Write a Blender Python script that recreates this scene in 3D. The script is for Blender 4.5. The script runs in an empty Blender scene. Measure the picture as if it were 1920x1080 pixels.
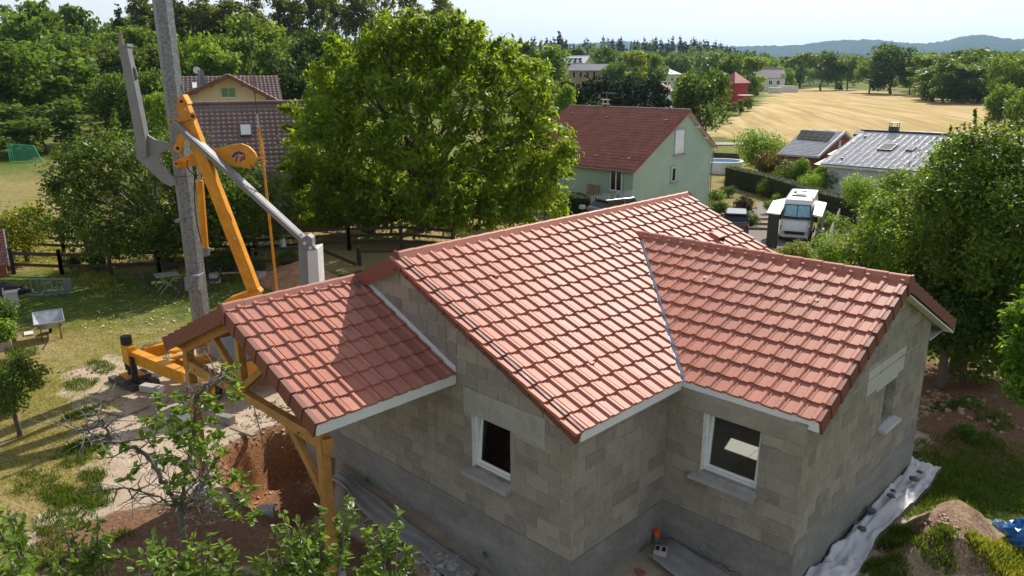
import bpy, bmesh, math, random
import numpy as np
from mathutils import Matrix, Vector

# ------------------------------------------------------------------ camera, sky, sun, exposure
S = bpy.context.scene
COL = S.collection
CAM = np.array((10.725, -8.065, 8.275))
YAW, PITCH, ROLL, FPX = -0.7742, 0.2758, -0.0048, 1440.6
FW = np.array((math.cos(PITCH)*math.sin(YAW), math.cos(PITCH)*math.cos(YAW), -math.sin(PITCH)))
_r = np.array((math.cos(YAW), -math.sin(YAW), 0.0)); _u = np.cross(_r, FW)
RT = _r*math.cos(ROLL) + _u*math.sin(ROLL); UP = -_r*math.sin(ROLL) + _u*math.cos(ROLL)
FWH = np.array((math.sin(YAW), math.cos(YAW), 0.0))
cam_d = bpy.data.cameras.new('camera'); cam = bpy.data.objects.new('camera', cam_d); COL.objects.link(cam)
cam_d.sensor_width = 36.0; cam_d.lens = FPX/1920*36.0
cam_d.clip_start = 0.2; cam_d.clip_end = 30000
M = Matrix.Identity(4)
for i in range(3):
    M[i][0] = RT[i]; M[i][1] = UP[i]; M[i][2] = -FW[i]; M[i][3] = CAM[i]
cam.matrix_world = M
S.camera = cam

SUN = np.array((-0.1888, 0.7295, 0.6574)); SUN /= np.linalg.norm(SUN)
world = bpy.data.worlds.new('World'); S.world = world; world.use_nodes = True
nt = world.node_tree; nt.nodes.clear()
wo = nt.nodes.new('ShaderNodeOutputWorld'); bg = nt.nodes.new('ShaderNodeBackground')
sky = nt.nodes.new('ShaderNodeTexSky'); sky.sky_type = 'NISHITA'; sky.sun_disc = False
sky.sun_elevation = math.asin(SUN[2]); sky.sun_rotation = math.atan2(SUN[0], SUN[1])
sky.air_density = 1.0; sky.dust_density = 2.6; sky.ozone_density = 1.2; sky.altitude = 300
bg.inputs['Strength'].default_value = 0.085
# thin, even high cloud veil over the whole sky
tc = nt.nodes.new('ShaderNodeTexCoord'); mp = nt.nodes.new('ShaderNodeMapping'); mp.inputs['Scale'].default_value = (1.0, 1.0, 5.0)
nz = nt.nodes.new('ShaderNodeTexNoise'); nz.inputs['Scale'].default_value = 2.2; nz.inputs['Detail'].default_value = 5
rp = nt.nodes.new('ShaderNodeMapRange'); rp.inputs['From Min'].default_value = 0.25; rp.inputs['From Max'].default_value = 0.75
rp.inputs['To Min'].default_value = 0.60; rp.inputs['To Max'].default_value = 0.95
mx = nt.nodes.new('ShaderNodeMix'); mx.data_type = 'RGBA'
mx.inputs[7].default_value = (10.7, 10.6, 10.4, 1)
nt.links.new(tc.outputs['Generated'], mp.inputs['Vector']); nt.links.new(mp.outputs[0], nz.inputs['Vector'])
sx = nt.nodes.new('ShaderNodeSeparateXYZ'); nt.links.new(tc.outputs['Generated'], sx.inputs[0])
el = nt.nodes.new('ShaderNodeMapRange'); el.inputs[1].default_value = 0.0; el.inputs[2].default_value = 0.55; el.inputs[3].default_value = 1.15; el.inputs[4].default_value = 0.25
nt.links.new(sx.outputs['Z'], el.inputs[0])
vm = nt.nodes.new('ShaderNodeMath'); vm.operation = 'MULTIPLY'; vm.use_clamp = True
nt.links.new(nz.outputs['Fac'], rp.inputs['Value']); nt.links.new(rp.outputs[0], vm.inputs[0]); nt.links.new(el.outputs[0], vm.inputs[1]); nt.links.new(vm.outputs[0], mx.inputs[0])
nt.links.new(sky.outputs['Color'], mx.inputs[6]); nt.links.new(mx.outputs[2], bg.inputs['Color'])
nt.links.new(bg.outputs[0], wo.inputs['Surface'])
sun_d = bpy.data.lights.new('sun', 'SUN'); sun_d.energy = 5.0; sun_d.angle = math.radians(0.53); sun_d.color = (1.0, 0.93, 0.82)
sun = bpy.data.objects.new('sun', sun_d); COL.objects.link(sun)
sun.rotation_euler = Vector((-SUN[0], -SUN[1], -SUN[2])).to_track_quat('-Z', 'Y').to_euler()
S.view_settings.view_transform = 'Standard'; S.view_settings.look = 'None'
S.view_settings.exposure = 0.38; S.view_settings.gamma = 1.0; S.view_settings.use_curve_mapping = False
S.render.engine = 'CYCLES'
S.cycles.use_denoising = True
S.cycles.max_bounces = 7; S.cycles.diffuse_bounces = 3; S.cycles.glossy_bounces = 2; S.cycles.transmission_bounces = 4
S.cycles.transparent_max_bounces = 8; S.cycles.volume_bounces = 0; S.cycles.sample_clamp_indirect = 6.0
S.cycles.caustics_reflective = False; S.cycles.caustics_refractive = False

# ------------------------------------------------------------------ helpers: points
def ray(px, py): return FW + RT*(px-960)/FPX - UP*(py-540)/FPX
def gz(px, py, z=0.0):
    v = ray(px, py); t = (z-CAM[2])/v[2]; return CAM + v*t
def gd(px, py, D):
    v = ray(px, py); return CAM + v*(D/math.hypot(v[0], v[1]))
def gdep(px, py, dep):
    v = ray(px, py); return CAM + v*(dep/(v @ FWH))
def gax(px, py, ax, val):
    v = ray(px, py); return CAM + v*((val-CAM[ax])/v[ax])
def hsmooth(t): t = np.clip(t, 0, 1); return t*t*(3-2*t)

# value noise on arrays (for terrain and masks)
def vnoise(x, y, seed=0):
    def h(i, j):
        n = (i*374761393 + j*668265263 + seed*1442695041) & 0xffffffff
        n = ((n ^ (n >> 13))*1274126177) & 0xffffffff
        return ((n ^ (n >> 16)) & 0xffff)/65535.0
    x = np.asarray(x, float); y = np.asarray(y, float)
    i = np.floor(x).astype(np.int64); j = np.floor(y).astype(np.int64)
    fx = x-i; fy = y-j; fx = fx*fx*(3-2*fx); fy = fy*fy*(3-2*fy)
    a = h(i, j); b = h(i+1, j); c = h(i, j+1); d = h(i+1, j+1)
    return (a*(1-fx)+b*fx)*(1-fy) + (c*(1-fx)+d*fx)*fy
def fbm(x, y, seed=0, o=4):
    s = 0; a = 0.5
    for k in range(o):
        s = s + a*vnoise(x*2**k, y*2**k, seed+k*7); a *= 0.5
    return s
def sdist(px, py, poly):
    """signed distance (negative inside) of points to a polygon"""
    P = np.asarray(poly, float); d = np.full(px.shape, 1e9); ins = np.zeros(px.shape, bool)
    for k in range(len(P)):
        a = P[k]; b = P[(k+1) % len(P)]; e = b-a
        t = np.clip(((px-a[0])*e[0]+(py-a[1])*e[1])/max(e@e, 1e-9), 0, 1)
        d = np.minimum(d, np.hypot(px-a[0]-e[0]*t, py-a[1]-e[1]*t))
        c = ((a[1] > py) != (b[1] > py))
        with np.errstate(divide='ignore', invalid='ignore'):
            xi = (b[0]-a[0])*(py-a[1])/(b[1]-a[1])+a[0]
        ins ^= c & (px < xi)
    return np.where(ins, -d, d)

# ------------------------------------------------------------------ helpers: materials
MATS = {}
def _mat(name):
    m = bpy.data.materials.new(name); m.use_nodes = True
    n = m.node_tree; n.nodes.clear()
    out = n.nodes.new('ShaderNodeOutputMaterial')
    return m, n, out
def N(n, kind, **kw):
    x = n.nodes.new(kind)
    for k, v in kw.items():
        if k in x.inputs: x.inputs[k].default_value = v
        else: setattr(x, k, v)
    return x
def mixc(n, fac, a, b, bt='MIX'):
    m = n.nodes.new('ShaderNodeMix'); m.data_type = 'RGBA'; m.blend_type = bt
    for i, v in ((0, fac), (6, a), (7, b)):
        if hasattr(v, 'is_linked') or hasattr(v, 'links'): n.links.new(v, m.inputs[i])
        else: m.inputs[i].default_value = v if i == 0 else (*v[:3], 1)
    return m.outputs[2]
def ramp(n, src, a, b, lo=0.0, hi=1.0):
    m = n.nodes.new('ShaderNodeMapRange'); m.inputs[1].default_value = a; m.inputs[2].default_value = b
    m.inputs[3].default_value = lo; m.inputs[4].default_value = hi
    n.links.new(src, m.inputs[0]); return m.outputs[0]
def noise(n, scale, detail=4, rough=0.6, coord=None, dist=0.0, sc=None):
    x = n.nodes.new('ShaderNodeTexNoise'); x.inputs['Scale'].default_value = scale; x.inputs['Detail'].default_value = detail
    x.inputs['Roughness'].default_value = rough; x.inputs['Distortion'].default_value = dist
    if coord is not None:
        if sc:
            mp = n.nodes.new('ShaderNodeMapping'); mp.inputs['Scale'].default_value = sc
            n.links.new(coord, mp.inputs[0]); coord = mp.outputs[0]
        n.links.new(coord, x.inputs['Vector'])
    return x.outputs['Fac']
def coordo(n, kind='Object'):
    return n.nodes.new('ShaderNodeTexCoord').outputs[kind]
def geopos(n): return n.nodes.new('ShaderNodeNewGeometry').outputs['Position']
def math_(n, op, a, b=None):
    m = n.nodes.new('ShaderNodeMath'); m.operation = op
    for i, v in ((0, a), (1, b)):
        if v is None: continue
        if hasattr(v, 'links'): n.links.new(v, m.inputs[i])
        else: m.inputs[i].default_value = v
    return m.outputs[0]
def simple(name, col, rough=0.7, var=0.25, scale=6.0, metal=0.0, bump=0.0, bscale=40.0, col2=None, rand=0.0, sc=None, spec=0.5, coat=0.0, rvar=0.1):
    """procedural surface: base colour broken by noise, optional second colour, fine bump, per-object variation"""
    if name in MATS: return MATS[name]
    m, n, out = _mat(name)
    b = N(n, 'ShaderNodeBsdfPrincipled'); b.inputs['Roughness'].default_value = rough; b.inputs['Metallic'].default_value = metal
    b.inputs['Specular IOR Level'].default_value = spec
    if coat: b.inputs['Coat Weight'].default_value = coat; b.inputs['Coat Roughness'].default_value = 0.1
    co = geopos(n)
    f = noise(n, scale, 5, 0.62, co, 0.2, sc)
    dark = [c*(1-var) for c in col]; lite = [min(1, c*(1+var)) for c in col]
    c = mixc(n, ramp(n, f, 0.3, 0.7), dark, lite)
    if col2:
        f2 = noise(n, scale*0.35, 4, 0.65, co, 0.5)
        c = mixc(n, ramp(n, f2, 0.48, 0.62), c, col2)
    f3 = noise(n, scale*9, 3, 0.6, co)
    c = mixc(n, 0.5*var, c, mixc(n, ramp(n, f3, 0.3, 0.7), (0.0, 0.0, 0.0), (1, 1, 1)), 'OVERLAY')
    if rand:
        oi = n.nodes.new('ShaderNodeObjectInfo')
        hv = n.nodes.new('ShaderNodeHueSaturation')
        n.links.new(ramp(n, oi.outputs['Random'], 0, 1, 1-rand, 1+rand), hv.inputs['Value'])
        n.links.new(c, hv.inputs['Color']); c = hv.outputs[0]
    n.links.new(c, b.inputs['Base Color'])
    rr = ramp(n, f, 0.3, 0.7, max(0.05, rough-rvar), min(1, rough+rvar)); n.links.new(rr, b.inputs['Roughness'])
    if bump:
        bm = N(n, 'ShaderNodeBump'); bm.inputs['Strength'].default_value = bump; bm.inputs['Distance'].default_value = 0.02
        n.links.new(noise(n, bscale, 5, 0.65, co), bm.inputs['Height']); n.links.new(bm.outputs[0], b.inputs['Normal'])
    n.links.new(b.outputs[0], out.inputs[0])
    MATS[name] = m; return m
def leafmat(name, col, trans, tmix=0.42, rough=0.5, var=0.35):
    if name in MATS: return MATS[name]
    m, n, out = _mat(name)
    at = N(n, 'ShaderNodeAttribute'); at.attribute_name = 'tint'
    oi = n.nodes.new('ShaderNodeObjectInfo')
    a = mixc(n, at.outputs['Fac'], [c*(1-var) for c in col], [c*(1+var) for c in col])
    t = mixc(n, at.outputs['Fac'], [c*(1-var) for c in trans], [c*(1+var) for c in trans])
    a = mixc(n, 1.0, a, oi.outputs['Color'], 'MULTIPLY'); t = mixc(n, 1.0, t, oi.outputs['Color'], 'MULTIPLY')
    p = N(n, 'ShaderNodeBsdfPrincipled'); p.inputs['Roughness'].default_value = rough; p.inputs['Specular IOR Level'].default_value = 0.18
    n.links.new(a, p.inputs['Base Color'])
    tr = n.nodes.new('ShaderNodeBsdfTranslucent'); n.links.new(t, tr.inputs[0])
    mx = n.nodes.new('ShaderNodeMixShader'); mx.inputs[0].default_value = tmix
    n.links.new(p.outputs[0], mx.inputs[1]); n.links.new(tr.outputs[0], mx.inputs[2]); n.links.new(mx.outputs[0], out.inputs[0])
    MATS[name] = m; return m
def glassmat(name, tint=(0.02, 0.025, 0.03), refl=0.9):
    if name in MATS: return MATS[name]
    m, n, out = _mat(name)
    g = N(n, 'ShaderNodeBsdfGlossy', Roughness=0.03); g.inputs['Color'].default_value = (refl, refl, refl, 1)
    t = n.nodes.new('ShaderNodeBsdfTransparent'); t.inputs[0].default_value = (0.80, 0.83, 0.83, 1)
    fr = N(n, 'ShaderNodeFresnel', IOR=1.5); mx = n.nodes.new('ShaderNodeMixShader')
    n.links.new(fr.outputs[0], mx.inputs[0]); n.links.new(t.outputs[0], mx.inputs[1]); n.links.new(g.outputs[0], mx.inputs[2])
    n.links.new(mx.outputs[0], out.inputs[0]); MATS[name] = m; return m

# ------------------------------------------------------------------ helpers: objects
def wm(o):
    b = o.matrix_basis
    return (wm(o.parent) @ o.matrix_parent_inverse @ b) if o.parent else b.copy()
def adopt(o, parent):
    if parent is not None:
        o.parent = parent; o.matrix_parent_inverse = wm(parent).inverted()
def tag(o, label=None, cat=None, group=None, kind=None):
    if label: o['label'] = label
    if cat: o['category'] = cat
    if group: o['group'] = group
    if kind: o['kind'] = kind
    return o
def thing(name, label, cat, loc=(0, 0, 0), group=None):
    o = bpy.data.objects.new(name, None); COL.objects.link(o); o.location = [float(c) for c in loc]
    o.empty_display_size = 0.2
    return tag(o, label, cat, group)
def addmesh(name, me, mat, parent=None, mw=None):
    o = bpy.data.objects.new(name, me); COL.objects.link(o)
    if mat is not None and not me.materials: me.materials.append(mat)
    if mw is not None: o.matrix_basis = mw
    adopt(o, parent); return o
def frame(o, u, v, n):
    m = Matrix.Identity(4)
    for i in range(3):
        m[i][0] = float(u[i]); m[i][1] = float(v[i]); m[i][2] = float(n[i]); m[i][3] = float(o[i])
    return m
def unit(v): v = np.asarray(v, float); return v/np.linalg.norm(v)
class MB:
    def __init__(s): s.v = []; s.f = []
    def add(s, vs, fs):
        k = len(s.v); s.v += [tuple(float(c) for c in p) for p in vs]; s.f += [tuple(i+k for i in f) for f in fs]; return s
    def box(s, lo, hi):
        x0, y0, z0 = lo; x1, y1, z1 = hi
        return s.add([(x0,y0,z0),(x1,y0,z0),(x1,y1,z0),(x0,y1,z0),(x0,y0,z1),(x1,y0,z1),(x1,y1,z1),(x0,y1,z1)],
                     [(0,3,2,1),(4,5,6,7),(0,1,5,4),(1,2,6,5),(2,3,7,6),(3,0,4,7)])
    def obox(s, c, u, v, n, hu, hv, hn):
        c, u, v, n = (np.asarray(a, float) for a in (c, u, v, n))
        P = [c+u*a*hu+v*b*hv+n*d*hn for d in (-1, 1) for a, b in ((-1,-1),(1,-1),(1,1),(-1,1))]
        return s.add(P, [(0,3,2,1),(4,5,6,7),(0,1,5,4),(1,2,6,5),(2,3,7,6),(3,0,4,7)])
    def beam(s, a, b, w, h, up=(0, 0, 1)):
        """square-section beam from a to b, w across, h along up"""
        a = np.asarray(a, float); b = np.asarray(b, float); t = unit(b-a)
        sd = np.cross(t, up); sd = unit(sd) if np.linalg.norm(sd) > 1e-4 else np.array((1.0, 0, 0)); u2 = np.cross(sd, t)
        return s.obox((a+b)/2, t, sd, u2, np.linalg.norm(b-a)/2, w/2, h/2)
    def tube(s, pts, rad, n=8, caps=True):
        pts = [np.asarray(p, float) for p in pts]; m = len(pts)
        rad = rad if hasattr(rad, '__len__') else [rad]*m
        rings = []; prev = None
        for i in range(m):
            t = unit(pts[min(i+1, m-1)]-pts[max(i-1, 0)])
            if prev is None:
                a = np.cross(t, (0, 0, 1)); a = a if np.linalg.norm(a) > 0.05 else np.cross(t, (1, 0, 0))
            else: a = prev - t*(prev@t)
            a = unit(a); prev = a; b = np.cross(t, a)
            rings.append([pts[i]+(a*math.cos(2*math.pi*k/n)+b*math.sin(2*math.pi*k/n))*rad[i] for k in range(n)])
        vs = [p for r in rings for p in r]; fs = []
        for i in range(m-1):
            for k in range(n):
                fs.append((i*n+k, i*n+(k+1) % n, (i+1)*n+(k+1) % n, (i+1)*n+k))
        if caps: fs += [tuple(range(n))[::-1], tuple((m-1)*n+k for k in range(n))]
        return s.add(vs, fs)
    def prism(s, poly, d):
        """closed polygon (3D points) extruded by vector d"""
        P = [np.asarray(p, float) for p in poly]; n = len(P); d = np.asarray(d, float)
        vs = P + [p+d for p in P]
        fs = [tuple(range(n))[::-1], tuple(range(n, 2*n))] + [(i, (i+1) % n, n+(i+1) % n, n+i) for i in range(n)]
        return s.add(vs, fs)
    def ring_loft(s, rings, close=True, caps=True):
        n = len(rings[0]); vs = [p for r in rings for p in r]; fs = []
        for i in range(len(rings)-1):
            for k in range(n if close else n-1):
                fs.append((i*n+k, i*n+(k+1) % n, (i+1)*n+(k+1) % n, (i+1)*n+k))
        if caps and close: fs += [tuple(range(n))[::-1], tuple((len(rings)-1)*n+k for k in range(n))]
        return s.add(vs, fs)
    def mesh(s, name, smooth=False):
        me = bpy.data.meshes.new(name); me.from_pydata(s.v, [], s.f); me.update()
        bm = bmesh.new(); bm.from_mesh(me); bmesh.ops.recalc_face_normals(bm, faces=bm.faces); bm.to_mesh(me); bm.free()
        if smooth: me.polygons.foreach_set('use_smooth', [True]*len(me.polygons))
        return me
    def build(s, name, mat, parent=None, smooth=False, bevel=0.0, mw=None):
        me = s.mesh(name, smooth); me.materials.append(mat)
        if bevel:
            bm = bmesh.new(); bm.from_mesh(me)
            bmesh.ops.bevel(bm, geom=[e for e in bm.edges if len(e.link_faces) == 2 and e.calc_face_angle(0) > 0.5], offset=bevel, segments=1, affect='EDGES')
            bm.to_mesh(me); bm.free()
        return addmesh(name, me, None, parent, mw)
def npmesh(name, V, F, smooth=False, tint=None):
    """big mesh from numpy arrays, F is (n,4) or (n,3)"""
    me = bpy.data.meshes.new(name); V = np.asarray(V, np.float32); F = np.asarray(F, np.int32)
    k = F.shape[1]
    me.vertices.add(len(V)); me.vertices.foreach_set('co', V.ravel())
    me.loops.add(F.size); me.loops.foreach_set('vertex_index', F.ravel())
    me.polygons.add(len(F)); me.polygons.foreach_set('loop_start', np.arange(0, F.size, k, dtype=np.int32))
    try: me.polygons.foreach_set('loop_total', np.full(len(F), k, dtype=np.int32))
    except Exception: pass
    if smooth: me.polygons.foreach_set('use_smooth', np.ones(len(F), bool))
    if tint is not None:
        a = me.attributes.new('tint', 'FLOAT', 'FACE'); a.data.foreach_set('value', np.asarray(tint, np.float32))
    me.update(calc_edges=True); me.validate(); return me

# ------------------------------------------------------------------ terrain
def Ppoly(pts): return [tuple(gz(*p)[:2]) for p in pts]
POLY_DIRT = Ppoly([(118,704),(205,668),(330,648),(470,636),(700,690),(780,900),(900,1085),(62,1085),(58,1010),(98,962),(190,942),(207,884),(165,840),(150,782),(126,742)])
POLY_PIT = Ppoly([(418,858),(500,820),(588,794),(612,850),(604,962),(545,992),(470,948),(428,905)])
POLY_MOUND1 = Ppoly([(1705,700),(1790,668),(1935,735),(1935,800),(1850,852),(1765,838),(1712,790)])
POLY_MOUND2 = Ppoly([(1685,985),(1740,938),(1825,952),(1888,1000),(1900,1095),(1600,1095),(1640,1048)])
WALL_BACK = 8.464
def height(x, y):
    x = np.asarray(x, float); y = np.asarray(y, float)
    dx = x-CAM[0]; dy = y-CAM[1]; D = np.hypot(dx, dy)
    fwd = dx*FWH[0]+dy*FWH[1]; a = np.where(fwd > 1, (dx*_r[0]+dy*_r[1])/np.maximum(fwd, 1), np.sign(dx*_r[0]+dy*_r[1])*3)
    left = hsmooth((-0.16-a)/0.22)
    h = left*8.0*hsmooth((D-85)/120)
    mid = hsmooth((a+0.35)/0.2)*hsmooth((0.33-a)/0.12)
    h = h + mid*15*hsmooth((D-400)/320) + 5*hsmooth((D-600)/500)
    amp = np.interp(a, [-0.12, 0.0, 0.12, 0.26, 0.5, 1.2], [0, 0.8, 1.7, 2.75, 2.75, 1.0])
    h = h - amp*hsmooth((fwd-25)/18)*(1-hsmooth((D-85)/110))
    if D.min() > 62: return h
    near = hsmooth((60-D)/20)
    h = h + near*0.10*(fbm(x*0.35, y*0.35, 3)-0.5)
    sd = sdist(x, y, POLY_DIRT) if x.size < 4e6 else 0
    dirt = hsmooth(-sd/0.8)
    h = h + dirt*(0.16*(fbm(x*1.3, y*1.3, 11)-0.5)+0.05*(fbm(x*5, y*5, 13)-0.45))
    for off in (0.0, 1.55):      # wheel ruts left by the crane trailer
        rut = (x+9.6)*0.55+(y+3.2+off*1.0)*0.835+0.25*np.sin(x*0.5)
        h = h - dirt*0.055*np.exp(-(rut/0.13)**2)*hsmooth((x+13)/1.5)*hsmooth((-5.2-x)/1.5) + dirt*0.03*np.exp(-((np.abs(rut)-0.24)/0.09)**2)*hsmooth((x+13)/1.5)*hsmooth((-5.2-x)/1.5)
    # spoil between pit and wall, where the right post stands
    h = h + 0.40*np.exp(-(((x-1.1)/1.3)**2+((y+2.5)/0.8)**2))
    h = h - 0.42*hsmooth((x-0.0)/2.5)*hsmooth((4.2-x)/0.6)*hsmooth((y+1.6)/1.4)*hsmooth((0.5-y)/0.3)
    pit = sdist(x, y, POLY_PIT)+0.16*(fbm(x*2.2, y*2.2, 5)-0.5)
    h = h - 1.15*hsmooth(-pit/0.5+0.2)
    h = h + 0.16*np.exp(-((pit-0.35)/0.3)**2)
    m1 = hsmooth(-sdist(x, y, POLY_MOUND1)/1.6)
    h = h + m1*(0.25+0.9*(fbm(x*0.9, y*0.9, 21)-0.35)+0.25*(fbm(x*3.5, y*3.5, 22)-0.4))
    m2 = hsmooth(-(sdist(x, y, POLY_MOUND2)+0.5*(fbm(x*1.6, y*1.6, 33)-0.5))/0.8)
    h = h + m2*(0.52+0.35*(fbm(x*1.8, y*1.8, 31)-0.5)+0.09*(fbm(x*6, y*6, 34)-0.5))
    return h
def H(x, y): return float(height(np.array([float(x)]), np.array([float(y)]))[0])
def G(px, py):
    p = gz(px, py)
    for _ in range(4): p = gz(px, py, H(p[0], p[1]))
    return p
def px_of(p):
    q = np.asarray(p, float)-CAM; z = q @ FW; return 960+FPX*(q @ RT)/z, 540-FPX*(q @ UP)/z
def GD(px, D, zoff=0.0):
    """ground point at horizontal distance D, under the point zoff above it that shows in column px"""
    p = gd(px, 130, D)
    for _ in range(4):
        p[2] = H(p[0], p[1])+zoff; p = gd(px, px_of(p)[1], D)
    p[2] = H(p[0], p[1]); return p
def GP(pts): return [tuple(G(*p)[:2]) for p in pts]
POLY_FIELD = GP([(1322,252),(1440,264),(1960,276),(1925,255),(1868,218),(1850,196),(1750,180),(1640,171),(1505,163.5),(1450,172),(1425,196),(1375,222)])
POLY_ROAD = GP([(1000,398),(1090,406),(1108,404),(1200,396),(1270,440),(1010,440)])
POLY_GRAVEL = GP([(1335,462),(1395,402),(1440,372),(1462,400),(1545,430),(1540,500),(1440,480)])
POLY_LAWN_R = GP([(1332,330),(1372,330),(1366,348),(1450,362),(1470,372),(1440,384),(1395,362),(1332,372)])

def axis_lines(segs, lo_end, hi_end, g):
    xs = [segs[0][0]]
    for a, b, st in segs:
        n = max(1, round((b-a)/st)); xs += list(np.linspace(a, b, n+1)[1:])
    st = segs[-1][2]; x = xs[-1]; up = []
    while x < hi_end: st *= g; x += st; up.append(x)
    st = segs[0][2]; x = xs[0]; dn = []
    while x > lo_end: st *= g; x -= st; dn.append(x)
    return np.array(dn[::-1]+xs+up)
gx = axis_lines([(-30,-14,0.3),(-14,-6.5,0.14),(-6.5,3.6,0.1),(3.6,14,0.13)], -14000, 9000, 1.09)
gy = axis_lines([(-8,-4.2,0.14),(-4.2,1.5,0.1),(1.5,13,0.14)], -9000, 16000, 1.055)
GX, GY = np.meshgrid(gx, gy)
X = GX.ravel(); Y = GY.ravel(); Z = height(X, Y)
nx, ny = len(gx), len(gy)
ii = (np.arange(ny-1)[:, None]*nx + np.arange(nx-1)[None, :]).ravel()
F = np.stack([ii, ii+1, ii+nx+1, ii+nx], 1)
gme = npmesh('ground', np.stack([X, Y, Z], 1), F, smooth=True)
def vattr(name, val):
    a = gme.attributes.new(name, 'FLOAT', 'POINT'); a.data.foreach_set('value', np.ascontiguousarray(val, dtype=np.float32))
dx = X-CAM[0]; dy = Y-CAM[1]; Dm = np.hypot(dx, dy)
wob = 0.9*(fbm(X*0.8, Y*0.8, 41)-0.5)+0.5*(fbm(X*3, Y*3, 42)-0.5)
sdd = sdist(X, Y, POLY_DIRT)+wob*0.9
pit = sdist(X, Y, POLY_PIT)
bed = np.where((X > -7) & (X < 8) & (Y > -1.4) & (Y < 10.5), 1.0, 0)*hsmooth((7.4-X)/0.6)
m_dirt = np.maximum(hsmooth(-sdd/0.5+0.5), bed*(fbm(X*2, Y*2, 8) > 0.2))
spot = hsmooth((fbm(X*0.55, Y*0.55, 91)-0.60)/0.06)*hsmooth((24-Dm)/4)*(X < -2)
m_dirt = np.maximum(m_dirt, 0.85*spot)
m1 = hsmooth(-(sdist(X, Y, POLY_MOUND1)+wob*1.6)/0.6+0.5)*hsmooth((fbm(X*1.1, Y*1.1, 61)-0.27)/0.12)
m2 = hsmooth(-(sdist(X, Y, POLY_MOUND2)+wob*0.6)/0.3+0.4)
strip = hsmooth((1.6-np.abs(X-7.3-0.35*(Y-9)))/0.7)*hsmooth((Y-9.2)/0.5)*hsmooth((15-Y)/2)
m_red = np.clip(np.maximum(np.maximum(hsmooth((0.35-pit)/0.25), 0.9*m1), np.maximum(0.55*m2, strip)), 0, 1)
# darker, redder soil in front of the porch
tongue = hsmooth(-(sdist(X, Y, Ppoly([(60,1085),(70,1000),(210,960),(420,940),(620,985),(800,1085)]))+wob)/0.8+0.5)
m_red = np.maximum(m_red, 0.8*tongue)
m_dirt = np.clip(np.maximum(np.maximum(m_dirt, m1), np.maximum(m2, strip)), 0, 1)
m_field = hsmooth(-(sdist(X, Y, POLY_FIELD)+3*(fbm(X*0.1, Y*0.1, 71)-0.5))/2.0+0.5)
dry = 0.25+0.9*(fbm(X*0.12, Y*0.12, 51)-0.35)+0.5*(fbm(X*0.6, Y*0.6, 52)-0.5)
fence_d = (dx*FWH[0]+dy*FWH[1])
dry = dry + 0.55*hsmooth((fence_d-31.5)/1.2)*hsmooth((75-fence_d)/20)*hsmooth((20-X)/10)     # mown strip by the rail fences and the meadow
dry = dry - 0.35*hsmooth((Dm-42)/14)*hsmooth((-4-X-0.35*Y)/10)
dry = dry + 0.25*hsmooth((Dm-60)/30)*(1-hsmooth((Dm-200)/60))
dry = np.where((X > 5.5) & (Dm < 30), dry-0.45+0.35*hsmooth((Dm-17)/-2.0), dry)
dry = dry - 0.25*hsmooth((31.3-fence_d)/0.8)*hsmooth((-10.5-X)/2.0)*hsmooth((fence_d-24.0)/2.0)  # lawn painted greener and darker where the orchard tree's shade falls
dry = dry + 0.34*hsmooth((25.0-fence_d)/2.5)*hsmooth((-4.5-X)/2.0)
lawn_r = hsmooth(-(sdist(X, Y, POLY_LAWN_R))/1.0+0.5); dry = np.maximum(dry, 0.75*lawn_r)
m_dry_shade = np.clip(dry, 0, 1)
m_asph = hsmooth(-(sdist(X, Y, POLY_ROAD))/0.4+0.5)
m_grav = hsmooth(-(sdist(X, Y, POLY_GRAVEL)+0.4*wob)/0.5+0.5)
for k, v in (('m_dirt', m_dirt), ('m_red', m_red), ('m_field', m_field), ('m_dry_shade', m_dry_shade), ('m_asph', m_asph), ('m_grav', m_grav), ('m_orange_sunlit', hsmooth((0.5-np.abs(pit+0.22))/0.28)*hsmooth((-3.45-X)/0.45))): vattr(k, v)

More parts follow.
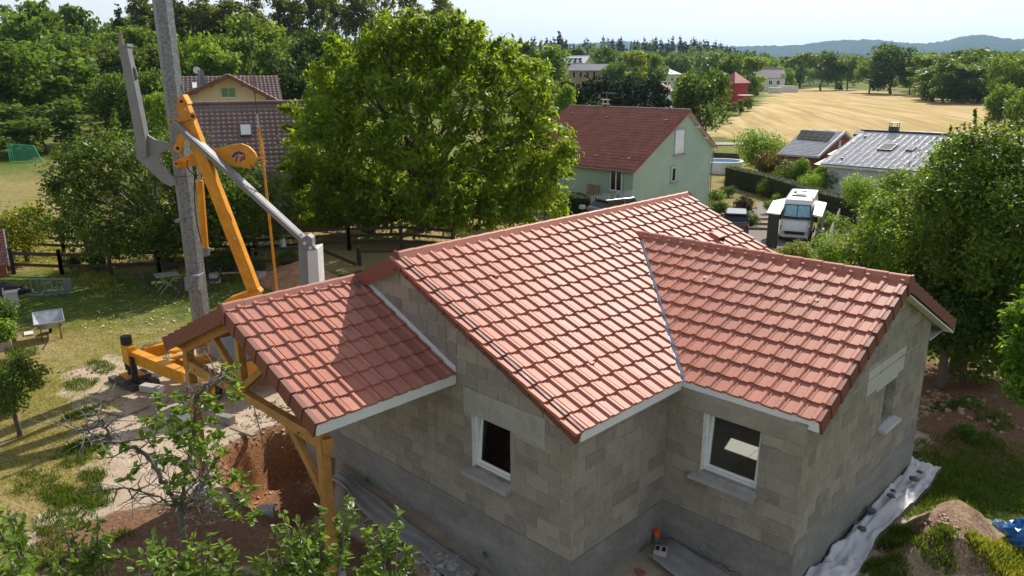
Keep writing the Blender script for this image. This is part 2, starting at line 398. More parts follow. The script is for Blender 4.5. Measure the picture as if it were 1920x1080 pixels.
def ground_material():
    m, n, out = _mat('ground_surface')
    pos = geopos(n)
    def at(nm):
        a = N(n, 'ShaderNodeAttribute'); a.attribute_name = nm; return a.outputs['Fac']
    n_big = noise(n, 0.35, 5, 0.65, pos); n_mid = noise(n, 2.2, 5, 0.65, pos, 0.4); n_fine = noise(n, 14, 4, 0.7, pos); n_vf = noise(n, 55, 3, 0.7, pos)
    def soft(mask, k=0.5):      # break a mask's edge with mid and fine noise
        s = math_(n, 'ADD', mask, math_(n, 'MULTIPLY', math_(n, 'SUBTRACT', n_mid, 0.5), k))
        s = math_(n, 'ADD', s, math_(n, 'MULTIPLY', math_(n, 'SUBTRACT', n_fine, 0.5), k))
        return ramp(n, s, 0.38, 0.62)
    green = mixc(n, ramp(n, n_mid, 0.35, 0.65), (0.052, 0.088, 0.018), (0.115, 0.165, 0.030))
    green = mixc(n, math_(n, 'MULTIPLY', ramp(n, n_vf, 0.35, 0.75), 0.5), green, (0.19, 0.22, 0.06))
    dryc = mixc(n, ramp(n, n_fine, 0.3, 0.7), (0.23, 0.175, 0.07), (0.47, 0.37, 0.17))
    dm = math_(n, 'ADD', at('m_dry_shade'), math_(n, 'MULTIPLY', math_(n, 'SUBTRACT', n_mid, 0.5), 0.9))
    dm = math_(n, 'ADD', dm, math_(n, 'MULTIPLY', math_(n, 'SUBTRACT', n_fine, 0.5), 0.9))
    c = mixc(n, ramp(n, dm, 0.15, 0.85), green, dryc)
    # hay field with mowing stripes
    rm = n.nodes.new('ShaderNodeMapping'); rm.inputs['Rotation'].default_value = (0, 0, math.radians(-38)); n.links.new(pos, rm.inputs[0])
    st = noise(n, 0.42, 5, 0.65, rm.outputs[0], 0.4, (0.9, 0.06, 1)); st2 = noise(n, 0.06, 5, 0.65, pos, 0.6)
    fl = mixc(n, ramp(n, st, 0.40, 0.60), (0.34, 0.245, 0.115), (0.55, 0.425, 0.225))
    fl = mixc(n, ramp(n, st2, 0.45, 0.65, 0, 0.75), fl, (0.40, 0.29, 0.09))
    fl = mixc(n, math_(n, 'MULTIPLY', ramp(n, n_mid, 0.3, 0.7), 0.3), fl, (0.60, 0.46, 0.22))
    c = mixc(n, ramp(n, at('m_field'), 0.4, 0.6), c, fl)
    sand = mixc(n, ramp(n, n_mid, 0.3, 0.7), (0.45, 0.35, 0.25), (0.63, 0.52, 0.40))
    sand = mixc(n, ramp(n, n_vf, 0.62, 0.72, 0, 0.7), sand, (0.50, 0.47, 0.43))
    sand = mixc(n, ramp(n, n_big, 0.5, 0.7, 0, 0.35), sand, (0.48, 0.34, 0.225))
    red = mixc(n, ramp(n, n_fine, 0.3, 0.7), (0.155, 0.085, 0.052), (0.32, 0.19, 0.115))
    red = mixc(n, ramp(n, n_vf, 0.6, 0.75, 0, 0.6), red, (0.34, 0.27, 0.21))
    red = mixc(n, at('m_orange_sunlit'), red, mixc(n, ramp(n, n_fine, 0.3, 0.7), (0.27, 0.12, 0.052), (0.48, 0.25, 0.125)))  # orange bank soil, with its sunlit tone painted in up to the shadow edge
    d = mixc(n, soft(at('m_red'), 0.6), sand, red)
    c = mixc(n, soft(at('m_dirt'), 0.7), c, d)
    asp = mixc(n, ramp(n, n_vf, 0.3, 0.7), (0.075, 0.075, 0.08), (0.15, 0.15, 0.155))
    c = mixc(n, at('m_asph'), c, asp)
    gr = mixc(n, ramp(n, n_vf, 0.3, 0.7), (0.16, 0.145, 0.13), (0.42, 0.39, 0.36))
    c = mixc(n, soft(at('m_grav'), 0.3), c, gr)
    b = N(n, 'ShaderNodeBsdfPrincipled', Roughness=0.95); b.inputs['Specular IOR Level'].default_value = 0.04
    n.links.new(c, b.inputs['Base Color'])
    hsum = math_(n, 'ADD', math_(n, 'MULTIPLY', n_fine, 0.7), math_(n, 'MULTIPLY', n_vf, 0.4))
    bm = N(n, 'ShaderNodeBump'); bm.inputs['Strength'].default_value = 0.9; bm.inputs['Distance'].default_value = 0.09
    n.links.new(hsum, bm.inputs['Height']); n.links.new(bm.outputs[0], b.inputs['Normal'])
    n.links.new(b.outputs[0], out.inputs[0]); return m
ground = addmesh('ground', gme, ground_material()); tag(ground, 'ground of lawn, bare earth, meadow and mown hay field', kind='structure')

# far hills: two long ridges with real depth
HILLM = simple('hill_forest', (0.032, 0.055, 0.034), 1.0, 0.45, 0.012, spec=0.0)
def ridge(name, prof, dist, half, seed, rough=1.0):
    pxs = np.arange(prof[0][0], prof[-1][0]+1, 5.0)
    ys = np.interp(pxs, [p[0] for p in prof], [p[1] for p in prof])
    rows = []
    ts = np.linspace(-1, 1, 15)
    for k, t in enumerate(ts):
        prof_t = np.maximum(0, 1-abs(t))**0.9
        row = []
        for j, (px, y) in enumerate(zip(pxs, ys)):
            top = gd(px, y, dist); D = dist+half*t; q = gd(px, 132, D)
            n1 = float(fbm(np.array([px*0.02]), np.array([t*2.5+seed]), seed)[0])-0.45
            n2 = float(vnoise(np.array([px*0.31]), np.array([t*9.0]), seed+3)[0])
            z = top[2]*prof_t*(1+0.35*n1*(abs(t) > 0.02)) + rough*9*n2*prof_t - 4
            row.append((q[0], q[1], z))
        rows.append(row)
    V = np.array(rows).reshape(-1, 3); m = len(pxs)
    ii = (np.arange(len(ts)-1)[:, None]*m+np.arange(m-1)[None, :]).ravel()
    o = addmesh(name, npmesh(name, V, np.stack([ii, ii+1, ii+m+1, ii+m], 1)), HILLM)
    return tag(o, kind='structure')
tag(ridge('hill', [(700,120),(860,92),(940,86),(1040,84),(1130,79),(1165,77),(1210,81),(1300,84),(1380,87),(1440,86),(1500,84),(1540,78),(1580,75),(1630,74),(1690,80),(1730,82),(1770,76),(1800,68),(1826,65),(1862,70),(1895,75),(1925,71),(1990,64),(2100,70),(2300,90)], 5200, 1500, 5), 'blue wooded hills on the far horizon')
tag(ridge('hill', [(1380,128),(1450,108),(1520,101),(1600,99),(1680,104),(1750,100),(1830,96),(1925,98),(2050,95),(2200,125)], 3000, 800, 9, 0.7), 'lower wooded hill in front of the horizon hills')
tag(ridge('hill', [(-500,60),(-200,48),(-40,40),(8,44),(60,60),(130,80),(250,110)], 4200, 1100, 15), 'small blue hill at the left end of the horizon')

# light haze in one closed box round everything
hb = MB().box((-9500, -3000, -2.2), (5500, 11000, 420)); hm, hn, ho = _mat('haze_air')
pv = N(hn, 'ShaderNodeVolumePrincipled'); pv.inputs['Color'].default_value = (0.46, 0.70, 1.0, 1); pv.inputs['Density'].default_value = 0.000085
pv.inputs['Anisotropy'].default_value = 0.3
hn.links.new(pv.outputs[0], ho.inputs['Volume'])
hz = hb.build('haze', hm); tag(hz, kind='stuff')

# ------------------------------------------------------------------ materials
ROOF_C = (0.43, 0.168, 0.118)
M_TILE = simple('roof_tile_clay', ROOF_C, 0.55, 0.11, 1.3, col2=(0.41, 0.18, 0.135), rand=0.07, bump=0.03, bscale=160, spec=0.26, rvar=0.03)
M_VERGE = simple('verge_tile_shaded', (0.19, 0.056, 0.040), 0.6, 0.12, 3.0, rand=0.05)  # darker copy of the roof clay, with the verge's shade in its colour
M_WHITE = simple('white_coated_trim', (0.78, 0.79, 0.79), 0.4, 0.05, 1.5)
M_PVC = simple('white_window_plastic', (0.80, 0.81, 0.83), 0.3, 0.03, 2.0)
M_DECK = simple('roof_underlay', (0.10, 0.06, 0.05), 0.9, 0.1, 2.0)
M_CONC = simple('poured_concrete', (0.40, 0.385, 0.355), 0.9, 0.18, 1.6, bump=0.2, bscale=30, col2=(0.33, 0.31, 0.28))
M_PLINTH = simple('cement_plinth_coat', (0.245, 0.238, 0.215), 0.85, 0.25, 1.1, bump=0.12, bscale=20, col2=(0.20, 0.196, 0.178), sc=(1, 1, 2.5))
M_MORTAR = simple('mortar_joint', (0.36, 0.33, 0.285), 0.95, 0.35, 3.0, bump=0.3)
M_ZINC = simple('zinc_flashing', (0.55, 0.57, 0.60), 0.35, 0.12, 3.0, metal=0.7)
M_DARK = simple('dark_fill', (0.012, 0.012, 0.012), 0.9, 0.1, 2.0)  # near-black colour standing in for the shade inside openings
M_INT = simple('bare_interior', (0.55, 0.53, 0.48), 0.95, 0.1, 1.0)
M_GLASS = glassmat('window_glass')
M_TIMBER = simple('stained_timber', (0.42, 0.205, 0.052), 0.55, 0.28, 3.0, sc=(1, 1, 1), rand=0.08, bump=0.05)
def block_mat(name, per_island):
    m, n, out = _mat(name)
    pos = geopos(n)
    if per_island: rnd = n.nodes.new('ShaderNodeNewGeometry').outputs['Random Per Island']
    else: rnd = n.nodes.new('ShaderNodeObjectInfo').outputs['Random']
    a = mixc(n, rnd, (0.205, 0.182, 0.150), (0.355, 0.318, 0.265))
    wn = N(n, 'ShaderNodeTexWhiteNoise'); wn.noise_dimensions = '1D'; n.links.new(rnd, wn.inputs['W'])
    a = mixc(n, ramp(n, wn.outputs['Value'], 0.6, 1.0, 0, 0.5), a, (0.34, 0.28, 0.21))
    sm = noise(n, 1.7, 5, 0.65, pos, 0.6)
    a = mixc(n, ramp(n, sm, 0.50, 0.68, 0, 0.65), a, (0.245, 0.232, 0.215))
    st = noise(n, 5.0, 5, 0.7, pos, 0.4)
    a = mixc(n, ramp(n, st, 0.3, 0.75, 0.0, 0.35), a, (0.47, 0.435, 0.39))
    dr = noise(n, 2.0, 4, 0.6, pos, 0.3, (2.2, 2.2, 0.22))
    a = mixc(n, ramp(n, dr, 0.56, 0.72, 0, 0.5), a, (0.20, 0.186, 0.165))
    dr2 = noise(n, 2.6, 4, 0.6, pos, 0.2, (1.7, 1.7, 0.35))
    a = mixc(n, ramp(n, dr2, 0.60, 0.75, 0, 0.4), a, (0.42, 0.39, 0.34))
    g = noise(n, 90, 3, 0.7, pos)
    a = mixc(n, 0.35, a, mixc(n, ramp(n, g, 0.3, 0.7), (0.15, 0.15, 0.15), (0.9, 0.9, 0.9)), 'OVERLAY')
    b = N(n, 'ShaderNodeBsdfPrincipled', Roughness=0.95); b.inputs['Specular IOR Level'].default_value = 0.2
    n.links.new(a, b.inputs['Base Color'])
    bm = N(n, 'ShaderNodeBump'); bm.inputs['Strength'].default_value = 0.35; bm.inputs['Distance'].default_value = 0.01
    n.links.new(g, bm.inputs['Height']); n.links.new(bm.outputs[0], b.inputs['Normal'])
    n.links.new(b.outputs[0], out.inputs[0]); return m
M_BLOCK = block_mat('concrete_block', False); M_BLOCKS = block_mat('concrete_block_small', True)

# ------------------------------------------------------------------ the concrete block house
OFF = 5.10; SL = 0.4632; L = 9.472; GAUGE = 0.36; NC = 13
W = GAUGE*NC/math.sqrt(1+SL*SL); ZR = OFF; ZE = ZR-SL*W
YC = 6.09; WW = 3.3567; XE = 6.643; ZWR = ZE+SL*WW; XS = W-WW
XP, ZP, WP, YP = -1.388, OFF-0.671, 2.74, -2.657; SP = 0.4448
YF = 0.137; XR = 3.9955; YWF = 2.714; XG = 6.4607; YB = WALL_BACK; XL = -3.99; YBK = L-0.14
ZTOP = ZE-0.10; ZPL = 0.75; ZBOT = -0.9
house = thing('block_house', 'unfinished grey concrete block house under a new red tiled roof with a side wing', 'house', (0, 4.5, 0))

def wall_with_openings(name, o, u, n, u0, u1, z0, z1, holes, th, mat, parent):
    """wall of thickness th behind the plane o + u*s + z; rectangular holes left open"""
    us = sorted({u0, u1, *[h[0] for h in holes], *[h[1] for h in holes]}); zs = sorted({z0, z1, *[h[2] for h in holes], *[h[3] for h in holes]})
    b = MB(); o = np.asarray(o, float); u = np.asarray(u, float); n = np.asarray(n, float); k = np.array((0, 0, 1.0))
    for i in range(len(us)-1):
        for j in range(len(zs)-1):
            cu = (us[i]+us[i+1])/2; cz = (zs[j]+zs[j+1])/2
            if any(h[0] < cu < h[1] and h[2] < cz < h[3] for h in holes): continue
            b.obox(o+u*cu+k*cz-n*th/2, u, n, k, (us[i+1]-us[i])/2, th/2, (zs[j+1]-zs[j])/2)
    return b.build(name, mat, parent)
def clip_poly(P, a, b, c):
    """keep the part of a 2D polygon where a*x + b*y <= c"""
    out = []
    for i in range(len(P)):
        p, q = P[i], P[(i+1) % len(P)]; dp = a*p[0]+b*p[1]-c; dq = a*q[0]+b*q[1]-c
        if dp <= 0: out.append(p)
        if (dp < 0 < dq) or (dq < 0 < dp):
            t = dp/(dp-dq); out.append((p[0]+(q[0]-p[0])*t, p[1]+(q[1]-p[1])*t))
    return out
BL, BH, JT = 0.5, 0.25, 0.012
BLOCKS = []      # (parent wall, polygon in (u,z), frame data, distance)
rngB = random.Random(4)
def lay_blocks(wall, o, u, n, u0, u1, z0, z1, holes, planes=(), shift=0.0):
    row = 0; z = z0
    o = np.asarray(o, float); u = np.asarray(u, float)
    while z < z1-0.03:
        zt = min(z+BH, z1)
        s = u0-(0.25 if row % 2 else 0.0)-shift
        while s < u1-0.02:
            a, b = max(s, u0), min(s+BL, u1); s += BL
            # half blocks now and then
            parts = [(a, b)]
            if b-a > 0.45 and rngB.random() < 0.06: parts = [(a, (a+b)/2), ((a+b)/2, b)]
            for (a2, b2) in parts:
                segs = [(a2, b2)]
                for h in holes:
                    if h[2] < (z+zt)/2 < h[3]:
                        ns = []
                        for (p, q) in segs:
                            if q <= h[0] or p >= h[1]: ns.append((p, q)); continue
                            if p < h[0]: ns.append((p, h[0]))
                            if q > h[1]: ns.append((h[1], q))
                        segs = ns
                for (p, q) in segs:
                    if q-p < 0.045: continue
                    P = [(p+JT/2, z+JT/2), (q-JT/2, z+JT/2), (q-JT/2, zt-JT/2), (p+JT/2, zt-JT/2)]
                    for pl in planes: P = clip_poly(P, *pl) if len(P) > 2 else P
                    if len(P) < 3: continue
                    ar = abs(sum(P[i][0]*P[(i+1) % len(P)][1]-P[(i+1) % len(P)][0]*P[i][1] for i in range(len(P))))/2
                    if ar < 0.004: continue
                    c = np.mean(P, axis=0); cw = o+u*c[0]+np.array((0, 0, c[1]))
                    BLOCKS.append((wall, P, o, u, np.asarray(n, float), float(np.linalg.norm(cw-CAM))-2.5*ar/0.1*0, ar))
        z += BH; row += 1
K = np.array((0, 0, 1.0))
# openings (u along the wall)
WIN_F = (1.705, 2.648, 1.57, 2.58); LIN_F = (1.52, 3.42, 2.58, 3.04)
WIN_W = (4.708-XR, 5.745-XR, 1.61, 2.70); BEAM_W = (0.0, XG-XR, 2.70, 3.0)
WIN_G = (6.118-YWF, 6.712-YWF, 1.87, 2.665); LIN_G = (5.15-YWF, 7.02-YWF, 2.665, 3.21)
wf = wall_with_openings('wall', (0, YF, 0), (1, 0, 0), (0, -1, 0), XL, XR, ZBOT, ZTOP, [WIN_F], 0.20, M_MORTAR, house)
we = wall_with_openings('wall', (XR, YF, 0), (0, 1, 0), (1, 0, 0), 0.2, YWF-YF, ZBOT, ZTOP, [], 0.20, M_MORTAR, house)
ww = wall_with_openings('wall', (XR, YWF, 0), (1, 0, 0), (0, -1, 0), 0.0, XG-XR, ZBOT, ZTOP, [WIN_W], 0.20, M_MORTAR, house)
wg = wall_with_openings('wall', (XG, YWF, 0), (0, 1, 0), (1, 0, 0), 0.2, YB-YWF, ZBOT, ZTOP, [WIN_G], 0.20, M_MORTAR, house)
wall_with_openings('wall', (XR, YB, 0), (1, 0, 0), (0, 1, 0), 0.0, XG-XR-0.2, ZBOT, ZTOP, [(0.35, 1.75, 0.73, 2.75)], 0.20, M_CONC, house)  # unseen rear opening, added to let daylight inside
wall_with_openings('wall', (XR, YB, 0), (0, 1, 0), (1, 0, 0), 0.0, YBK-YB, ZBOT, ZTOP, [], 0.20, M_CONC, house)
wall_with_openings('wall', (XL, YBK, 0), (1, 0, 0), (0, 1, 0), 0.2, XR-XL-0.2, ZBOT, ZTOP, [(1.2, 3.4, 0.73, 2.75), (6.45, 7.30, 2.05, 2.75)], 0.20, M_CONC, house)  # unseen openings added to let in light and throw the floor's sun patch
wall_with_openings('wall', (XL, YF, 0), (0, 1, 0), (-1, 0, 0), 0.2, YBK-YF, ZBOT, ZTOP, [], 0.20, M_CONC, house)
def gable(o, u, n, pts, parent, mat=M_MORTAR):
    o = np.asarray(o, float); u = np.asarray(u, float)
    return MB().prism([o+u*p[0]+K*p[1]-np.asarray(n, float)*0.003 for p in pts], -np.asarray(n, float)*0.19).build('gable', mat, parent)
TU = 0.075     # roof underside below the tile plane
def zmain(x): return ZR-SL*abs(x)-TU
gf = gable((0, YF, 0), (1, 0, 0), (0, -1, 0), [(XL, ZTOP), (XR, ZTOP), (XR, zmain(XR)), (0, zmain(0)), (XL, zmain(XL))], house)
def zwing(y): return ZWR-SL*abs(y-YC)-TU
gg = gable((XG, 0, 0), (0, 1, 0), (1, 0, 0), [(YWF, ZTOP), (YB, ZTOP), (YB, zwing(YB)), (YC, zwing(YC)), (YWF, zwing(YWF))], house)
gable((0, YBK, 0), (1, 0, 0), (0, 1, 0), [(XL, ZTOP), (XR, ZTOP), (XR, zmain(XR)), (0, zmain(0)), (XL, zmain(XL))], house, M_CONC)
# courses of blocks
ss = SL
lay_blocks(wf, (0, YF, 0), (1, 0, 0), (0, -1, 0), XL, XR, ZPL, ZTOP-0.02, [WIN_F, LIN_F], [(ss, 1, ZR-TU)])
lay_blocks(gf, (0, YF, 0), (1, 0, 0), (0, -1, 0), XL, XR, ZTOP, ZR, [LIN_F], [(ss, 1, ZR-TU-0.01), (-ss, 1, ZR-TU-0.01)], 0.13)
lay_blocks(we, (XR, YF, 0), (0, 1, 0), (1, 0, 0), 0.0, YWF-YF, ZPL, ZTOP, [], (), 0.2)
lay_blocks(ww, (XR, YWF, 0), (1, 0, 0), (0, -1, 0), 0.0, XG-XR, ZPL, 2.70, [WIN_W], (), 0.1)
lay_blocks(wg, (XG, YWF, 0), (0, 1, 0), (1, 0, 0), 0.0, YB-YWF, ZPL, ZTOP, [WIN_G, LIN_G], (), 0.3)
lay_blocks(gg, (XG, YWF, 0), (0, 1, 0), (1, 0, 0), 0.0, YB-YWF, ZTOP, ZWR, [LIN_G], [(ss, 1, ZWR-TU-0.01+ss*(YC-YWF)), (-ss, 1, ZWR-TU-0.01-ss*(YC-YWF))], 0.05)
BLOCKS.sort(key=lambda b: -math.sqrt(b[6])/b[5] * (0.15 if (b[0] is wf and b[1][0][0] < -1.8) else 1))
full_cache = {}
rest = {}
for i, (wl, P, o, u, n, d, ar) in enumerate(BLOCKS):
    proud = 0.008+0.006*rngB.random()
    cx = sum(p[0] for p in P)/len(P); cz = sum(p[1] for p in P)/len(P)
    Q = [(p[0]-cx, p[1]-cz) for p in P]
    key = tuple(round(c, 3) for q in Q for c in q)
    m = len(Q); e = 0.007+0.004*rngB.random() if i >= 300 else 0.008
    vs = [(q[0], q[1], -0.004) for q in Q]
    for q in Q:
        l = math.hypot(*q) or 1; vs.append((q[0]-math.copysign(min(e, abs(q[0])), q[0]), q[1]-math.copysign(min(e, abs(q[1])), q[1]), 0.0125))
    fs = [tuple(range(m, 2*m))]+[(k, (k+1) % m, m+(k+1) % m, m+k) for k in range(m)]
    org = o+u*cx+K*cz+n*(proud-0.0125)
    flip = np.cross(u, K) @ n < 0
    mw = frame(org, u, K, n)
    if i < 300:
        if key not in full_cache:
            b = MB(); b.v = vs; b.f = fs; full_cache[key] = b.mesh('block'); full_cache[key].materials.append(M_BLOCK)
            # outward faces follow +z of the block
            if sum(p.normal.z for p in full_cache[key].polygons) < 0: full_cache[key].flip_normals()
        addmesh('block', full_cache[key], None, wl, mw)
    else:
        rest.setdefault(wl.name, (wl, MB()))[1].add([np.asarray(org)+u*v[0]+K*v[1]+n*v[2] for v in vs], fs)
for wl, b in rest.values(): tag(b.build('block_courses', M_BLOCKS, wl), kind='stuff')
# coated plinth, lintels, beam
def slab(name, o, u, n, a, b, z0, z1, out, mat, parent, back=0.002):
    o = np.asarray(o, float); u = np.asarray(u, float); n = np.asarray(n, float)
    return MB().obox(o+u*(a+b)/2+K*(z0+z1)/2+n*(out-back)/2, u, n, K, (b-a)/2, (out+back)/2, (z1-z0)/2).build(name, mat, parent)
slab('plinth_coat', (0, YF, 0), (1, 0, 0), (0, -1, 0), XL, XR+0.016, ZBOT, ZPL, 0.016, M_PLINTH, wf)
slab('plinth_coat', (XR, YF, 0), (0, 1, 0), (1, 0, 0), 0.002, YWF-YF-0.017, ZBOT, ZPL, 0.015, M_PLINTH, we)
slab('plinth_coat', (XR, YWF, 0), (1, 0, 0), (0, -1, 0), 0.0, XG-XR+0.016, ZBOT, ZPL, 0.016, M_PLINTH, ww)
slab('plinth_coat', (XG, YWF, 0), (0, 1, 0), (1, 0, 0), 0.002, YB-YWF, ZBOT, ZPL+0.22, 0.015, M_PLINTH, wg)
lp = clip_poly([(LIN_F[0], LIN_F[2]), (LIN_F[1], LIN_F[2]), (LIN_F[1], LIN_F[3]), (LIN_F[0], LIN_F[3])], ss, 1, ZR-TU-0.02)
MB().prism([(p[0], YF+0.002, p[1]) for p in lp], (0, -0.014, 0)).build('lintel', M_CONC, wf)
slab('ring_beam', (XR, YWF, 0), (1, 0, 0), (0, -1, 0), 0.0, XG-XR, 2.70, ZTOP, 0.012, simple('ring_beam_concrete', (0.33, 0.295, 0.245), 0.95, 0.2, 1.4, bump=0.2), ww)
slab('lintel', (XG, YWF, 0), (0, 1, 0), (1, 0, 0), LIN_G[0], LIN_G[1], LIN_G[2], LIN_G[3], 0.011, simple('pale_lintel_concrete', (0.52, 0.51, 0.49), 0.9, 0.1, 3.0), wg)
slab('mortar_band', (0, YF, 0), (1, 0, 0), (0, -1, 0), XL, LIN_F[0]-0.01, 3.0, 3.03, 0.017, M_MORTAR, gf)
slab('mortar_band', (XG, YWF, 0), (0, 1, 0), (1, 0, 0), 0.01, YB-YWF, ZTOP-0.012, ZTOP+0.018, 0.017, M_MORTAR, wg)
# interior floor and a partition seen through the panes
MB().box((XL+0.2, YF+0.21, 0.06), (XR-0.21, YBK-0.21, 0.10)).build('floor_slab', M_INT, house)
MB().box((XR-0.2, YWF+0.21, 0.06), (XG-0.21, YB-0.21, 0.10)).build('floor_slab', M_INT, house)
MB().box((XL+0.21, 4.2, 0.10), (2.6, 4.35, ZTOP)).build('partition', M_INT, house)

def window(o, u, n, op, parent, tilt=True, depth=0.165):
    o = np.asarray(o, float); u = np.asarray(u, float); n = np.asarray(n, float)
    a, b, z0, z1 = op; ins = o-n*depth
    fr = MB(); t = 0.055
    def bar(mb, s0, s1, y0, y1, d0=0.0, d1=0.07): mb.obox(ins+u*(s0+s1)/2+K*(y0+y1)/2+n*(d0+d1)/2, u, n, K, (s1-s0)/2, (d1-d0)/2, (y1-y0)/2)
    bar(fr, a+0.002, a+t, z0, z1-0.002); bar(fr, b-t, b-0.002, z0, z1-0.002); bar(fr, a+t, b-t, z1-t, z1-0.002); bar(fr, a+t, b-t, z0, z0+t)
    bar(fr, a+t, b-t, z0+t-0.02, z0+t, 0.07, 0.085)
    w = fr.build('window', M_PVC, parent, bevel=0.004)
    MB().obox(o+u*(a+0.006)+K*(z0+z1)/2-n*0.05, u, n, K, 0.006, 0.042, (z1-z0)/2-0.004).build('reveal_lining', M_PVC, w)
    # sash tilted slightly inwards at the top
    hinge = ins+K*(z0+t)+n*0.03; ang = math.radians(5.0 if tilt else 0)
    kk = K*math.cos(ang)-n*math.sin(ang); nn = n*math.cos(ang)+K*math.sin(ang)
    hgt = z1-t-(z0+t)+0.01; a2, b2 = a+t-0.015, b-t+0.015
    sf = MB(); st = 0.06
    def sb(mb, s0, s1, y0, y1, hd=0.026, dn=0.0): mb.obox(hinge+u*(s0+s1)/2+kk*(y0+y1)/2+nn*dn, u, nn, kk, (s1-s0)/2, hd, (y1-y0)/2)
    sb(sf, a2, a2+st, 0.004, hgt); sb(sf, b2-st, b2, 0.004, hgt); sb(sf, a2+st, b2-st, 0.004, st); sb(sf, a2+st, b2-st, hgt-st, hgt)
    s = sf.build('sash', M_PVC, w, bevel=0.004)
    g = MB(); sb(g, a2+st+0.001, b2-st-0.001, st+0.001, hgt-st-0.001, 0.006); g.build('pane', M_GLASS, w)
    hd = MB(); sb(hd, a2+0.022, a2+0.038, hgt*0.55, hgt*0.55+0.11, 0.012, -0.045); hd.build('handle', M_PVC, w)
    sl = MB(); sl.prism([o-n*depth+u*(a-0.16)+K*(z0-0.11), o-n*depth+u*(a-0.16)+K*(z0-0.004), o+n*0.14+u*(a-0.16)+K*(z0-0.085), o+n*0.14+u*(a-0.16)+K*(z0-0.15), o+n*0.012+u*(a-0.16)+K*(z0-0.15)], u*(b-a+0.18))
    sl.build('window_sill', M_CONC, parent, bevel=0.006)
    return w
window((0, YF, 0), (1, 0, 0), (0, -1, 0), WIN_F, house)
window((XR, YWF, 0), (1, 0, 0), (0, -1, 0), WIN_W, house)
# narrow gable opening without a frame: reveal and sill only
rv = MB(); a, b, z0, z1 = WIN_G
slg = MB().prism([(XG-0.2, YWF+a-0.10, z0-0.12), (XG-0.2, YWF+a-0.10, z0-0.01), (XG+0.15, YWF+a-0.10, z0-0.07), (XG+0.15, YWF+a-0.10, z0-0.13)], (0, b-a+0.24, 0)); slg.build('window_sill', simple('pale_sill', (0.55, 0.55, 0.54), 0.8, 0.08, 3.0), house, bevel=0.006)
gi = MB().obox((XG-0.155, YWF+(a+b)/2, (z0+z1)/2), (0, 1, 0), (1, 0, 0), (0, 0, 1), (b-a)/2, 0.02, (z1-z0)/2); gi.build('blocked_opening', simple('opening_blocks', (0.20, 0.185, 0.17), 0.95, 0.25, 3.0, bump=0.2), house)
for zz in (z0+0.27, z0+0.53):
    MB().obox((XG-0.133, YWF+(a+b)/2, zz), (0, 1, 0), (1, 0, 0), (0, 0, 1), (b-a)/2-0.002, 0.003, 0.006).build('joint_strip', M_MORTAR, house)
def stub(name, c, n, r, ln, mat, parent):
    c = np.asarray(c, float); n = np.asarray(n, float); MB().tube([c-n*0.05, c+n*ln], r, 12, caps=False).tube([c+n*ln, c-n*0.04], r*0.82, 12, caps=False).tube([c-n*0.045, c-n*0.04], r*0.9, 12).build(name, mat, parent)
M_GPVC = simple('grey_pipe', (0.16, 0.165, 0.17), 0.5, 0.1, 4.0)
stub('vent_pipe', (2.05, YF, -0.03), (0, -1, 0), 0.052, 0.06, M_GPVC, wf); stub('vent_pipe', (-1.52, YF, 0.045), (0, -1, 0), 0.045, 0.05, M_GPVC, wf)
stub('vent_pipe', (4.89, YWF, 0.18), (0, -1, 0), 0.055, 0.03, simple('pale_pipe', (0.55, 0.55, 0.52), 0.5, 0.1, 4.0), ww); stub('vent_pipe', (XG, 5.31, 0.16), (1, 0, 0), 0.06, 0.10, M_GPVC, wg)
stub('vent_pipe', (XR, 1.55, -0.25), (1, 0, 0), 0.05, 0.08, M_GPVC, we)

# ---- roof
TW = 0.30
def tile_section(w=TW, rib=0.040):
    # pan with a small side step and one raised roll, seen across the slope
    return [(0.0, 0.0), (0.004, 0.016), (0.026, 0.016), (0.030, 0.006), (0.172, 0.004), (0.184, 0.010), (0.203, rib), (0.258, rib), (0.286, 0.010), (w-0.003, 0.006)]
def tile_mesh(name, mat, mirror=False):
    sec = tile_section(); b = MB(); y0, y1, lift, lip = -0.04, GAUGE+0.012, 0.040, 0.036
    if mirror: sec = [(TW-0.003-x, z) for x, z in sec][::-1]
    n = len(sec)
    top0 = [(x, y0, z) for x, z in sec]; top1 = [(x, y1-0.006, z+lift) for x, z in sec]; nose = [(x, y1, z+lift-0.007) for x, z in sec]
    low = [(x, y1-0.002, z*0.9+lift-lip-0.004) for x, z in sec]
    vs = top0+top1+nose+low; fs = []
    for r in range(3):
        fs += [(r*n+i, (r+1)*n+i, (r+1)*n+i+1, r*n+i+1) for i in range(n-1)]
    vs += [(sec[0][0], y0, -0.02), (sec[0][0], y1-0.004, 0.0), (sec[-1][0], y0, -0.02), (sec[-1][0], y1-0.004, 0.0)]
    k = 4*n; fs += [(0, k, k+1, 3*n, 2*n, n), (n-1, 2*n-1, 3*n-1, 4*n-1, k+3, k+2)]
    b.add(vs, fs); me = b.mesh(name); me.materials.append(mat)
    if sum(p.normal.z*p.area for p in me.polygons) < 0: me.flip_normals()
    return me
TILE = tile_mesh('tile', M_TILE); TILE_M = tile_mesh('tile', M_TILE, True)
M_TILE_S = M_TILE
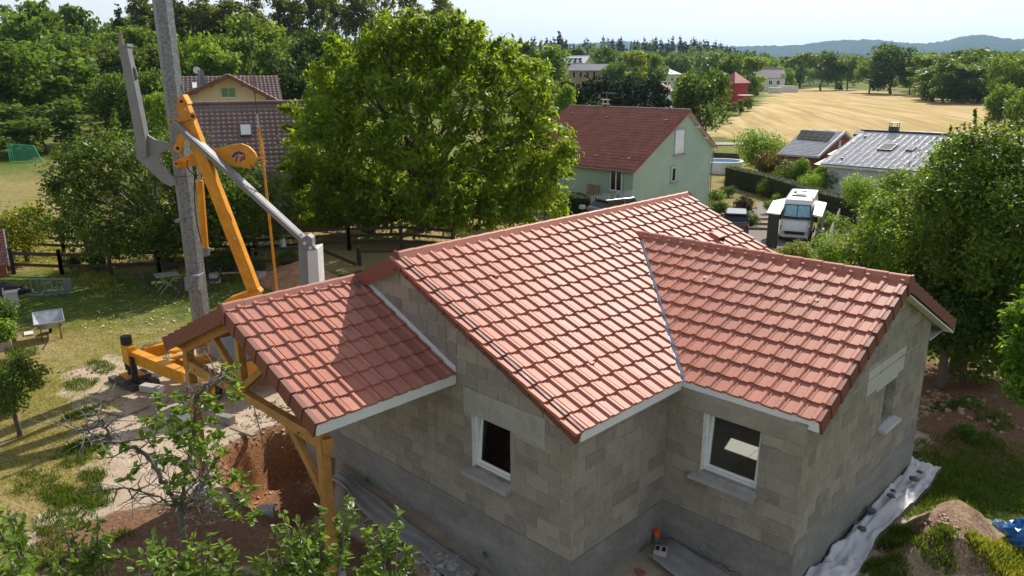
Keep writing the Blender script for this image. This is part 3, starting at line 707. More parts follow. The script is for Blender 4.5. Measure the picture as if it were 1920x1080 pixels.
def cut_tile(me, mw, planes):
    """world-space cutting planes (point, normal): the side the normal points to is removed; None when nothing is left"""
    bm = bmesh.new(); bm.from_mesh(me); bm.transform(mw); did = False
    for p, n in planes:
        d = [(v.co-Vector(p)).dot(Vector(n)) for v in bm.verts]
        if min(d) >= -0.004: bm.free(); return None, True
        if max(d) <= 0: continue
        bmesh.ops.bisect_plane(bm, geom=bm.verts[:]+bm.edges[:]+bm.faces[:], plane_co=Vector(p), plane_no=Vector(n), clear_outer=True); did = True
    if not did: bm.free(); return me, False
    bm.transform(mw.inverted()); m2 = bpy.data.meshes.new('tile'); bm.to_mesh(m2); bm.free()
    m2.materials.append(M_TILE); return (m2 if len(m2.polygons) else None), True
def lay_tiles(o, u, v, n, width, rows, planes=(), me=None, jit=0.0015):
    """tiles on a slope; returns list of (mesh, matrix, centre)"""
    out = []; rg = random.Random(9); ncol = int(math.ceil(width/TW-0.02))
    for k in range(rows):
        for j in range(ncol):
            org = np.asarray(o)+u*(j*TW+rg.uniform(-0.0012, 0.0012))+v*(k*GAUGE+rg.uniform(-0.004, 0.004))+n*(rg.uniform(-jit, jit)+0.004)
            mw = frame(org, u, v, n) @ Matrix.Rotation(rg.uniform(-0.002, 0.002), 4, 'X') @ Matrix.Rotation(rg.uniform(-0.006, 0.006), 4, 'Z')
            m2, cut = cut_tile(me, mw, planes) if planes else (me, False)
            if m2 is None: continue
            out.append((m2, mw, org+u*TW/2+v*GAUGE/2))
    return out
cs = 1/math.sqrt(1+SL*SL); sn = SL*cs
EX, EY = np.array((1.0, 0, 0)), np.array((0, 1.0, 0))
roof = MB()
# deck under the tiles: main prism and wing prism
t = 0.07
roof.prism([(W-0.03, 0.06, ZE-0.012), (0, 0.06, ZR-0.012), (-W+0.03, 0.06, ZE-0.012), (-W+0.03, 0.06, ZE-t), (0, 0.06, ZR-t), (W-0.03, 0.06, ZE-t)], (0, L-0.12, 0))
roof.prism([(XS+0.3, YC-WW+0.03, ZE-0.014), (XS+0.3, YC, ZWR-0.014), (XS+0.3, YC+WW-0.03, ZE-0.014), (XS+0.3, YC+WW-0.03, ZE-t-0.003), (XS+0.3, YC, ZWR-t-0.003), (XS+0.3, YC-WW+0.03, ZE-t-0.003)], (XE-0.06-XS-0.3, 0, 0))
roof = roof.build('roof', M_DECK, house)
VAL_F = ((W, YC-WW, 0), unit((YC-(YC-WW), XS-W, 0)*np.array((1, -1, 1))))   # helper, vertical plane through the front valley
def vplane(p, q, keep):
    p = np.asarray(p, float); q = np.asarray(q, float); d = q-p; nrm = unit((d[1], -d[0], 0))
    if nrm @ (np.asarray(keep, float)-p) > 0: nrm = -nrm
    return p, nrm
gapv = 0.035
# tiles of the main slope that faces the wing, minus the wing's footprint
P1, P2, P3 = (W, YC-WW), (XS, YC), (W, YC+WW)
pf = vplane((*P1, 0), (*P2, 0), (2, 0, 0)); pb = vplane((*P2, 0), (*P3, 0), (2, L, 0))
pf = (np.array(pf[0])-pf[1]*gapv, pf[1]); pb = (np.array(pb[0])-pb[1]*gapv, pb[1])
u_m, v_m, n_m = -EY, np.array((cs, 0, -sn)), np.array((sn, 0, cs))
o_m = np.array((0, L-0.02, ZR))
tl = lay_tiles(o_m, u_m, v_m, n_m, L-0.07, NC, (), TILE_M)
main_tiles = []
for me, mw, c in tl:
    if c[1] < YC:
        m2, cut = cut_tile(me, mw, [pf])
    else:
        m2, cut = cut_tile(me, mw, [pb])
    if m2 is not None: main_tiles.append((m2, mw, c))
u_w, v_w, n_w = EX, np.array((0, -cs, -sn)), np.array((0, -sn, cs))
qf = vplane((*P1, 0), (*P2, 0), (XE, YC-1, 0)); qf = (np.array(qf[0])-qf[1]*gapv, qf[1])
nrow_w = 11
g_w = math.hypot(WW, SL*WW)/GAUGE
wtl = lay_tiles(np.array((XE-0.02-TW*20, YC, ZWR))+v_w*(math.hypot(WW, SL*WW)-GAUGE*int(g_w)-0.0), u_w, v_w, n_w, TW*20-0.01, int(g_w), [qf], TILE)
top = lay_tiles(np.array((XE-0.02-TW*20, YC, ZWR))-v_w*(GAUGE-(math.hypot(WW, SL*WW)-GAUGE*int(g_w))), u_w, v_w, n_w, TW*20-0.01, 1, [qf, ((0, YC-0.02, 0), (0, 1, 0))], TILE)
allt = main_tiles+wtl+top
# which of them the roof lets one see: wing tiles, and main tiles not behind the wing's ridge line
scored = sorted(allt, key=lambda a: (np.linalg.norm(a[2]-CAM)))
for i, (me, mw, c) in enumerate(scored[:300]): addmesh('tile', me, None, roof, mw)
def join_meshes(name, items, mat, parent, kind='stuff'):
    Vs, Fs = [], []; k = 0
    b = MB()
    for me, mw in items:
        co = np.empty(len(me.vertices)*3, np.float32); me.vertices.foreach_get('co', co); co = co.reshape(-1, 3)
        A = np.array(mw); co = co @ A[:3, :3].T + A[:3, 3]
        b.v += [tuple(p) for p in co.tolist()]; b.f += [tuple(i+k for i in p.vertices) for p in me.polygons]; k += len(co)
    m = bpy.data.meshes.new(name); m.from_pydata(b.v, [], b.f); m.update(); m.materials.append(mat)
    o = addmesh(name, m, None, parent); 
    if kind: o['kind'] = kind
    return o
join_meshes('tile_field', [(a[0], a[1]) for a in scored[300:]], M_TILE, roof)
# slopes that face away
back = lay_tiles(np.array((0, 0.07, ZR)), EY, np.array((-cs, 0, -sn)), np.array((-sn, 0, cs)), L-0.09, NC, (), TILE)
backw = lay_tiles(np.array((XE-0.02, YC, ZWR)), -EX, np.array((0, cs, -sn)), np.array((0, sn, cs)), XE-XS, 10, [(lambda q: (np.array(q[0])-q[1]*gapv, q[1]))(vplane((*P2, 0), (*P3, 0), (XE, YC+1, 0)))], TILE)
join_meshes('tile_field', [(a[0], a[1]) for a in back+backw], M_TILE, roof)
# ridge caps
def cap_mesh(ln=0.41, w=0.135, h=0.10, name='ridge_tile', mat=None):
    sec = [(-w, -0.055), (-w*0.92, -0.035), (-0.045, h-0.012), (-0.02, h), (0.02, h), (0.045, h-0.012), (w*0.92, -0.035), (w, -0.055), (0.03, h-0.045), (-0.03, h-0.045)]
    b = MB(); b.ring_loft([[(x*1.06, 0.0, z*1.07+0.003) for x, z in sec], [(x, ln*0.915, z) for x, z in sec]]); me = b.mesh(name); me.materials.append(mat or M_TILE); return me
CAP = cap_mesh()
def ridge_caps(a, b, parent, step=0.385):
    a = np.asarray(a, float); b = np.asarray(b, float); n = max(1, round(np.linalg.norm(b-a)/step)); d = (b-a)/n; t = unit(d)
    for i in range(n):
        o = a+d*i; sc = np.linalg.norm(d)/0.385
        addmesh('ridge_tile', CAP, None, parent, frame(o, np.cross(t, K), t, K) @ Matrix.Diagonal((1, sc, 1, 1)))
ridge_caps((0, L, ZR), (0, -0.015, ZR), roof)
ridge_caps((XE+0.015, YC, ZWR), (XS-0.12, YC, ZWR), roof)
# verge pieces: one per course
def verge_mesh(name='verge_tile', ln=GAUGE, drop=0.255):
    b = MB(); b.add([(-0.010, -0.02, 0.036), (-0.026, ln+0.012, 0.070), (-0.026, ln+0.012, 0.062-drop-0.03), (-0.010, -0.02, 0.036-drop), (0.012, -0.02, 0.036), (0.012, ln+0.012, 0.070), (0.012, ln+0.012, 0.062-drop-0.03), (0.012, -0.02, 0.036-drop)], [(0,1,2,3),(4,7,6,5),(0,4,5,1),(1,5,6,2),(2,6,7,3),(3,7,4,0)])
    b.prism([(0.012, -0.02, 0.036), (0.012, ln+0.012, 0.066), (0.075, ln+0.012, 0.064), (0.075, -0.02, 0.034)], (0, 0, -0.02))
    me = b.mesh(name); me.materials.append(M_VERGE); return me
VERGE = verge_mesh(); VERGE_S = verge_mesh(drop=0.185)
def verge(top, v, n, rows, inward, parent, first=0.0, vm=None):
    """verge pieces down a rake; inward = horizontal direction from the edge onto the roof"""
    for k in range(rows):
        o = np.asarray(top)+v*(first+k*GAUGE)
        m = frame(o, inward, v, n); addmesh('verge_tile', vm or VERGE, None, parent, m)
VLM, NLM = np.array((-cs, 0, -sn)), np.array((-sn, 0, cs))
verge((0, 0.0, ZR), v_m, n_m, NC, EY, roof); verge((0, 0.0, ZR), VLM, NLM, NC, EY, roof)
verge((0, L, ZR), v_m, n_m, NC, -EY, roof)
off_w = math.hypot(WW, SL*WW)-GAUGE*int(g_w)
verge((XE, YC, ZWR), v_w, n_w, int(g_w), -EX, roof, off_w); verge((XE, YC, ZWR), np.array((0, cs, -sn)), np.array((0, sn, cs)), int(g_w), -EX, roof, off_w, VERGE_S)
# end pieces under the ridge caps
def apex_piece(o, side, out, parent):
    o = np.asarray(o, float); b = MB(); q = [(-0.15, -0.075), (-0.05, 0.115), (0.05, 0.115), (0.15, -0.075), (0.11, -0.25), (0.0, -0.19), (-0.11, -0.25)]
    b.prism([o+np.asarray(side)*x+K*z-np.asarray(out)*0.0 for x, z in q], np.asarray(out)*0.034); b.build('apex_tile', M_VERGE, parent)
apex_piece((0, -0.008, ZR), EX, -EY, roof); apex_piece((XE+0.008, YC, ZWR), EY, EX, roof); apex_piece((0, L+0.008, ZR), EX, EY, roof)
# valley strip
va = np.array((W+0.02, YC-WW-0.02, ZE+0.0)); vb = np.array((XS, YC, ZWR)); vd = unit(vb-va); vs = unit(np.cross(vd, K))
vn = np.cross(vs, vd)
MB().prism([va-vs*0.065+vn*0.028, va-vn*0.012, va+vs*0.065+vn*0.028, va+vs*0.065+vn*0.034, va-vn*0.004, va-vs*0.065+vn*0.034], vb-va).build('valley_strip', M_ZINC, roof)
# white eaves boards and soffits
def fascia(a, b, h, th, mat, parent, top=0.0, name='eaves_board'):
    a = np.asarray(a, float); b = np.asarray(b, float); c = (a+b)/2; MB().obox(c+K*(top-h/2), unit(b-a), np.cross(unit(b-a), K), K, np.linalg.norm(b-a)/2, th/2, h/2).build(name, mat, parent)
fascia((W-0.015, 0.005, ZE), (W-0.015, YC-WW+0.002, ZE), 0.165, 0.03, M_WHITE, house, 0.018)
fascia((W+0.001, YC-WW+0.015, ZE), (XE-0.012, YC-WW+0.015, ZE), 0.175, 0.03, M_WHITE, house, 0.02)
fascia((W-0.04, YC+WW-0.015, ZE), (XE+0.02, YC+WW-0.015, ZE), 0.19, 0.03, M_WHITE, house, 0.018)
M_SOFF = simple('cream_soffit', (0.74, 0.71, 0.62), 0.6, 0.05, 2.0)
def soffit_board(o, d, n, ln, half, parent, name='soffit'):
    MB().obox(np.asarray(o)+d*ln/2, d, n, np.cross(d, n), ln/2, 0.012, half).build(name, M_SOFF, parent)
vbw = np.array((0, cs, -sn)); nbw = np.array((0, sn, cs))
MB().prism([(XG+0.02, YC+0.1, ZWR-SL*0.1-0.25), (XE+0.02, YC+0.1, ZWR-SL*0.1-0.25), (XE+0.02, YC+WW-0.03, ZE+SL*0.03-0.25), (XG+0.02, YC+WW-0.03, ZE+SL*0.03-0.25)], (0, 0, 0.03)).build('soffit', M_SOFF, house)
MB().prism([(XR, YB+0.002, ZE-0.20), (XG+0.03, YB+0.002, ZE-0.20), (XG+0.03, YC+WW-0.032, ZE-0.185), (XR, YC+WW-0.032, ZE-0.185)], (0, 0, 0.02)).build('soffit', M_SOFF, house)
MB().prism([(-0.18, 0.015, ZR-0.24-SL*0.18), (-W+0.05, 0.015, ZE-0.22), (-W+0.05, 0.015, ZE-0.19), (-0.18, 0.015, ZR-0.21-SL*0.18)], (0, 0.12, 0)).build('soffit', M_WHITE, house)
MB().prism([(0.12, 0.02, ZR-0.185-SL*0.12), (W-0.04, 0.02, ZE-0.17), (W-0.04, 0.02, ZE-0.155), (0.12, 0.02, ZR-0.17-SL*0.12)], (0, 0.105, 0)).build('verge_board', simple('pale_batten', (0.5, 0.38, 0.26), 0.7, 0.1, 4.0), house)
# vent tile on the main slope and two pale spots on the wing are real small pieces
pv_ = np.array((2.1, YC+2.3, ZR-SL*2.1))
q = gdep(1335, 442, 1.0); 
def on_main(px, py):
    v = ray(px, py); nn = np.array((SL, 0, 1.0)); tt = (ZR-CAM @ nn)/(v @ nn); return CAM+v*tt
def on_wing(px, py):
    v = ray(px, py); nn = np.array((0, -SL, 1.0)); tt = (ZWR-SL*YC-CAM @ nn)/(v @ nn); return CAM+v*tt
p = on_main(1338, 443)
MB().prism([p+v_m*-0.16+n_m*0.02-EY*0.16, p+v_m*0.2+n_m*0.02-EY*0.16, p+v_m*0.22+n_m*0.13-EY*0.16, p+v_m*-0.02+n_m*0.12-EY*0.16], EY*0.32).build('vent_tile', M_TILE, roof, bevel=0.01)
MB().obox(p+v_m*0.225+n_m*0.07, EY, v_m, n_m, 0.13, 0.004, 0.04).build('vent_slot', M_DARK, roof)
for px, py in ((925, 517), (1102, 680), (1155, 463)):
    p = on_main(px, py); MB().prism([p+v_m*-0.12+n_m*0.03-EY*0.05, p+v_m*0.1+n_m*0.03-EY*0.05, p+v_m*0.1+n_m*0.075-EY*0.05], EY*0.10).build('snow_hook', M_TILE, roof)
for px, py in ((1328, 524), (1527, 565)):
    p = on_wing(px, py); MB().obox(p+n_w*0.048, EX, v_w, n_w, 0.09, 0.035, 0.006).build('vent_slot', simple('pale_vent', (0.62, 0.45, 0.38), 0.6, 0.05, 3.0), roof)
# grey flashing where the porch roof meets the gable
fa = np.array((XP, YF-0.02, ZP)); 

# ------------------------------------------------------------------ timber porch
M_TILE2 = M_TILE
porch = thing('timber_porch', 'stained timber porch with its own red tiled gable roof against the block gable', 'porch', (XP, -1.3, 0))
csp = 1/math.sqrt(1+SP*SP); snp = SP*csp; ZPE = ZP-SP*WP
pr_ = MB(); tt = 0.05
pr_.prism([(XP+WP-0.03, YP+0.05, ZPE-0.012), (XP, YP+0.05, ZP-0.012), (XP-WP+0.03, YP+0.05, ZPE-0.012), (XP-WP+0.03, YP+0.05, ZPE-tt), (XP, YP+0.05, ZP-tt), (XP+WP-0.03, YP+0.05, ZPE-tt)], (0, YF-0.03-YP-0.05, 0))
proof = pr_.build('roof', M_DECK, porch)
vp, np_ = np.array((csp, 0, -snp)), np.array((snp, 0, csp)); vpl, npl = np.array((-csp, 0, -snp)), np.array((-snp, 0, csp))
lp_ = math.hypot(WP, SP*WP); npr = 8; offp = lp_-npr*GAUGE
wallcut = ((0, YF-0.03, 0), (0, 1, 0))
pt = lay_tiles(np.array((XP, YP+0.02+TW*10, ZP))+vp*offp, -EY, vp, np_, TW*10-0.01, npr, [wallcut], TILE_M)
pt += lay_tiles(np.array((XP, YP+0.02+TW*10, ZP))+vp*(offp-GAUGE), -EY, vp, np_, TW*10-0.01, 1, [wallcut, ((XP, 0, 0), (-1, 0, 0))], TILE_M)
for me, mw, c in pt: addmesh('tile', me, None, proof, mw)
plt_ = lay_tiles(np.array((XP, YP+0.02, ZP))+vpl*offp, EY, vpl, npl, 2.75, npr, [wallcut], TILE)
join_meshes('tile_field', [(a[0], a[1]) for a in plt_], M_TILE, proof)
ridge_caps((XP, 0.0, ZP), (XP, YP-0.015, ZP), proof)
verge((XP, YP, ZP), vp, np_, npr, EY, proof, offp); verge((XP, YP, ZP), vpl, npl, npr, EY, proof, offp)
apex_piece((XP, YP-0.008, ZP), EX, -EY, proof)
fascia((XP+WP-0.012, YP+0.005, ZPE), (XP+WP-0.012, YF-0.02, ZPE), 0.18, 0.03, M_WHITE, porch, 0.012)
# wall flashing along the slope
MB().prism([(XP+0.1, YF-0.035, ZP-SP*0.1+0.02), (XP+0.1, YF-0.035, ZP-SP*0.1+0.14), (XP+WP, YF-0.035, ZPE+0.14), (XP+WP, YF-0.035, ZPE+0.02)], (0, 0.03, 0)).build('wall_flashing', M_WHITE, porch)
MB().prism([(XP+0.02, -0.10, ZP+0.055), (XP+0.28, -0.10, ZP-0.09), (XP+0.28, -0.10, ZP-0.075), (XP+0.02, -0.10, ZP+0.07)], (0, 0.22, 0)).build('lead_patch', simple('lead_sheet', (0.11, 0.11, 0.13), 0.5, 0.15, 5.0), porch)
# frame
YPO = -2.42; XPR, XPL = 1.10, -3.62
for x in (XPR, XPL):
    zb = H(x, YPO)
    MB().box((x-0.08, YPO-0.08, zb+0.05), (x+0.08, YPO+0.08, ZP-SP*abs(x-XP)-0.22)).build('post', M_TIMBER, porch, bevel=0.008)
    MB().prism([(x+0.22*math.cos(a*math.pi/4), YPO+0.22*math.sin(a*math.pi/4), zb-0.4) for a in range(8)], (0, 0, 0.46)).build('post_base', M_CONC, porch, bevel=0.01)
    MB().box((x-0.08, YPO-0.19, ZP-SP*abs(x-XP)-0.27), (x+0.08, YF-0.005, ZP-SP*abs(x-XP)-0.095)).build('wall_plate', M_TIMBER, porch, bevel=0.006)
zt0, zt1 = 2.64, 2.88
# tie beam, arched underneath
arc = [(XPL-0.18, zt1), (XPL-0.18, zt0)]+[(x, zt0+0.10*math.sin(math.pi*(x-XPL)/(XPR-XPL))) for x in np.linspace(XPL, XPR, 9)]+[(XPR+0.18, zt0), (XPR+0.18, zt1)]
MB().prism([(x, YPO-0.06, z) for x, z in arc], (0, 0.14, 0)).build('tie_beam', M_TIMBER, porch, bevel=0.006)
MB().box((XP-0.07, YPO-0.065, zt1-0.12), (XP+0.07, YPO+0.065, ZP-0.28)).build('king_post', M_TIMBER, porch, bevel=0.006)
for s in (-1, 1):
    x0 = XP+s*2.30
    MB().beam((x0, YPO, ZP-SP*2.30-0.30), (XP+s*0.08, YPO, ZP-0.30), 0.13, 0.19).build('principal_rafter', M_TIMBER, porch, bevel=0.006)
    MB().beam((XP+s*0.06, YPO, zt1+0.12), (XP+s*0.98, YPO, ZP-SP*0.98-0.36), 0.10, 0.12).build('strut', M_TIMBER, porch, bevel=0.005)
    xp = XPR if s > 0 else XPL
    MB().prism([(xp-s*0.09, YPO-0.045, 1.72), (xp-s*0.09, YPO-0.045, 1.94), (xp-s*0.82, YPO-0.045, zt0+0.05), (xp-s*1.08, YPO-0.045, zt0+0.08), (xp-s*0.55, YPO-0.045, zt0-0.42)], (0, 0.09, 0)).build('knee_brace', M_TIMBER, porch, bevel=0.005)
    # mid purlin with a rounded front end
    zz = ZP-SP*1.25-0.10
    MB().prism([(XP+s*1.25-0.07, YP+0.12, zz), (XP+s*1.25-0.07, YP+0.10, zz-0.10), (XP+s*1.25-0.07, YP+0.24, zz-0.2), (XP+s*1.25-0.07, YP+0.36, zz-0.225), (XP+s*1.25-0.07, YF-0.01, zz-0.225), (XP+s*1.25-0.07, YF-0.01, zz)], (0.14, 0, 0)).build('purlin', M_TIMBER, porch, bevel=0.005)
MB().prism([(XP-0.07, YP+0.12, ZP-0.08), (XP-0.07, YP+0.1, ZP-0.18), (XP-0.07, YP+0.26, ZP-0.3), (XP-0.07, YF-0.01, ZP-0.3), (XP-0.07, YF-0.01, ZP-0.08)], (0.14, 0, 0)).build('purlin', M_TIMBER, porch, bevel=0.005)
for s in (-1, 1):      # boarded underside, board by board
    d = np.array((s*csp, 0, -snp)); nn = np.array((s*snp, 0, csp))
    for k in range(19):
        c0 = np.array((XP, 0, ZP))+d*(0.10+k*0.15)-nn*0.062
        MB().obox(c0+EY*((YP+0.07+YF-0.03)/2), d, EY, nn, 0.072, (YF-0.03-YP-0.07)/2, 0.009).build('board', M_TIMBER, proof)
for (x, z) in ((XPL+0.02, zt0+0.16), (XPL+0.35, zt0+0.13), (XP-0.02, zt1-0.06), (XPR-0.6, zt0+0.1), (XPL+1.1, zt0+0.14), (XPR-0.05, zt0+0.15)):
    MB().tube([(x, YPO-0.075, z), (x, YPO-0.055, z)], 0.018, 8).build('bolt', simple('dark_bolt', (0.05, 0.045, 0.04), 0.5, 0.1, 5, metal=0.6), porch)

# ------------------------------------------------------------------ folded building crane
M_GALV = simple('galvanised_steel', (0.19, 0.205, 0.225), 0.5, 0.5, 14.0, metal=0.35)
M_GREY = simple('grey_crane_paint', (0.20, 0.21, 0.225), 0.45, 0.12, 1.5)
M_YEL = simple('yellow_crane_paint', (0.64, 0.27, 0.012), 0.42, 0.2, 3.5, bump=0.03, col2=(0.52, 0.205, 0.014))
M_STEEL = simple('bare_steel', (0.42, 0.43, 0.44), 0.3, 0.1, 8.0, metal=0.8)
M_BLK = simple('black_rubber', (0.016, 0.016, 0.017), 0.6, 0.15, 6.0)
M_BLUE = simple('blue_sign_paint', (0.012, 0.025, 0.20), 0.5, 0.05, 4.0)
CD = 21.5
def cr(px, py, off=0.0): return gdep(px, py, CD+off)
crane = thing('tower_crane', 'yellow and grey folded tower crane with a tall galvanised mast beside the timber porch', 'crane', (*gdep(388, 675, CD)[:2], 0))
CR, CB = np.array((*RT[:2], 0)), FWH
def plate(pts, th, name, mat, off=0.0, parent=None, bevel=0.006):
    P = [cr(*p, off) for p in pts]; return MB().prism(P, FWH*th).build(name, mat, parent or crane, bevel=bevel)
# hexagonal mast
m0, m1 = cr(389, 690, 0.3), cr(299, -40, 0.3); md = unit(m1-m0)
m1 = m0 + md*16.0
def hexring(c, r, up):
    a = unit(np.cross(up, FWH)); b = np.cross(up, a); ph = math.radians(12)
    return [c+(a*math.cos(k*math.pi/3+ph)+b*math.sin(k*math.pi/3+ph))*r for k in range(6)]
split = m0+md*((cr(358, 330, 0.3)-m0) @ md)
MB().ring_loft([hexring(m0, 0.262, md), hexring(split, 0.262, md)]).build('mast', M_GALV, crane)
MB().ring_loft([hexring(split, 0.235, md), hexring(split+md*0.02, 0.255, md), hexring(m1, 0.25, md)]).build('mast', M_GALV, crane)
sl_ = m0+md*((cr(334, 192, 0.3)-m0) @ md); MB().ring_loft([hexring(sl_, 0.268, md), hexring(sl_+md*0.10, 0.268, md)]).build('mast_joint', M_GALV, crane)
plate([(337, 163), (342, 158), (349, 190), (344, 196)], 0.03, 'mast_fin', M_GALV, -0.1)
plate([(345, 520), (352, 516), (372, 517), (372, 545), (347, 545)], 0.5, 'mast_clamp', M_GALV, -0.12)
plate([(370, 335), (380, 340), (386, 420), (378, 425)], 0.05, 'mast_lug', M_GALV, -0.06)
plate([(326, 413), (345, 409), (345, 417), (328, 418)], 0.3, 'mast_lug', M_GALV, 0.0)
plate([(378, 462), (392, 466), (391, 480), (380, 482)], 0.10, 'mast_lug', M_GALV, -0.15)
# goose-neck plate and its tube
plate([(252, 272), (262, 244), (274, 252), (290, 262), (318, 268), (331, 272), (332, 284), (312, 282), (302, 287), (299, 297), (303, 310), (322, 330), (328, 335), (330, 346), (320, 350), (304, 342), (268, 308), (255, 296)], 0.09, 'gooseneck_plate', M_GREY, -0.05)
plate([(222, 88), (237, 85), (272, 258), (275, 294), (260, 295), (250, 240)], 0.28, 'gooseneck_tube', M_GREY, -0.18, bevel=0.01)
plate([(220, 84), (238, 82), (239, 88), (222, 90)], 0.34, 'tube_cap', M_GREY, -0.20)
MB().tube([cr(229, 85), cr(226, 70), cr(224, 54)], [0.07, 0.055, 0.015], 8).build('cap_pin', simple('weathered_wood', (0.25, 0.19, 0.13), 0.8, 0.3, 8), crane)
plate([(247, 125), (253, 126), (258, 145), (253, 152), (248, 145)], 0.06, 'rope_guide', M_GALV, -0.05)
# yellow jib arm
def bar(a, b, w, th, name, mat, off=0.0, parent=None, up=None):
    A, B = cr(*a, off), cr(*b, off); t = unit(B-A); sd = unit(np.cross(t, FWH))
    return MB().obox((A+B)/2, t, sd, FWH, np.linalg.norm(B-A)/2, w/2, th/2).build(name, mat, parent or crane, bevel=0.012)
arm = bar((342, 192), (478, 547), 0.31, 0.30, 'jib_arm', M_YEL, -0.35)
bar((344, 190), (352, 186), 0.28, 0.34, 'arm_head', M_YEL, -0.35, arm)
for q, r in (((340, 190), 0.10), ((361, 218), 0.10), ((322, 229), 0.095), ((333, 278), 0.105), ((330, 307), 0.075)):
    MB().tube([cr(*q, -0.60), cr(*q, -0.1)], r, 14).build('pivot_pin', M_YEL, crane); MB().tube([cr(*q, -0.62), cr(*q, -0.59)], r*0.45, 10).build('pin_cap', M_BLK, crane)
bar((322, 229), (361, 218), 0.14, 0.12, 'link_bar', M_YEL, -0.5); bar((333, 278), (354, 222), 0.16, 0.14, 'link_bar', M_YEL, -0.25)
plate([(469, 545), (482, 541), (489, 548), (487, 553), (445, 562), (430, 570), (400, 588), (392, 586), (430, 559), (462, 548)], 0.30, 'arm_foot', M_YEL, -0.5, bevel=0.012)
# counter plate with its emblem
cp = plate([(325, 305), (336, 297), (378, 285), (426, 273), (452, 269.5), (466, 275), (477, 286), (483, 299), (475, 309), (470, 317), (440, 311), (400, 306), (366, 311), (333, 314), (326, 311)], 0.12, 'counter_plate', M_YEL, -0.22)
def decal(pts, off, name='emblem', mat=M_BLUE):
    P = [cr(*p, -0.223-off) for p in pts]; return MB().prism(P, FWH*0.003).build(name, mat, cp)
# emblem: a blue roof-shaped arrow over the letters, drawn as on the plate (centre 448, 294)
decal([(434, 293), (440, 286), (448, 283.5), (456, 286), (460, 291), (459.5, 293), (455, 289.5), (452, 288.5), (451.5, 291), (448, 287.2), (443.5, 291.5), (441, 291.5), (440.5, 294.5), (435, 295)], 0.002)
decal([(443.2, 293), (445.6, 293), (443.6, 303.2), (440.6, 303.2)], 0.002)
decal([(448, 287.2), (451.5, 291.2), (449.3, 291.2), (448, 301), (446.2, 301), (446.8, 291.2), (444.8, 291)], 0.006, 'emblem_arrow', M_YEL)
decal([(452, 294), (454, 294), (452, 304), (449.5, 304)], 0.004)
decal([(452.6, 293.6), (458, 293.6), (460.2, 295.8), (459.4, 299), (456.5, 300.6), (452.4, 300.6), (452.7, 298.6), (456, 298.4), (457.4, 297), (457, 295.6), (452.4, 295.6)], 0.005)
MB().tube([cr(471, 312, -0.24), cr(471, 312, -0.2)], 0.025, 8).build('bolt', M_BLK, cp)
# hydraulic ram
MB().tube([cr(372, 300, -0.1), cr(374, 345, -0.1)], 0.055, 10).build('ram_rod', M_STEEL, crane)
MB().tube([cr(374, 338, -0.1), cr(384, 464, -0.1)], 0.105, 14).build('ram_cylinder', M_YEL, crane, smooth=False)
# grey folded strut: two rails
for k, off in ((0, -0.75), (1, -0.30)):
    d = 7*k
    bar((322+d, 228-2*k), (568+d*0.6, 452), 0.15, 0.05, 'strut_rail', M_GREY, off)
    bar((322+d, 225-2*k), (568+d*0.6, 449), 0.03, 0.10, 'strut_flange', M_GREY, off-0.03)
bar((330, 226), (575, 450), 0.04, 0.40, 'strut_web', M_GREY, -0.52)
# head block where the strut lands
blk = MB().prism([cr(x, y, -0.8) for x, y in ((559, 452), (577, 462), (584, 470), (600, 640), (565, 640))], CB*0.1); blk.build('head_post', M_GREY, crane)
MB().prism([cr(x, y, -0.9) for x, y in ((576, 470), (595, 466), (604, 640), (583, 640))], CB*0.65).build('head_post', simple('lit_post_and_bumper', (0.62, 0.63, 0.65), 0.4, 0.08, 2.0), crane, bevel=0.01)  # lit right side of the grey post, its light painted as paler grey
MB().prism([cr(x, y, -0.95) for x, y in ((560, 450), (576, 441), (585, 447), (586, 468), (574, 471))], CB*0.35).build('head_bracket', M_GREY, crane, bevel=0.01)
MB().prism([cr(x, y, -0.97) for x, y in ((575, 470), (581, 459), (586, 459), (594, 468))], CB*0.05).build('head_lug', M_GREY, crane)
for q in ((571, 456), (564, 441), (582, 465)): MB().tube([cr(*q, -1.0), cr(*q, -0.9)], 0.05, 10).build('pivot_pin', M_STEEL, crane)
# yellow tie bars hanging from a rope, with slotted plates
tie = bar((484, 236), (492, 292), 0.09, 0.04, 'tie_bar', M_YEL, -0.15)
bar((489, 262), (495, 310), 0.10, 0.04, 'tie_bar', M_YEL, -0.05); bar((493, 300), (521, 560), 0.065, 0.05, 'tie_bar', M_YEL, -0.10)
for yy in np.linspace(238, 330, 9):
    f_ = (yy-236)/94; MB().tube([cr(484+14*f_, yy, -0.24), cr(484+14*f_, yy, -0.02)], 0.02, 6).build('bolt', M_STEEL, tie)
bar((468, 300), (494, 296), 0.05, 0.05, 'tie_link', M_YEL, -0.16)
bar((482, 214), (485, 240), 0.05, 0.03, 'rope_socket', M_STEEL, -0.12)
M_ROPE = simple('steel_rope', (0.06, 0.06, 0.06), 0.5, 0.1, 30)
ra = cr(482, 216, -0.12); rb = cr(452, -60, -0.12); MB().tube([ra, rb], 0.014, 6).build('hoist_rope', M_ROPE, crane)
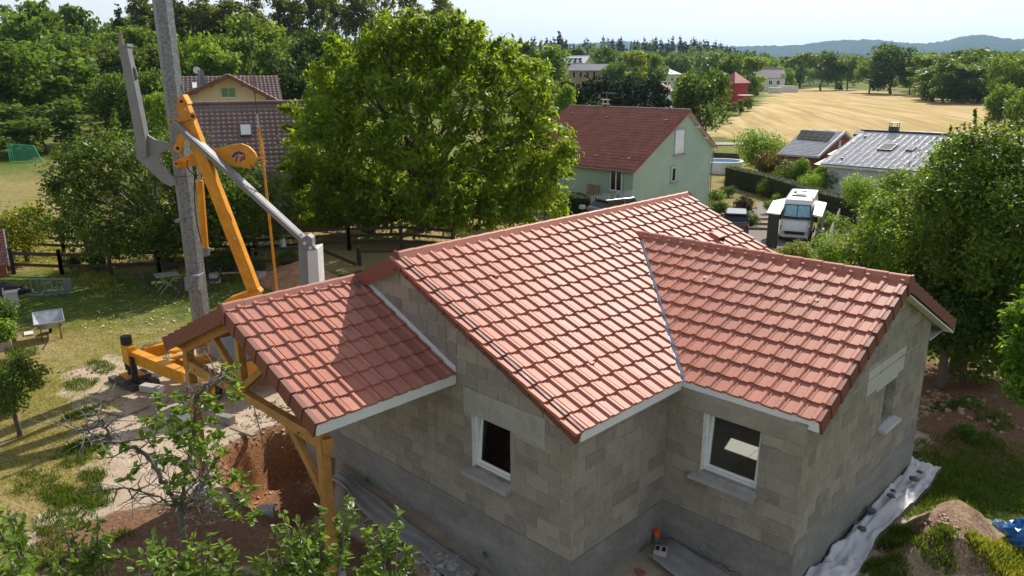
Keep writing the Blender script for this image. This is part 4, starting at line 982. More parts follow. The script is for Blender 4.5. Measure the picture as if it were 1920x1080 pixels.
# hoses and worn details
for k, (x0, y0, x1, y1, sag) in enumerate(((366, 320, 378, 455, 6), (352, 300, 372, 330, 9), (362, 225, 396, 330, 4), (404, 340, 452, 470, -5))):
    a_, b_ = cr(x0, y0, -0.42-0.02*k), cr(x1, y1, -0.42-0.02*k); m_ = cr((x0+x1)/2-sag, (y0+y1)/2+4, -0.46); MB().tube([a_, a_*0.5+m_*0.5-CR*0.03, m_, m_*0.5+b_*0.5-CR*0.03, b_], 0.016, 6).build('hose', M_BLK, crane)
for (px, py) in ((372, 262), (384, 292), (440, 447), (462, 505), (474, 535), (348, 205)): MB().tube([cr(px, py, -0.52), cr(px, py, -0.49)], 0.028, 8).build('bolt', M_STEEL, arm)
for (px, py) in ((262, 215), (267, 252), (268, 285), (240, 120)): MB().tube([cr(px, py, -0.20), cr(px, py, -0.17)], 0.022, 8).build('bolt', M_GALV, crane)
# chassis and outriggers
M_WOOD = simple('weathered_plank', (0.33, 0.25, 0.17), 0.85, 0.25, 4.0, rand=0.15)
J = np.array((-10.55, -1.30, 0.0)); gj = H(J[0], J[1])
K1 = np.array((-8.05, -0.85, 0.80)); K2 = np.array((-10.1, 1.6, 0.85)); CC = np.array((-8.7, 1.6, 0.8))
MB().beam((J[0]+0.25, J[1]+0.08, 0.86), K1, 0.26, 0.34).build('outrigger_beam', M_YEL, crane, bevel=0.01)
MB().beam((J[0]+0.18, J[1]+0.35, 0.88), K2, 0.26, 0.32).build('outrigger_beam', M_YEL, crane, bevel=0.01)
MB().beam((-9.3, -0.95, 0.70), (-8.9, 0.9, 0.75), 0.22, 0.26).build('cross_beam', M_YEL, crane, bevel=0.01)
MB().beam(K1, (-6.9, -0.7, 0.72), 0.24, 0.36).build('outrigger_beam', M_YEL, crane, bevel=0.01)
MB().box((-9.6, 0.5, 0.55), (-7.4, 2.4, 0.95)).build('chassis', M_YEL, crane, bevel=0.02)
MB().box((J[0]-0.16, J[1]-0.12, 0.62), (J[0]+0.30, J[1]+0.12, 1.16)).build('jack_head', M_YEL, crane, bevel=0.015)
MB().tube([(J[0]-0.02, J[1], 1.16), (J[0]-0.02, J[1], 1.40)], [0.15, 0.145], 14).build('jack_cap', M_BLK, crane, bevel=0.02)
MB().tube([(J[0], J[1], 0.64), (J[0], J[1], 0.45), (J[0], J[1], 0.44), (J[0], J[1], 0.30)], [0.14, 0.135, 0.09, 0.09], 12).build('jack_leg', M_BLK, crane)
MB().box((J[0]+0.34, J[1]-0.12, 0.20), (J[0]+0.46, J[1]+0.02, 0.9)).build('jack_leg', M_BLK, crane)
MB().box((J[0]-0.28, J[1]-0.24, 0.27), (J[0]+0.30, J[1]+0.26, 0.305)).build('jack_foot', M_YEL, crane)
MB().tube([(-7.55, -0.72, 0.95), (-7.55, -0.72, 0.05)], 0.09, 10).build('jack_leg', M_BLK, crane)
MB().box((-7.8, -0.95, 0.0), (-7.3, -0.5, 0.06)).build('jack_foot', M_WOOD, crane)
for (x, y, z) in ((-9.55, -0.45, 0.98), (-9.15, -0.55, 0.93)): MB().tube([(x, y, z-0.25), (x, y, z), (x, y, z+0.01), (x, y, z+0.07)], [0.06, 0.06, 0.17, 0.16], 12).build('bollard_cap', M_YEL, crane)
MB().box((-8.6, 0.1, 0.95), (-7.5, 1.2, 1.75)).build('winch_box', simple('blue_grey_box', (0.16, 0.21, 0.26), 0.5, 0.1, 3.0), crane, bevel=0.03)
MB().prism([(x, 0.42, z) for x, z in ((-9.9, 0.95), (-7.6, 0.95), (-8.3, 1.25), (-10.0, 1.25))], (0, 0.9, 0)).build('slew_table', M_YEL, crane, bevel=0.02)
for yy in (-0.2, 2.2):
    MB().tube([(-8.0, yy-0.13, 0.36), (-8.0, yy+0.13, 0.36)], 0.36, 18).build('wheel', M_BLK, crane, bevel=0.02)
# timber packing under the outrigger: each sleeper is its own thing
def plank(name, c, ang, hl, hw, hh, label, mat=M_WOOD, group=None, cat='plank', tilt=0.0):
    c = np.asarray(c, float); u = np.array((math.cos(ang), math.sin(ang), tilt)); u = unit(u); v = unit(np.cross(K, u)); n = np.cross(u, v)
    o = MB().obox(c, u, v, n, hl, hw, hh).build(name, mat, None, bevel=min(0.008, hh*0.3)); return tag(o, label, cat, group)
M_SLEEP = simple('dark_sleeper', (0.075, 0.065, 0.055), 0.85, 0.3, 5.0, rand=0.2)
zj = gj
plank('sleeper', (J[0]-0.05, J[1]-0.22, zj+0.07), 0.15, 0.62, 0.11, 0.07, 'dark sleeper under the near edge of the crane outrigger foot', M_SLEEP, None, 'sleeper')
plank('sleeper', (J[0]-0.02, J[1]+0.06, zj+0.07), 0.15, 0.62, 0.11, 0.07, 'dark sleeper in the middle under the crane outrigger foot', M_SLEEP, None, 'sleeper')
plank('sleeper', (J[0]-0.02, J[1]+0.34, zj+0.07), 0.12, 0.60, 0.11, 0.07, 'dark sleeper at the back under the crane outrigger foot', M_SLEEP, None, 'sleeper')
plank('sleeper', (J[0]-0.10, J[1]+0.02, zj+0.20), 1.70, 0.40, 0.13, 0.065, 'short dark sleeper across the others beneath the outrigger jack', M_SLEEP, None, 'sleeper')
plank('sleeper', (J[0]+0.18, J[1]+0.03, zj+0.20), 1.70, 0.40, 0.12, 0.065, 'short dark sleeper across the others, beside the outrigger jack', M_SLEEP, None, 'sleeper')
plank('plank', (J[0]-0.45, J[1]-0.75, zj+0.02), -0.55, 0.55, 0.10, 0.02, 'pale plank lying on the sand left of the outrigger sleepers', M_WOOD)
plank('plank', (J[0]+0.55, J[1]-0.95, H(J[0]+0.55, J[1]-0.95)+0.03), 0.45, 0.30, 0.09, 0.03, 'short weathered board with holes on the sand below the outrigger', M_WOOD)
plank('concrete_kerb', (J[0]+0.95, J[1]+0.15, zj+0.09), 0.45, 0.32, 0.12, 0.09, 'grey concrete block set beside the outrigger sleepers', M_CONC, None, 'block')

# ------------------------------------------------------------------ building site clutter
def blockpiece(name, px, py, size, ang, label, mat, cat='block', dz=0.0, hollow=True):
    p = G(px, py); o = thing(name, label, cat, (p[0], p[1], p[2]))
    u = np.array((math.cos(ang), math.sin(ang), 0)); v = np.array((-u[1], u[0], 0)); c = p+K*(size[2]/2+dz)
    MB().obox(c, u, v, K, size[0]/2, size[1]/2, size[2]/2).build('body', mat, o, bevel=0.006)
    if hollow:
        for s in (-0.25, 0.25): MB().obox(c+u*size[0]*s, u, v, K, size[0]*0.15, size[1]*0.32, size[2]/2+0.0015).build('hollow', M_DARK, o)  # solid dark inserts paint the shade inside the block's cores
    return o
blockpiece('concrete_block', 500, 968, (0.30, 0.20, 0.20), 0.9, 'single grey concrete block on the earth in front of the trench', M_CONC, hollow=False)
blockpiece('concrete_block', 1238, 1047, (0.22, 0.20, 0.20), 0.4, 'pale hollow block on the ground in the corner beside the orange capped pipe', simple('pale_block', (0.42, 0.40, 0.36), 0.9, 0.15, 6.0, bump=0.2))
blockpiece('concrete_block', 422, 792, (0.50, 0.20, 0.20), 0.35, 'dark concrete block lying at the foot of the far porch post', simple('dim_block', (0.22, 0.20, 0.18), 0.95, 0.2, 5.0), hollow=False)
M_ORG = simple('orange_pipe_plug', (0.75, 0.10, 0.02), 0.45, 0.06, 6.0)
def standpipe(px, py, h, r, label):
    p = G(px, py); o = thing('drain_pipe', label, 'pipe', p)
    MB().tube([p-K*0.2, p+K*h], r, 14).build('pipe', M_GPVC, o, smooth=False); MB().tube([p+K*(h-0.005), p+K*(h+0.10)], [r*1.12, r*1.15], 14).build('plug', M_ORG, o); return o
pp = np.array((XR+0.10, 2.42)); o = thing('drain_pipe', 'grey drain pipe with an orange plug standing in the inner corner of the house', 'pipe', (*pp, H(*pp)))
MB().tube([(*pp, H(*pp)-0.2), (*pp, 0.20)], 0.05, 14).build('pipe', M_GPVC, o); MB().tube([(*pp, 0.20), (*pp, 0.29)], [0.058, 0.062], 14).build('plug', M_ORG, o)
p_ = np.array((1.34, -2.86)); zz = H(*p_); o = thing('drain_pipe', 'grey drain pipe with an orange plug beside the near porch post base', 'pipe', (*p_, zz))
MB().tube([(*p_, zz-0.2), (*p_, zz+0.22)], 0.055, 14).build('pipe', M_GPVC, o); MB().tube([(*p_, zz+0.22), (*p_, zz+0.31)], [0.062, 0.066], 14).build('plug', M_ORG, o)
M_TERRA = simple('broken_clay', (0.34, 0.12, 0.07), 0.8, 0.25, 6.0, rand=0.15)
def shard(px, py, s, ang, label, mat=M_TERRA, name='tile_shard', cat='tile', group=None):
    p = G(px, py); rg = random.Random(int(px*7+py)); n = 6
    pts = [p+np.array((math.cos(ang+2*math.pi*k/n)*s*rg.uniform(0.5, 1.3), math.sin(ang+2*math.pi*k/n)*s*0.6*rg.uniform(0.6, 1.2), 0.03+0.04*rg.random())) for k in range(n)]
    return tag(MB().prism(pts, (0, 0, -0.06)).build(name, mat, None, bevel=0.006), label, cat, group)
shard(1262, 1028, 0.16, 0.6, 'longer broken clay tile lying by the inner corner of the house')
shard(1276, 1040, 0.10, 1.6, 'smaller broken clay tile just below the longer one in the inner corner')
shard(1328, 1072, 0.13, 0.2, 'rounded clay tile piece under the wing window at the picture edge')
shard(1200, 1075, 0.12, 2.0, 'clay tile piece at the foot of the short house wall')
# rubble heap by the front wall
rg = np.random.default_rng(5); rub = MB()
def rocks(mb, n, cx, cy, rx, ry, smin, smax, seed, zoff=0.0):
    rr = np.random.default_rng(seed)
    for _ in range(n):
        a = rr.uniform(0, 2*math.pi); q = math.sqrt(rr.uniform(0, 1)); x = cx+rx*q*math.cos(a); y = cy+ry*q*math.sin(a); s = rr.uniform(smin, smax)*(1.2-0.5*q)
        z = H(x, y)+s*0.25+zoff*(1-q)
        R = Matrix.Rotation(rr.uniform(0, 6), 3, 'Z') @ Matrix.Rotation(rr.uniform(-0.7, 0.7), 3, 'X')
        pts = [np.array(R @ Vector((sx*s*rr.uniform(0.6, 1.1), sy*s*rr.uniform(0.5, 0.9), sz*s*rr.uniform(0.35, 0.6))))+np.array((x, y, z)) for sz in (-1, 1) for sx, sy in ((-1,-1),(1,-1),(1,1),(-1,1))]
        mb.add(pts, [(0,3,2,1),(4,5,6,7),(0,1,5,4),(1,2,6,5),(2,3,7,6),(3,0,4,7)])
pr0 = G(840, 1068); rocks(rub, 170, pr0[0], pr0[1], 0.8, 0.45, 0.02, 0.085, 3, 0.12)
M_RUB = simple('grey_rubble', (0.40, 0.38, 0.355), 0.95, 0.3, 8.0)
tag(rub.build('rubble', M_RUB), 'heap of grey rubble at the foot of the front wall', kind='stuff')
rub = MB()
for (px, py, n, rx, ry, a, b) in ((540, 780, 160, 1.5, 0.7, 0.02, 0.07), (470, 825, 60, 0.7, 0.3, 0.012, 0.04), (585, 835, 40, 0.4, 0.25, 0.03, 0.07), (330, 900, 60, 1.4, 0.9, 0.01, 0.04), (420, 760, 70, 1.6, 0.8, 0.015, 0.05), (1340, 1072, 60, 0.5, 0.2, 0.015, 0.05), (250, 800, 200, 2.0, 1.6, 0.01, 0.045), (330, 980, 60, 1.6, 1.0, 0.01, 0.03), (480, 930, 70, 0.9, 0.7, 0.01, 0.04), (170, 700, 80, 1.2, 0.8, 0.01, 0.04), (700, 980, 120, 0.8, 0.5, 0.01, 0.04), (1260, 1050, 60, 0.5, 0.3, 0.01, 0.03)):
    p = G(px, py); rocks(rub, n, p[0], p[1], rx, ry, a, b, int(px))
tag(rub.build('stones', simple('pale_stones', (0.37, 0.29, 0.22), 0.95, 0.3, 8.0)), 'loose pale stones scattered on the dug earth', kind='stuff')
rub = MB()
for (px, py, n, rx, ry, a, b) in ((1880, 700, 140, 1.4, 1.6, 0.02, 0.09), (1790, 760, 90, 1.6, 1.2, 0.02, 0.08), (1770, 640, 60, 1.0, 0.8, 0.03, 0.12), (1745, 990, 110, 0.5, 0.4, 0.01, 0.035), (1790, 1035, 70, 0.8, 0.6, 0.01, 0.05), (1740, 760, 50, 0.3, 0.9, 0.02, 0.06)):
    p = G(px, py); rocks(rub, n, p[0], p[1], rx, ry, a, b, int(px)+1)
tag(rub.build('clods', simple('earth_clods', (0.36, 0.26, 0.18), 0.95, 0.35, 6.0)), 'clods and stones on the spoil heaps right of the house', kind='stuff')

# grey fleece laid along the wing wall, with stones holding it down
def sheet(name, rows, label, mat, cat='sheet', seed=1, fold=0.06, sub=5):
    """rows: list of (left point px, right point px) along the sheet; folded cloth surface with thickness"""
    A = [G(*a) for a, b in rows]; B = [G(*b) for a, b in rows]; V = []; nu, nv = (len(rows)-1)*sub+1, 15
    for i in range(nu):
        t = i/sub; k = min(int(t), len(rows)-2); f = t-k
        a = A[k]*(1-f)+A[k+1]*f; b = B[k]*(1-f)+B[k+1]*f
        for j in range(nv):
            s = j/(nv-1); p = a*(1-s)+b*s
            w = fbm(np.array([s*4.5+seed]), np.array([i*0.10]), seed)[0]-0.45 + 0.5*(fbm(np.array([s*9+seed]), np.array([i*0.3]), seed+4)[0]-0.45)
            V.append((p[0], p[1], H(p[0], p[1])+0.11+fold*max(-0.30, w)*2.6))
    V = np.array(V); ii = (np.arange(nu-1)[:, None]*nv+np.arange(nv-1)[None, :]).ravel(); Fq = np.stack([ii, ii+1, ii+nv+1, ii+nv], 1)
    o = addmesh(name, npmesh(name, V, Fq, smooth=True), mat); sm = o.modifiers.new('thick', 'SOLIDIFY'); sm.thickness = 0.012
    return tag(o, label, cat)
SHEET_ROWS = [((1480, 1125), (1560, 1140)), ((1530, 1072), (1602, 1085)), ((1552, 1051), (1622, 1055)), ((1595, 1008), (1645, 1015)), ((1648, 945), (1690, 968)), ((1675, 915), (1722, 940)), ((1704, 888), (1745, 912)), ((1706, 868), (1764, 880))]
M_FLEECE = simple('pale_fleece', (0.60, 0.60, 0.615), 0.75, 0.12, 2.0, bump=0.25, bscale=14)
sheet('ground_sheet', SHEET_ROWS, 'crumpled pale grey sheet weighted with stones along the wing wall', M_FLEECE, seed=3, fold=0.12, sub=14)
M_FELT = simple('dim_felt', (0.30, 0.285, 0.275), 0.9, 0.15, 2.0, bump=0.2, bscale=14)
sheet('ground_sheet', [((640, 888), (618, 905)), ((700, 934), (665, 950)), ((770, 992), (720, 1005)), ((830, 1032), (790, 1050)), ((900, 1075), (860, 1110))], 'flat grey felt strip along the front gable wall behind the porch', M_FELT, seed=8, fold=0.025, sub=6)
sheet('ground_sheet', [((1256, 1016), (1215, 1050)), ((1330, 1064), (1290, 1110)), ((1400, 1105), (1380, 1140))], 'flat grey felt strip under the wing window', M_FELT, seed=11, fold=0.02, sub=6)
M_DSTONE = simple('dark_stone', (0.12, 0.12, 0.125), 0.9, 0.25, 8.0)
for (px, py, s, lb) in ((1711, 917, 0.11, 'flat dark stone on the far end of the grey sheet'), (1672, 938, 0.055, 'smaller dark stone on the sheet above the middle pair'), (1668, 949, 0.085, 'dark stone on the sheet just below the smaller one'), (1630, 978, 0.12, 'large grey stone on the sheet near the wall pipe'), (1614, 1012, 0.09, 'grey stone on the lower part of the sheet'), (1722, 903, 0.07, 'jagged dark stone beside the folded end of the sheet')):
    p = G(px, py); rr = np.random.default_rng(px); b = MB()
    rings = []
    for k, (zz, q) in enumerate(((0.0, 0.75), (0.35, 1.0), (0.7, 0.75), (0.85, 0.3))):
        rings.append([p+np.array((math.cos(a)*s*q*rr.uniform(0.8, 1.2), math.sin(a)*s*0.75*q*rr.uniform(0.8, 1.2), 0.20+zz*s*0.9)) for a in np.linspace(0, 2*math.pi, 8)[:-1]])
    tag(b.ring_loft(rings).build('stone', M_DSTONE, None, smooth=True), lb, 'stone')
# blue tarpaulin bundles at the right edge
M_TARP = simple('blue_tarpaulin', (0.012, 0.13, 0.42), 0.3, 0.15, 2.0, bump=0.3, bscale=8)
def bundle(px, py, r, h, label, mat, seed, name='tarpaulin_bundle', cat='tarpaulin'):
    p = G(px, py); rr = np.random.default_rng(seed); rings = []
    for zz, q in ((-0.05, 0.95), (0.12, 1.05), (0.3, 0.95), (0.5, 1.02), (0.68, 0.85), (0.82, 0.8), (0.94, 0.5), (1.0, 0.15)):
        rings.append([p+np.array((math.cos(a)*r*q*rr.uniform(0.74, 1.2), math.sin(a)*r*q*rr.uniform(0.74, 1.2), h*zz*rr.uniform(0.82, 1.1))) for a in np.linspace(0, 2*math.pi, 15)[:-1]])
    return tag(MB().ring_loft(rings).build(name, mat, None), label, cat)
bundle(1916, 1016, 0.29, 0.42, 'large creased blue tarpaulin bundle on the grass at the right edge', M_TARP, 2)
bundle(1873, 990, 0.12, 0.16, 'small blue and white bag beside the blue tarpaulin bundle', simple('pale_blue_bag', (0.20, 0.33, 0.52), 0.4, 0.6, 7.0), 5, 'plastic_bag', 'bag')
# cord into the trench, stick on the mound
def cord(name, pts, r, mat, label, cat='cord'):
    return tag(MB().tube(pts, r, 6).build(name, mat, None), label, cat)
a = G(497, 885); b = G(486, 800)
cord('cord', [np.array((-1.35, -2.3, 2.62)), np.array((-1.50, -2.1, 1.6)), a+K*0.25, a+K*0.02+np.array((0.1, -0.1, 0))], 0.011, simple('pale_cord', (0.35, 0.32, 0.29), 0.8, 0.1, 8.0), 'thin cable hanging from the porch tie beam down to the trench')
q = [G(1700, 1065), G(1730, 1040), G(1790, 1035), G(1850, 1032)]
cord('stick', [p+K*0.05 for p in q], [0.02, 0.018, 0.015, 0.008], simple('dry_stick', (0.36, 0.28, 0.20), 0.9, 0.2, 8), 'long dry stick lying over the near earth mound', 'stick')
p0, p1 = G(690, 1062), G(760, 1030)
cord('rusty_pipe', [p0+K*0.1, p1+K*0.06], 0.05, simple('rusty_brown', (0.20, 0.12, 0.085), 0.8, 0.2, 5.0), 'brown pipe lying on the earth in front of the front wall', 'pipe')
p = G(290, 775); 
tag(MB().prism([G(290+dx_, 775+dy_)+K*zz for dx_, dy_, zz in ((30, 4, 0.12), (52, 0, 0.25), (75, 8, 0.22), (78, 18, 0.05), (50, 22, 0.1), (34, 16, 0.05))], (0.05, 0.1, -0.08)).build('white_bag', simple('white_sacking', (0.62, 0.60, 0.57), 0.7, 0.1, 6.0), None), 'crumpled white sack on the ground left of the far porch post', 'sack')
# heap behind the crane
def heap(px, py, rx, ry, h, label, mat, name='earth_heap', cat='earth heap', seed=1):
    p = G(px, py); n = 26; V = []; rr = np.random.default_rng(seed)
    for i in range(n):
        for j in range(n):
            x = (i/(n-1)*2-1); y = (j/(n-1)*2-1); r2 = math.hypot(x, y)
            X_, Y_ = p[0]+x*rx*1.1, p[1]+y*ry*1.1
            z = H(X_, Y_)-0.05+h*max(0, 1-r2)**0.8*(0.7+0.6*float(fbm(np.array([x*3+seed]), np.array([y*3.]), seed)[0]))+0.07*h*rr.random()*(r2 < 0.95)
            V.append((X_, Y_, z))
    ii = (np.arange(n-1)[:, None]*n+np.arange(n-1)[None, :]).ravel()
    return tag(addmesh(name, npmesh(name, np.array(V), np.stack([ii, ii+1, ii+n+1, ii+n], 1), smooth=True), mat), label, cat)
heap(565, 528, 2.2, 1.4, 0.85, 'reddish earth heap behind the crane head post on the lawn', simple('red_earth', (0.33, 0.17, 0.09), 0.95, 0.35, 4.0, bump=0.5, bscale=12))

# offcuts left on the site
for (px, py, an, hl, hw, hh, lb) in ((205, 775, 0.4, 0.45, 0.05, 0.02, 'thin batten offcut on the sand below the outrigger'), (262, 770, 1.9, 0.30, 0.04, 0.02, 'short batten lying across the sand beside the outrigger'), (455, 812, 0.2, 0.40, 0.06, 0.025, 'plank offcut at the top edge of the trench'), (520, 765, 2.6, 0.55, 0.05, 0.02, 'long batten under the porch near the stones'), (790, 1050, 0.9, 0.40, 0.05, 0.025, 'dusty board by the rubble at the front wall'), (1405, 1074, 0.5, 0.35, 0.05, 0.02, 'board end on the felt under the wing window')):
    p_ = G(px, py); plank('offcut', p_+K*(hh+0.02), an, hl, hw, hh, lb, M_WOOD, None, 'offcut')

# ------------------------------------------------------------------ neighbouring houses
M_GREENR = simple('pale_green_render', (0.40, 0.52, 0.42), 0.9, 0.08, 0.8, bump=0.35, bscale=9, col2=(0.36, 0.475, 0.385))
M_REDT = simple('red_brown_tiles', (0.36, 0.14, 0.105), 0.6, 0.25, 1.2, spec=0.3)
M_BRNT = simple('dark_brown_tiles', (0.225, 0.155, 0.14), 0.6, 0.22, 1.0, spec=0.35)
M_GRYT = simple('grey_slate_tiles', (0.66, 0.65, 0.67), 0.34, 0.10, 1.5, spec=0.9)
M_CREAM = simple('cream_render', (0.62, 0.54, 0.34), 0.9, 0.06, 1.0)
M_WREND = simple('white_render', (0.72, 0.72, 0.70), 0.9, 0.05, 1.0)
M_BRWOOD = simple('brown_boarding', (0.16, 0.07, 0.04), 0.8, 0.2, 3.0)
M_SHUT = simple('green_shutter_paint', (0.10, 0.27, 0.16), 0.6, 0.1, 6.0)
M_DGLASS = simple('dark_pane', (0.02, 0.022, 0.026), 0.12, 0.1, 2.0)
def tiled_slope(o, u, v, n, width, length, gauge, tw, rib, mat, parent, name='tile_field', step=0.03):
    """overlapping courses of profiled tiles, one joined mesh"""
    o, u, v, n = (np.asarray(a, float) for a in (o, u, v, n)); rows = max(1, int(round(length/gauge))); g = length/rows
    cols = max(1, int(round(width/tw))); w = width/cols
    if rib > 0: sec = [(0.0, 0.0), (0.5, 0.0), (0.62, rib), (0.86, rib)]
    else: sec = [(0.0, 0.0), (0.96, 0.0), (0.98, -0.012)]
    xs = [(c+s)*w for c in range(cols) for s, _ in sec]+[width]; zs = [z for c in range(cols) for _, z in sec]+[0.0]
    m = len(xs); V = []; F = []
    rr = np.random.default_rng(7)
    for r in range(rows):
        k = len(V); j = rr.uniform(-0.004, 0.004, m)
        for (yy, dz, f) in ((r*g-0.02, 0.0, 1), ((r+1)*g, step, 1), ((r+1)*g, 0.0, 0.6)):
            for x, z, jj in zip(xs, zs, j): V.append(o+u*x+v*yy+n*(z*f+dz+jj))
        for q in range(2):
            for i in range(m-1): F.append((k+q*m+i, k+(q+1)*m+i, k+(q+1)*m+i+1, k+q*m+i+1))
    me = npmesh(name, np.array(V), np.array(F)); ob = addmesh(name, me, mat, parent); ob['kind'] = 'stuff'; return ob
def wbox(o, u, n, s, z, w, h, d0, d1, mb):
    mb.obox(np.asarray(o)+u*s+K*z+n*(d0+d1)/2, u, n, K, w/2, (d1-d0)/2, h/2); return mb
def add_window(parent, o, u, n, s, z, w, h, frame_m=None, pane=None, sill=True, shutters=None, mull=1):
    """window on the wall plane o + u s + z, n outward"""
    u = np.asarray(u, float); n = np.asarray(n, float); frame_m = frame_m or M_PVC; t = max(0.05, w*0.07); f = MB()
    for ss in (-w/2+t/2, w/2-t/2): wbox(o, u, n, s+ss, z, t, h, -0.02, 0.035, f)
    for zz in (-h/2+t/2, h/2-t/2): wbox(o, u, n, s, z+zz, w-2*t, t, -0.02, 0.035, f)
    for k in range(mull): wbox(o, u, n, s+(k+1)*w/(mull+1)-w/2, z, t*1.2, h-2*t, -0.02, 0.03, f)
    fo = f.build('window', frame_m, parent); wbox(o, u, n, s, z, w-2*t, h-2*t, -0.015, 0.012, MB()).build('pane', pane or M_DGLASS, fo)
    if sill: wbox(o, u, n, s, z-h/2-0.05, w+0.2, 0.08, -0.02, 0.12, MB()).build('window_sill', M_CONC, parent)
    if shutters:
        for sd in (-1, 1): wbox(o, u, n, s+sd*w*0.78, z, w*0.5, h*1.02, 0.0, 0.05, MB()).build('shutter', shutters, parent)
    return fo
def gable_house(name, label, c, ang, lu, lw, ez, rz, wm_, rm, over=0.4, group=None, gauge=0.36, tw=0.3, rib=0.03, tiles=True, front_only=None, cat='house'):
    """c ground centre, ridge along ang, length lu, width lw; returns thing and axes"""
    u = np.array((math.cos(ang), math.sin(ang), 0)); w = np.array((-u[1], u[0], 0)); c = np.asarray(c, float)
    t = thing(name, label, cat, c, group); hw = lw/2; z0 = c[2]-0.6
    P = lambda a, b, z: c+u*a+w*b+K*(z-c[2])
    MB().prism([P(-lu/2, -hw, z0), P(-lu/2, hw, z0), P(-lu/2, hw, ez), P(-lu/2, 0, rz-0.04), P(-lu/2, -hw, ez)], u*lu).build('wall', wm_, t)
    s = (rz-ez)/hw; ze = ez-s*over; hwo = hw+over; th = 0.16
    MB().prism([P(-lu/2-over, -hwo, ze), P(-lu/2-over, 0, rz), P(-lu/2-over, hwo, ze), P(-lu/2-over, hwo, ze+th), P(-lu/2-over, 0, rz+th), P(-lu/2-over, -hwo, ze+th)], u*(lu+2*over)).build('roof', rm, t)
    roof_o = t.children[-1] if len(t.children) else None
    roof_o = [q for q in bpy.data.objects if q.parent is t and q.name.startswith('roof')][-1]
    ln = math.hypot(hwo, rz-ze); cc = hwo/ln; sc_ = (rz-ze)/ln
    for sd in (-1, 1):
        if not tiles: continue
        v = w*sd*cc-K*sc_; n = w*sd*sc_+K*cc; uu = u if np.cross(u, v) @ n > 0 else -u
        tiled_slope(P(0, 0, rz+th)-uu*(lu/2+over)+n*0.004, uu, v, n, lu+2*over, ln, gauge, tw, rib, rm, roof_o)
    MB().tube([P(-lu/2-over, 0, rz+th+0.03), P(lu/2+over, 0, rz+th+0.03)], 0.11, 8).build('ridge', rm, roof_o)
    return t, u, w, P, roof_o

# -- pale green house
GF = 1.2
GXP, yF, yB, yA = CAM[0]+(-14.4-CAM[0])*GF, CAM[1]+(27.34-CAM[1])*GF, CAM[1]+(35.62-CAM[1])*GF, CAM[1]+(32.51-CAM[1])*GF
zsc = lambda z: CAM[2]+(z-CAM[2])*GF
zA, zEF, zEB = zsc(5.90), zsc(2.98), zsc(3.72)
green = thing('green_house', 'pale green rendered house with a steep red tiled roof beyond the block house', 'house', (GXP-4.5, 31.5, 0))
s1 = (zA-zEF)/(yA-yF); s2 = (zA-zEB)/(yB-yA)
MB().prism([(GXP-10.7, yF, -3.5), (GXP-10.7, yB, -3.5), (GXP-10.7, yB, zEB-0.1), (GXP-10.7, yA, zA-0.08), (GXP-10.7, yF, zEF-0.08)], (10.7, 0, 0)).build('wall', M_GREENR, green)
ov = 0.30
e1 = (yF-0.25, zEF-s1*0.25); e2 = (yB+0.3, zEB-s2*0.3)
MB().prism([(GXP-11.0, e1[0], e1[1]-0.06), (GXP-11.0, yA, zA-0.06), (GXP-11.0, e2[0], e2[1]-0.06), (GXP-11.0, e2[0], e2[1]+0.06), (GXP-11.0, yA, zA+0.06), (GXP-11.0, e1[0], e1[1]+0.06)], (11.0+0.30, 0, 0)).build('roof', M_REDT, green)
groof = [q for q in bpy.data.objects if q.parent is green and q.name.startswith('roof')][-1]
for (ye, ze_, sd) in ((e1[0], e1[1], -1), (e2[0], e2[1], 1)):
    ln = math.hypot(ye-yA, zA-ze_); v = np.array((0, (ye-yA)/ln, (ze_-zA)/ln)); n = np.array((0, sd*(zA-ze_)/ln, abs(ye-yA)/ln)); uu = EX if np.cross(EX, v) @ n > 0 else -EX
    tiled_slope(np.array((GXP+0.30 if uu[0] < 0 else GXP-11.0, yA, zA+0.06))+n*0.004, uu, v, n, 11.3, ln, 0.36, 0.30, 0.03, M_REDT, groof, step=0.05)
for k in range(28):
    x = GXP+0.28-k*0.40; MB().tube([(x, yA, zA+0.10), (x-0.36, yA, zA+0.085)], [0.115, 0.10], 8).build('ridge_tile', M_BRNT, groof)
MB().prism([(GXP+0.02, yA+0.1, zA-0.16), (GXP+0.29, yA+0.1, zA-0.16), (GXP+0.29, e2[0], e2[1]-0.10), (GXP+0.02, e2[0], e2[1]-0.10)], (0, 0, 0.03)).build('soffit', simple('grey_white_board', (0.55, 0.53, 0.49), 0.7, 0.08, 3.0), green)
for f in (0.32, 0.62, 0.93):
    yy = yA+(e2[0]-yA)*f; zz = zA+(e2[1]-zA)*f
    MB().box((GXP+0.01, yy-0.09, zz-0.30), (GXP+0.30, yy+0.09, zz-0.15)).build('purlin_end', M_WREND, green)
def gw(x0, y0, x1, y1): a = gax(x0, y0, 0, GXP); b = gax(x1, y1, 0, GXP); return (a+b)/2, abs(b[1]-a[1]), abs(a[2]-b[2])
def arched(parent, c, u, n, w, h, mat, name, rec=0.0):
    pts = [c+u*(-w/2)+K*(-h/2), c+u*(w/2)+K*(-h/2)]+[c+u*(w/2*math.cos(a))+K*(h/2-0.12+0.16*math.sin(a)) for a in np.linspace(0, math.pi, 9)]
    return MB().prism([p+n*rec for p in pts], n*0.03).build(name, mat, parent)
c_, w_, h_ = gw(1264, 247, 1285, 281)
rv1 = arched(green, c_, EY, EX, 1.4, 1.85, simple('green_reveal', (0.32, 0.43, 0.36), 0.9, 0.06, 2.0), 'window_reveal', 0.002)
wbox(c_, EY, EX, -0.08, -0.05, 1.1, 1.6, 0.03, 0.05, MB()).build('roller_shutter', M_PVC, rv1); wbox(c_, EY, EX, 0, -0.97, 1.6, 0.08, 0, 0.16, MB()).build('window_sill', M_CONC, green)
c_, w_, h_ = gw(1257, 314, 1269, 338)
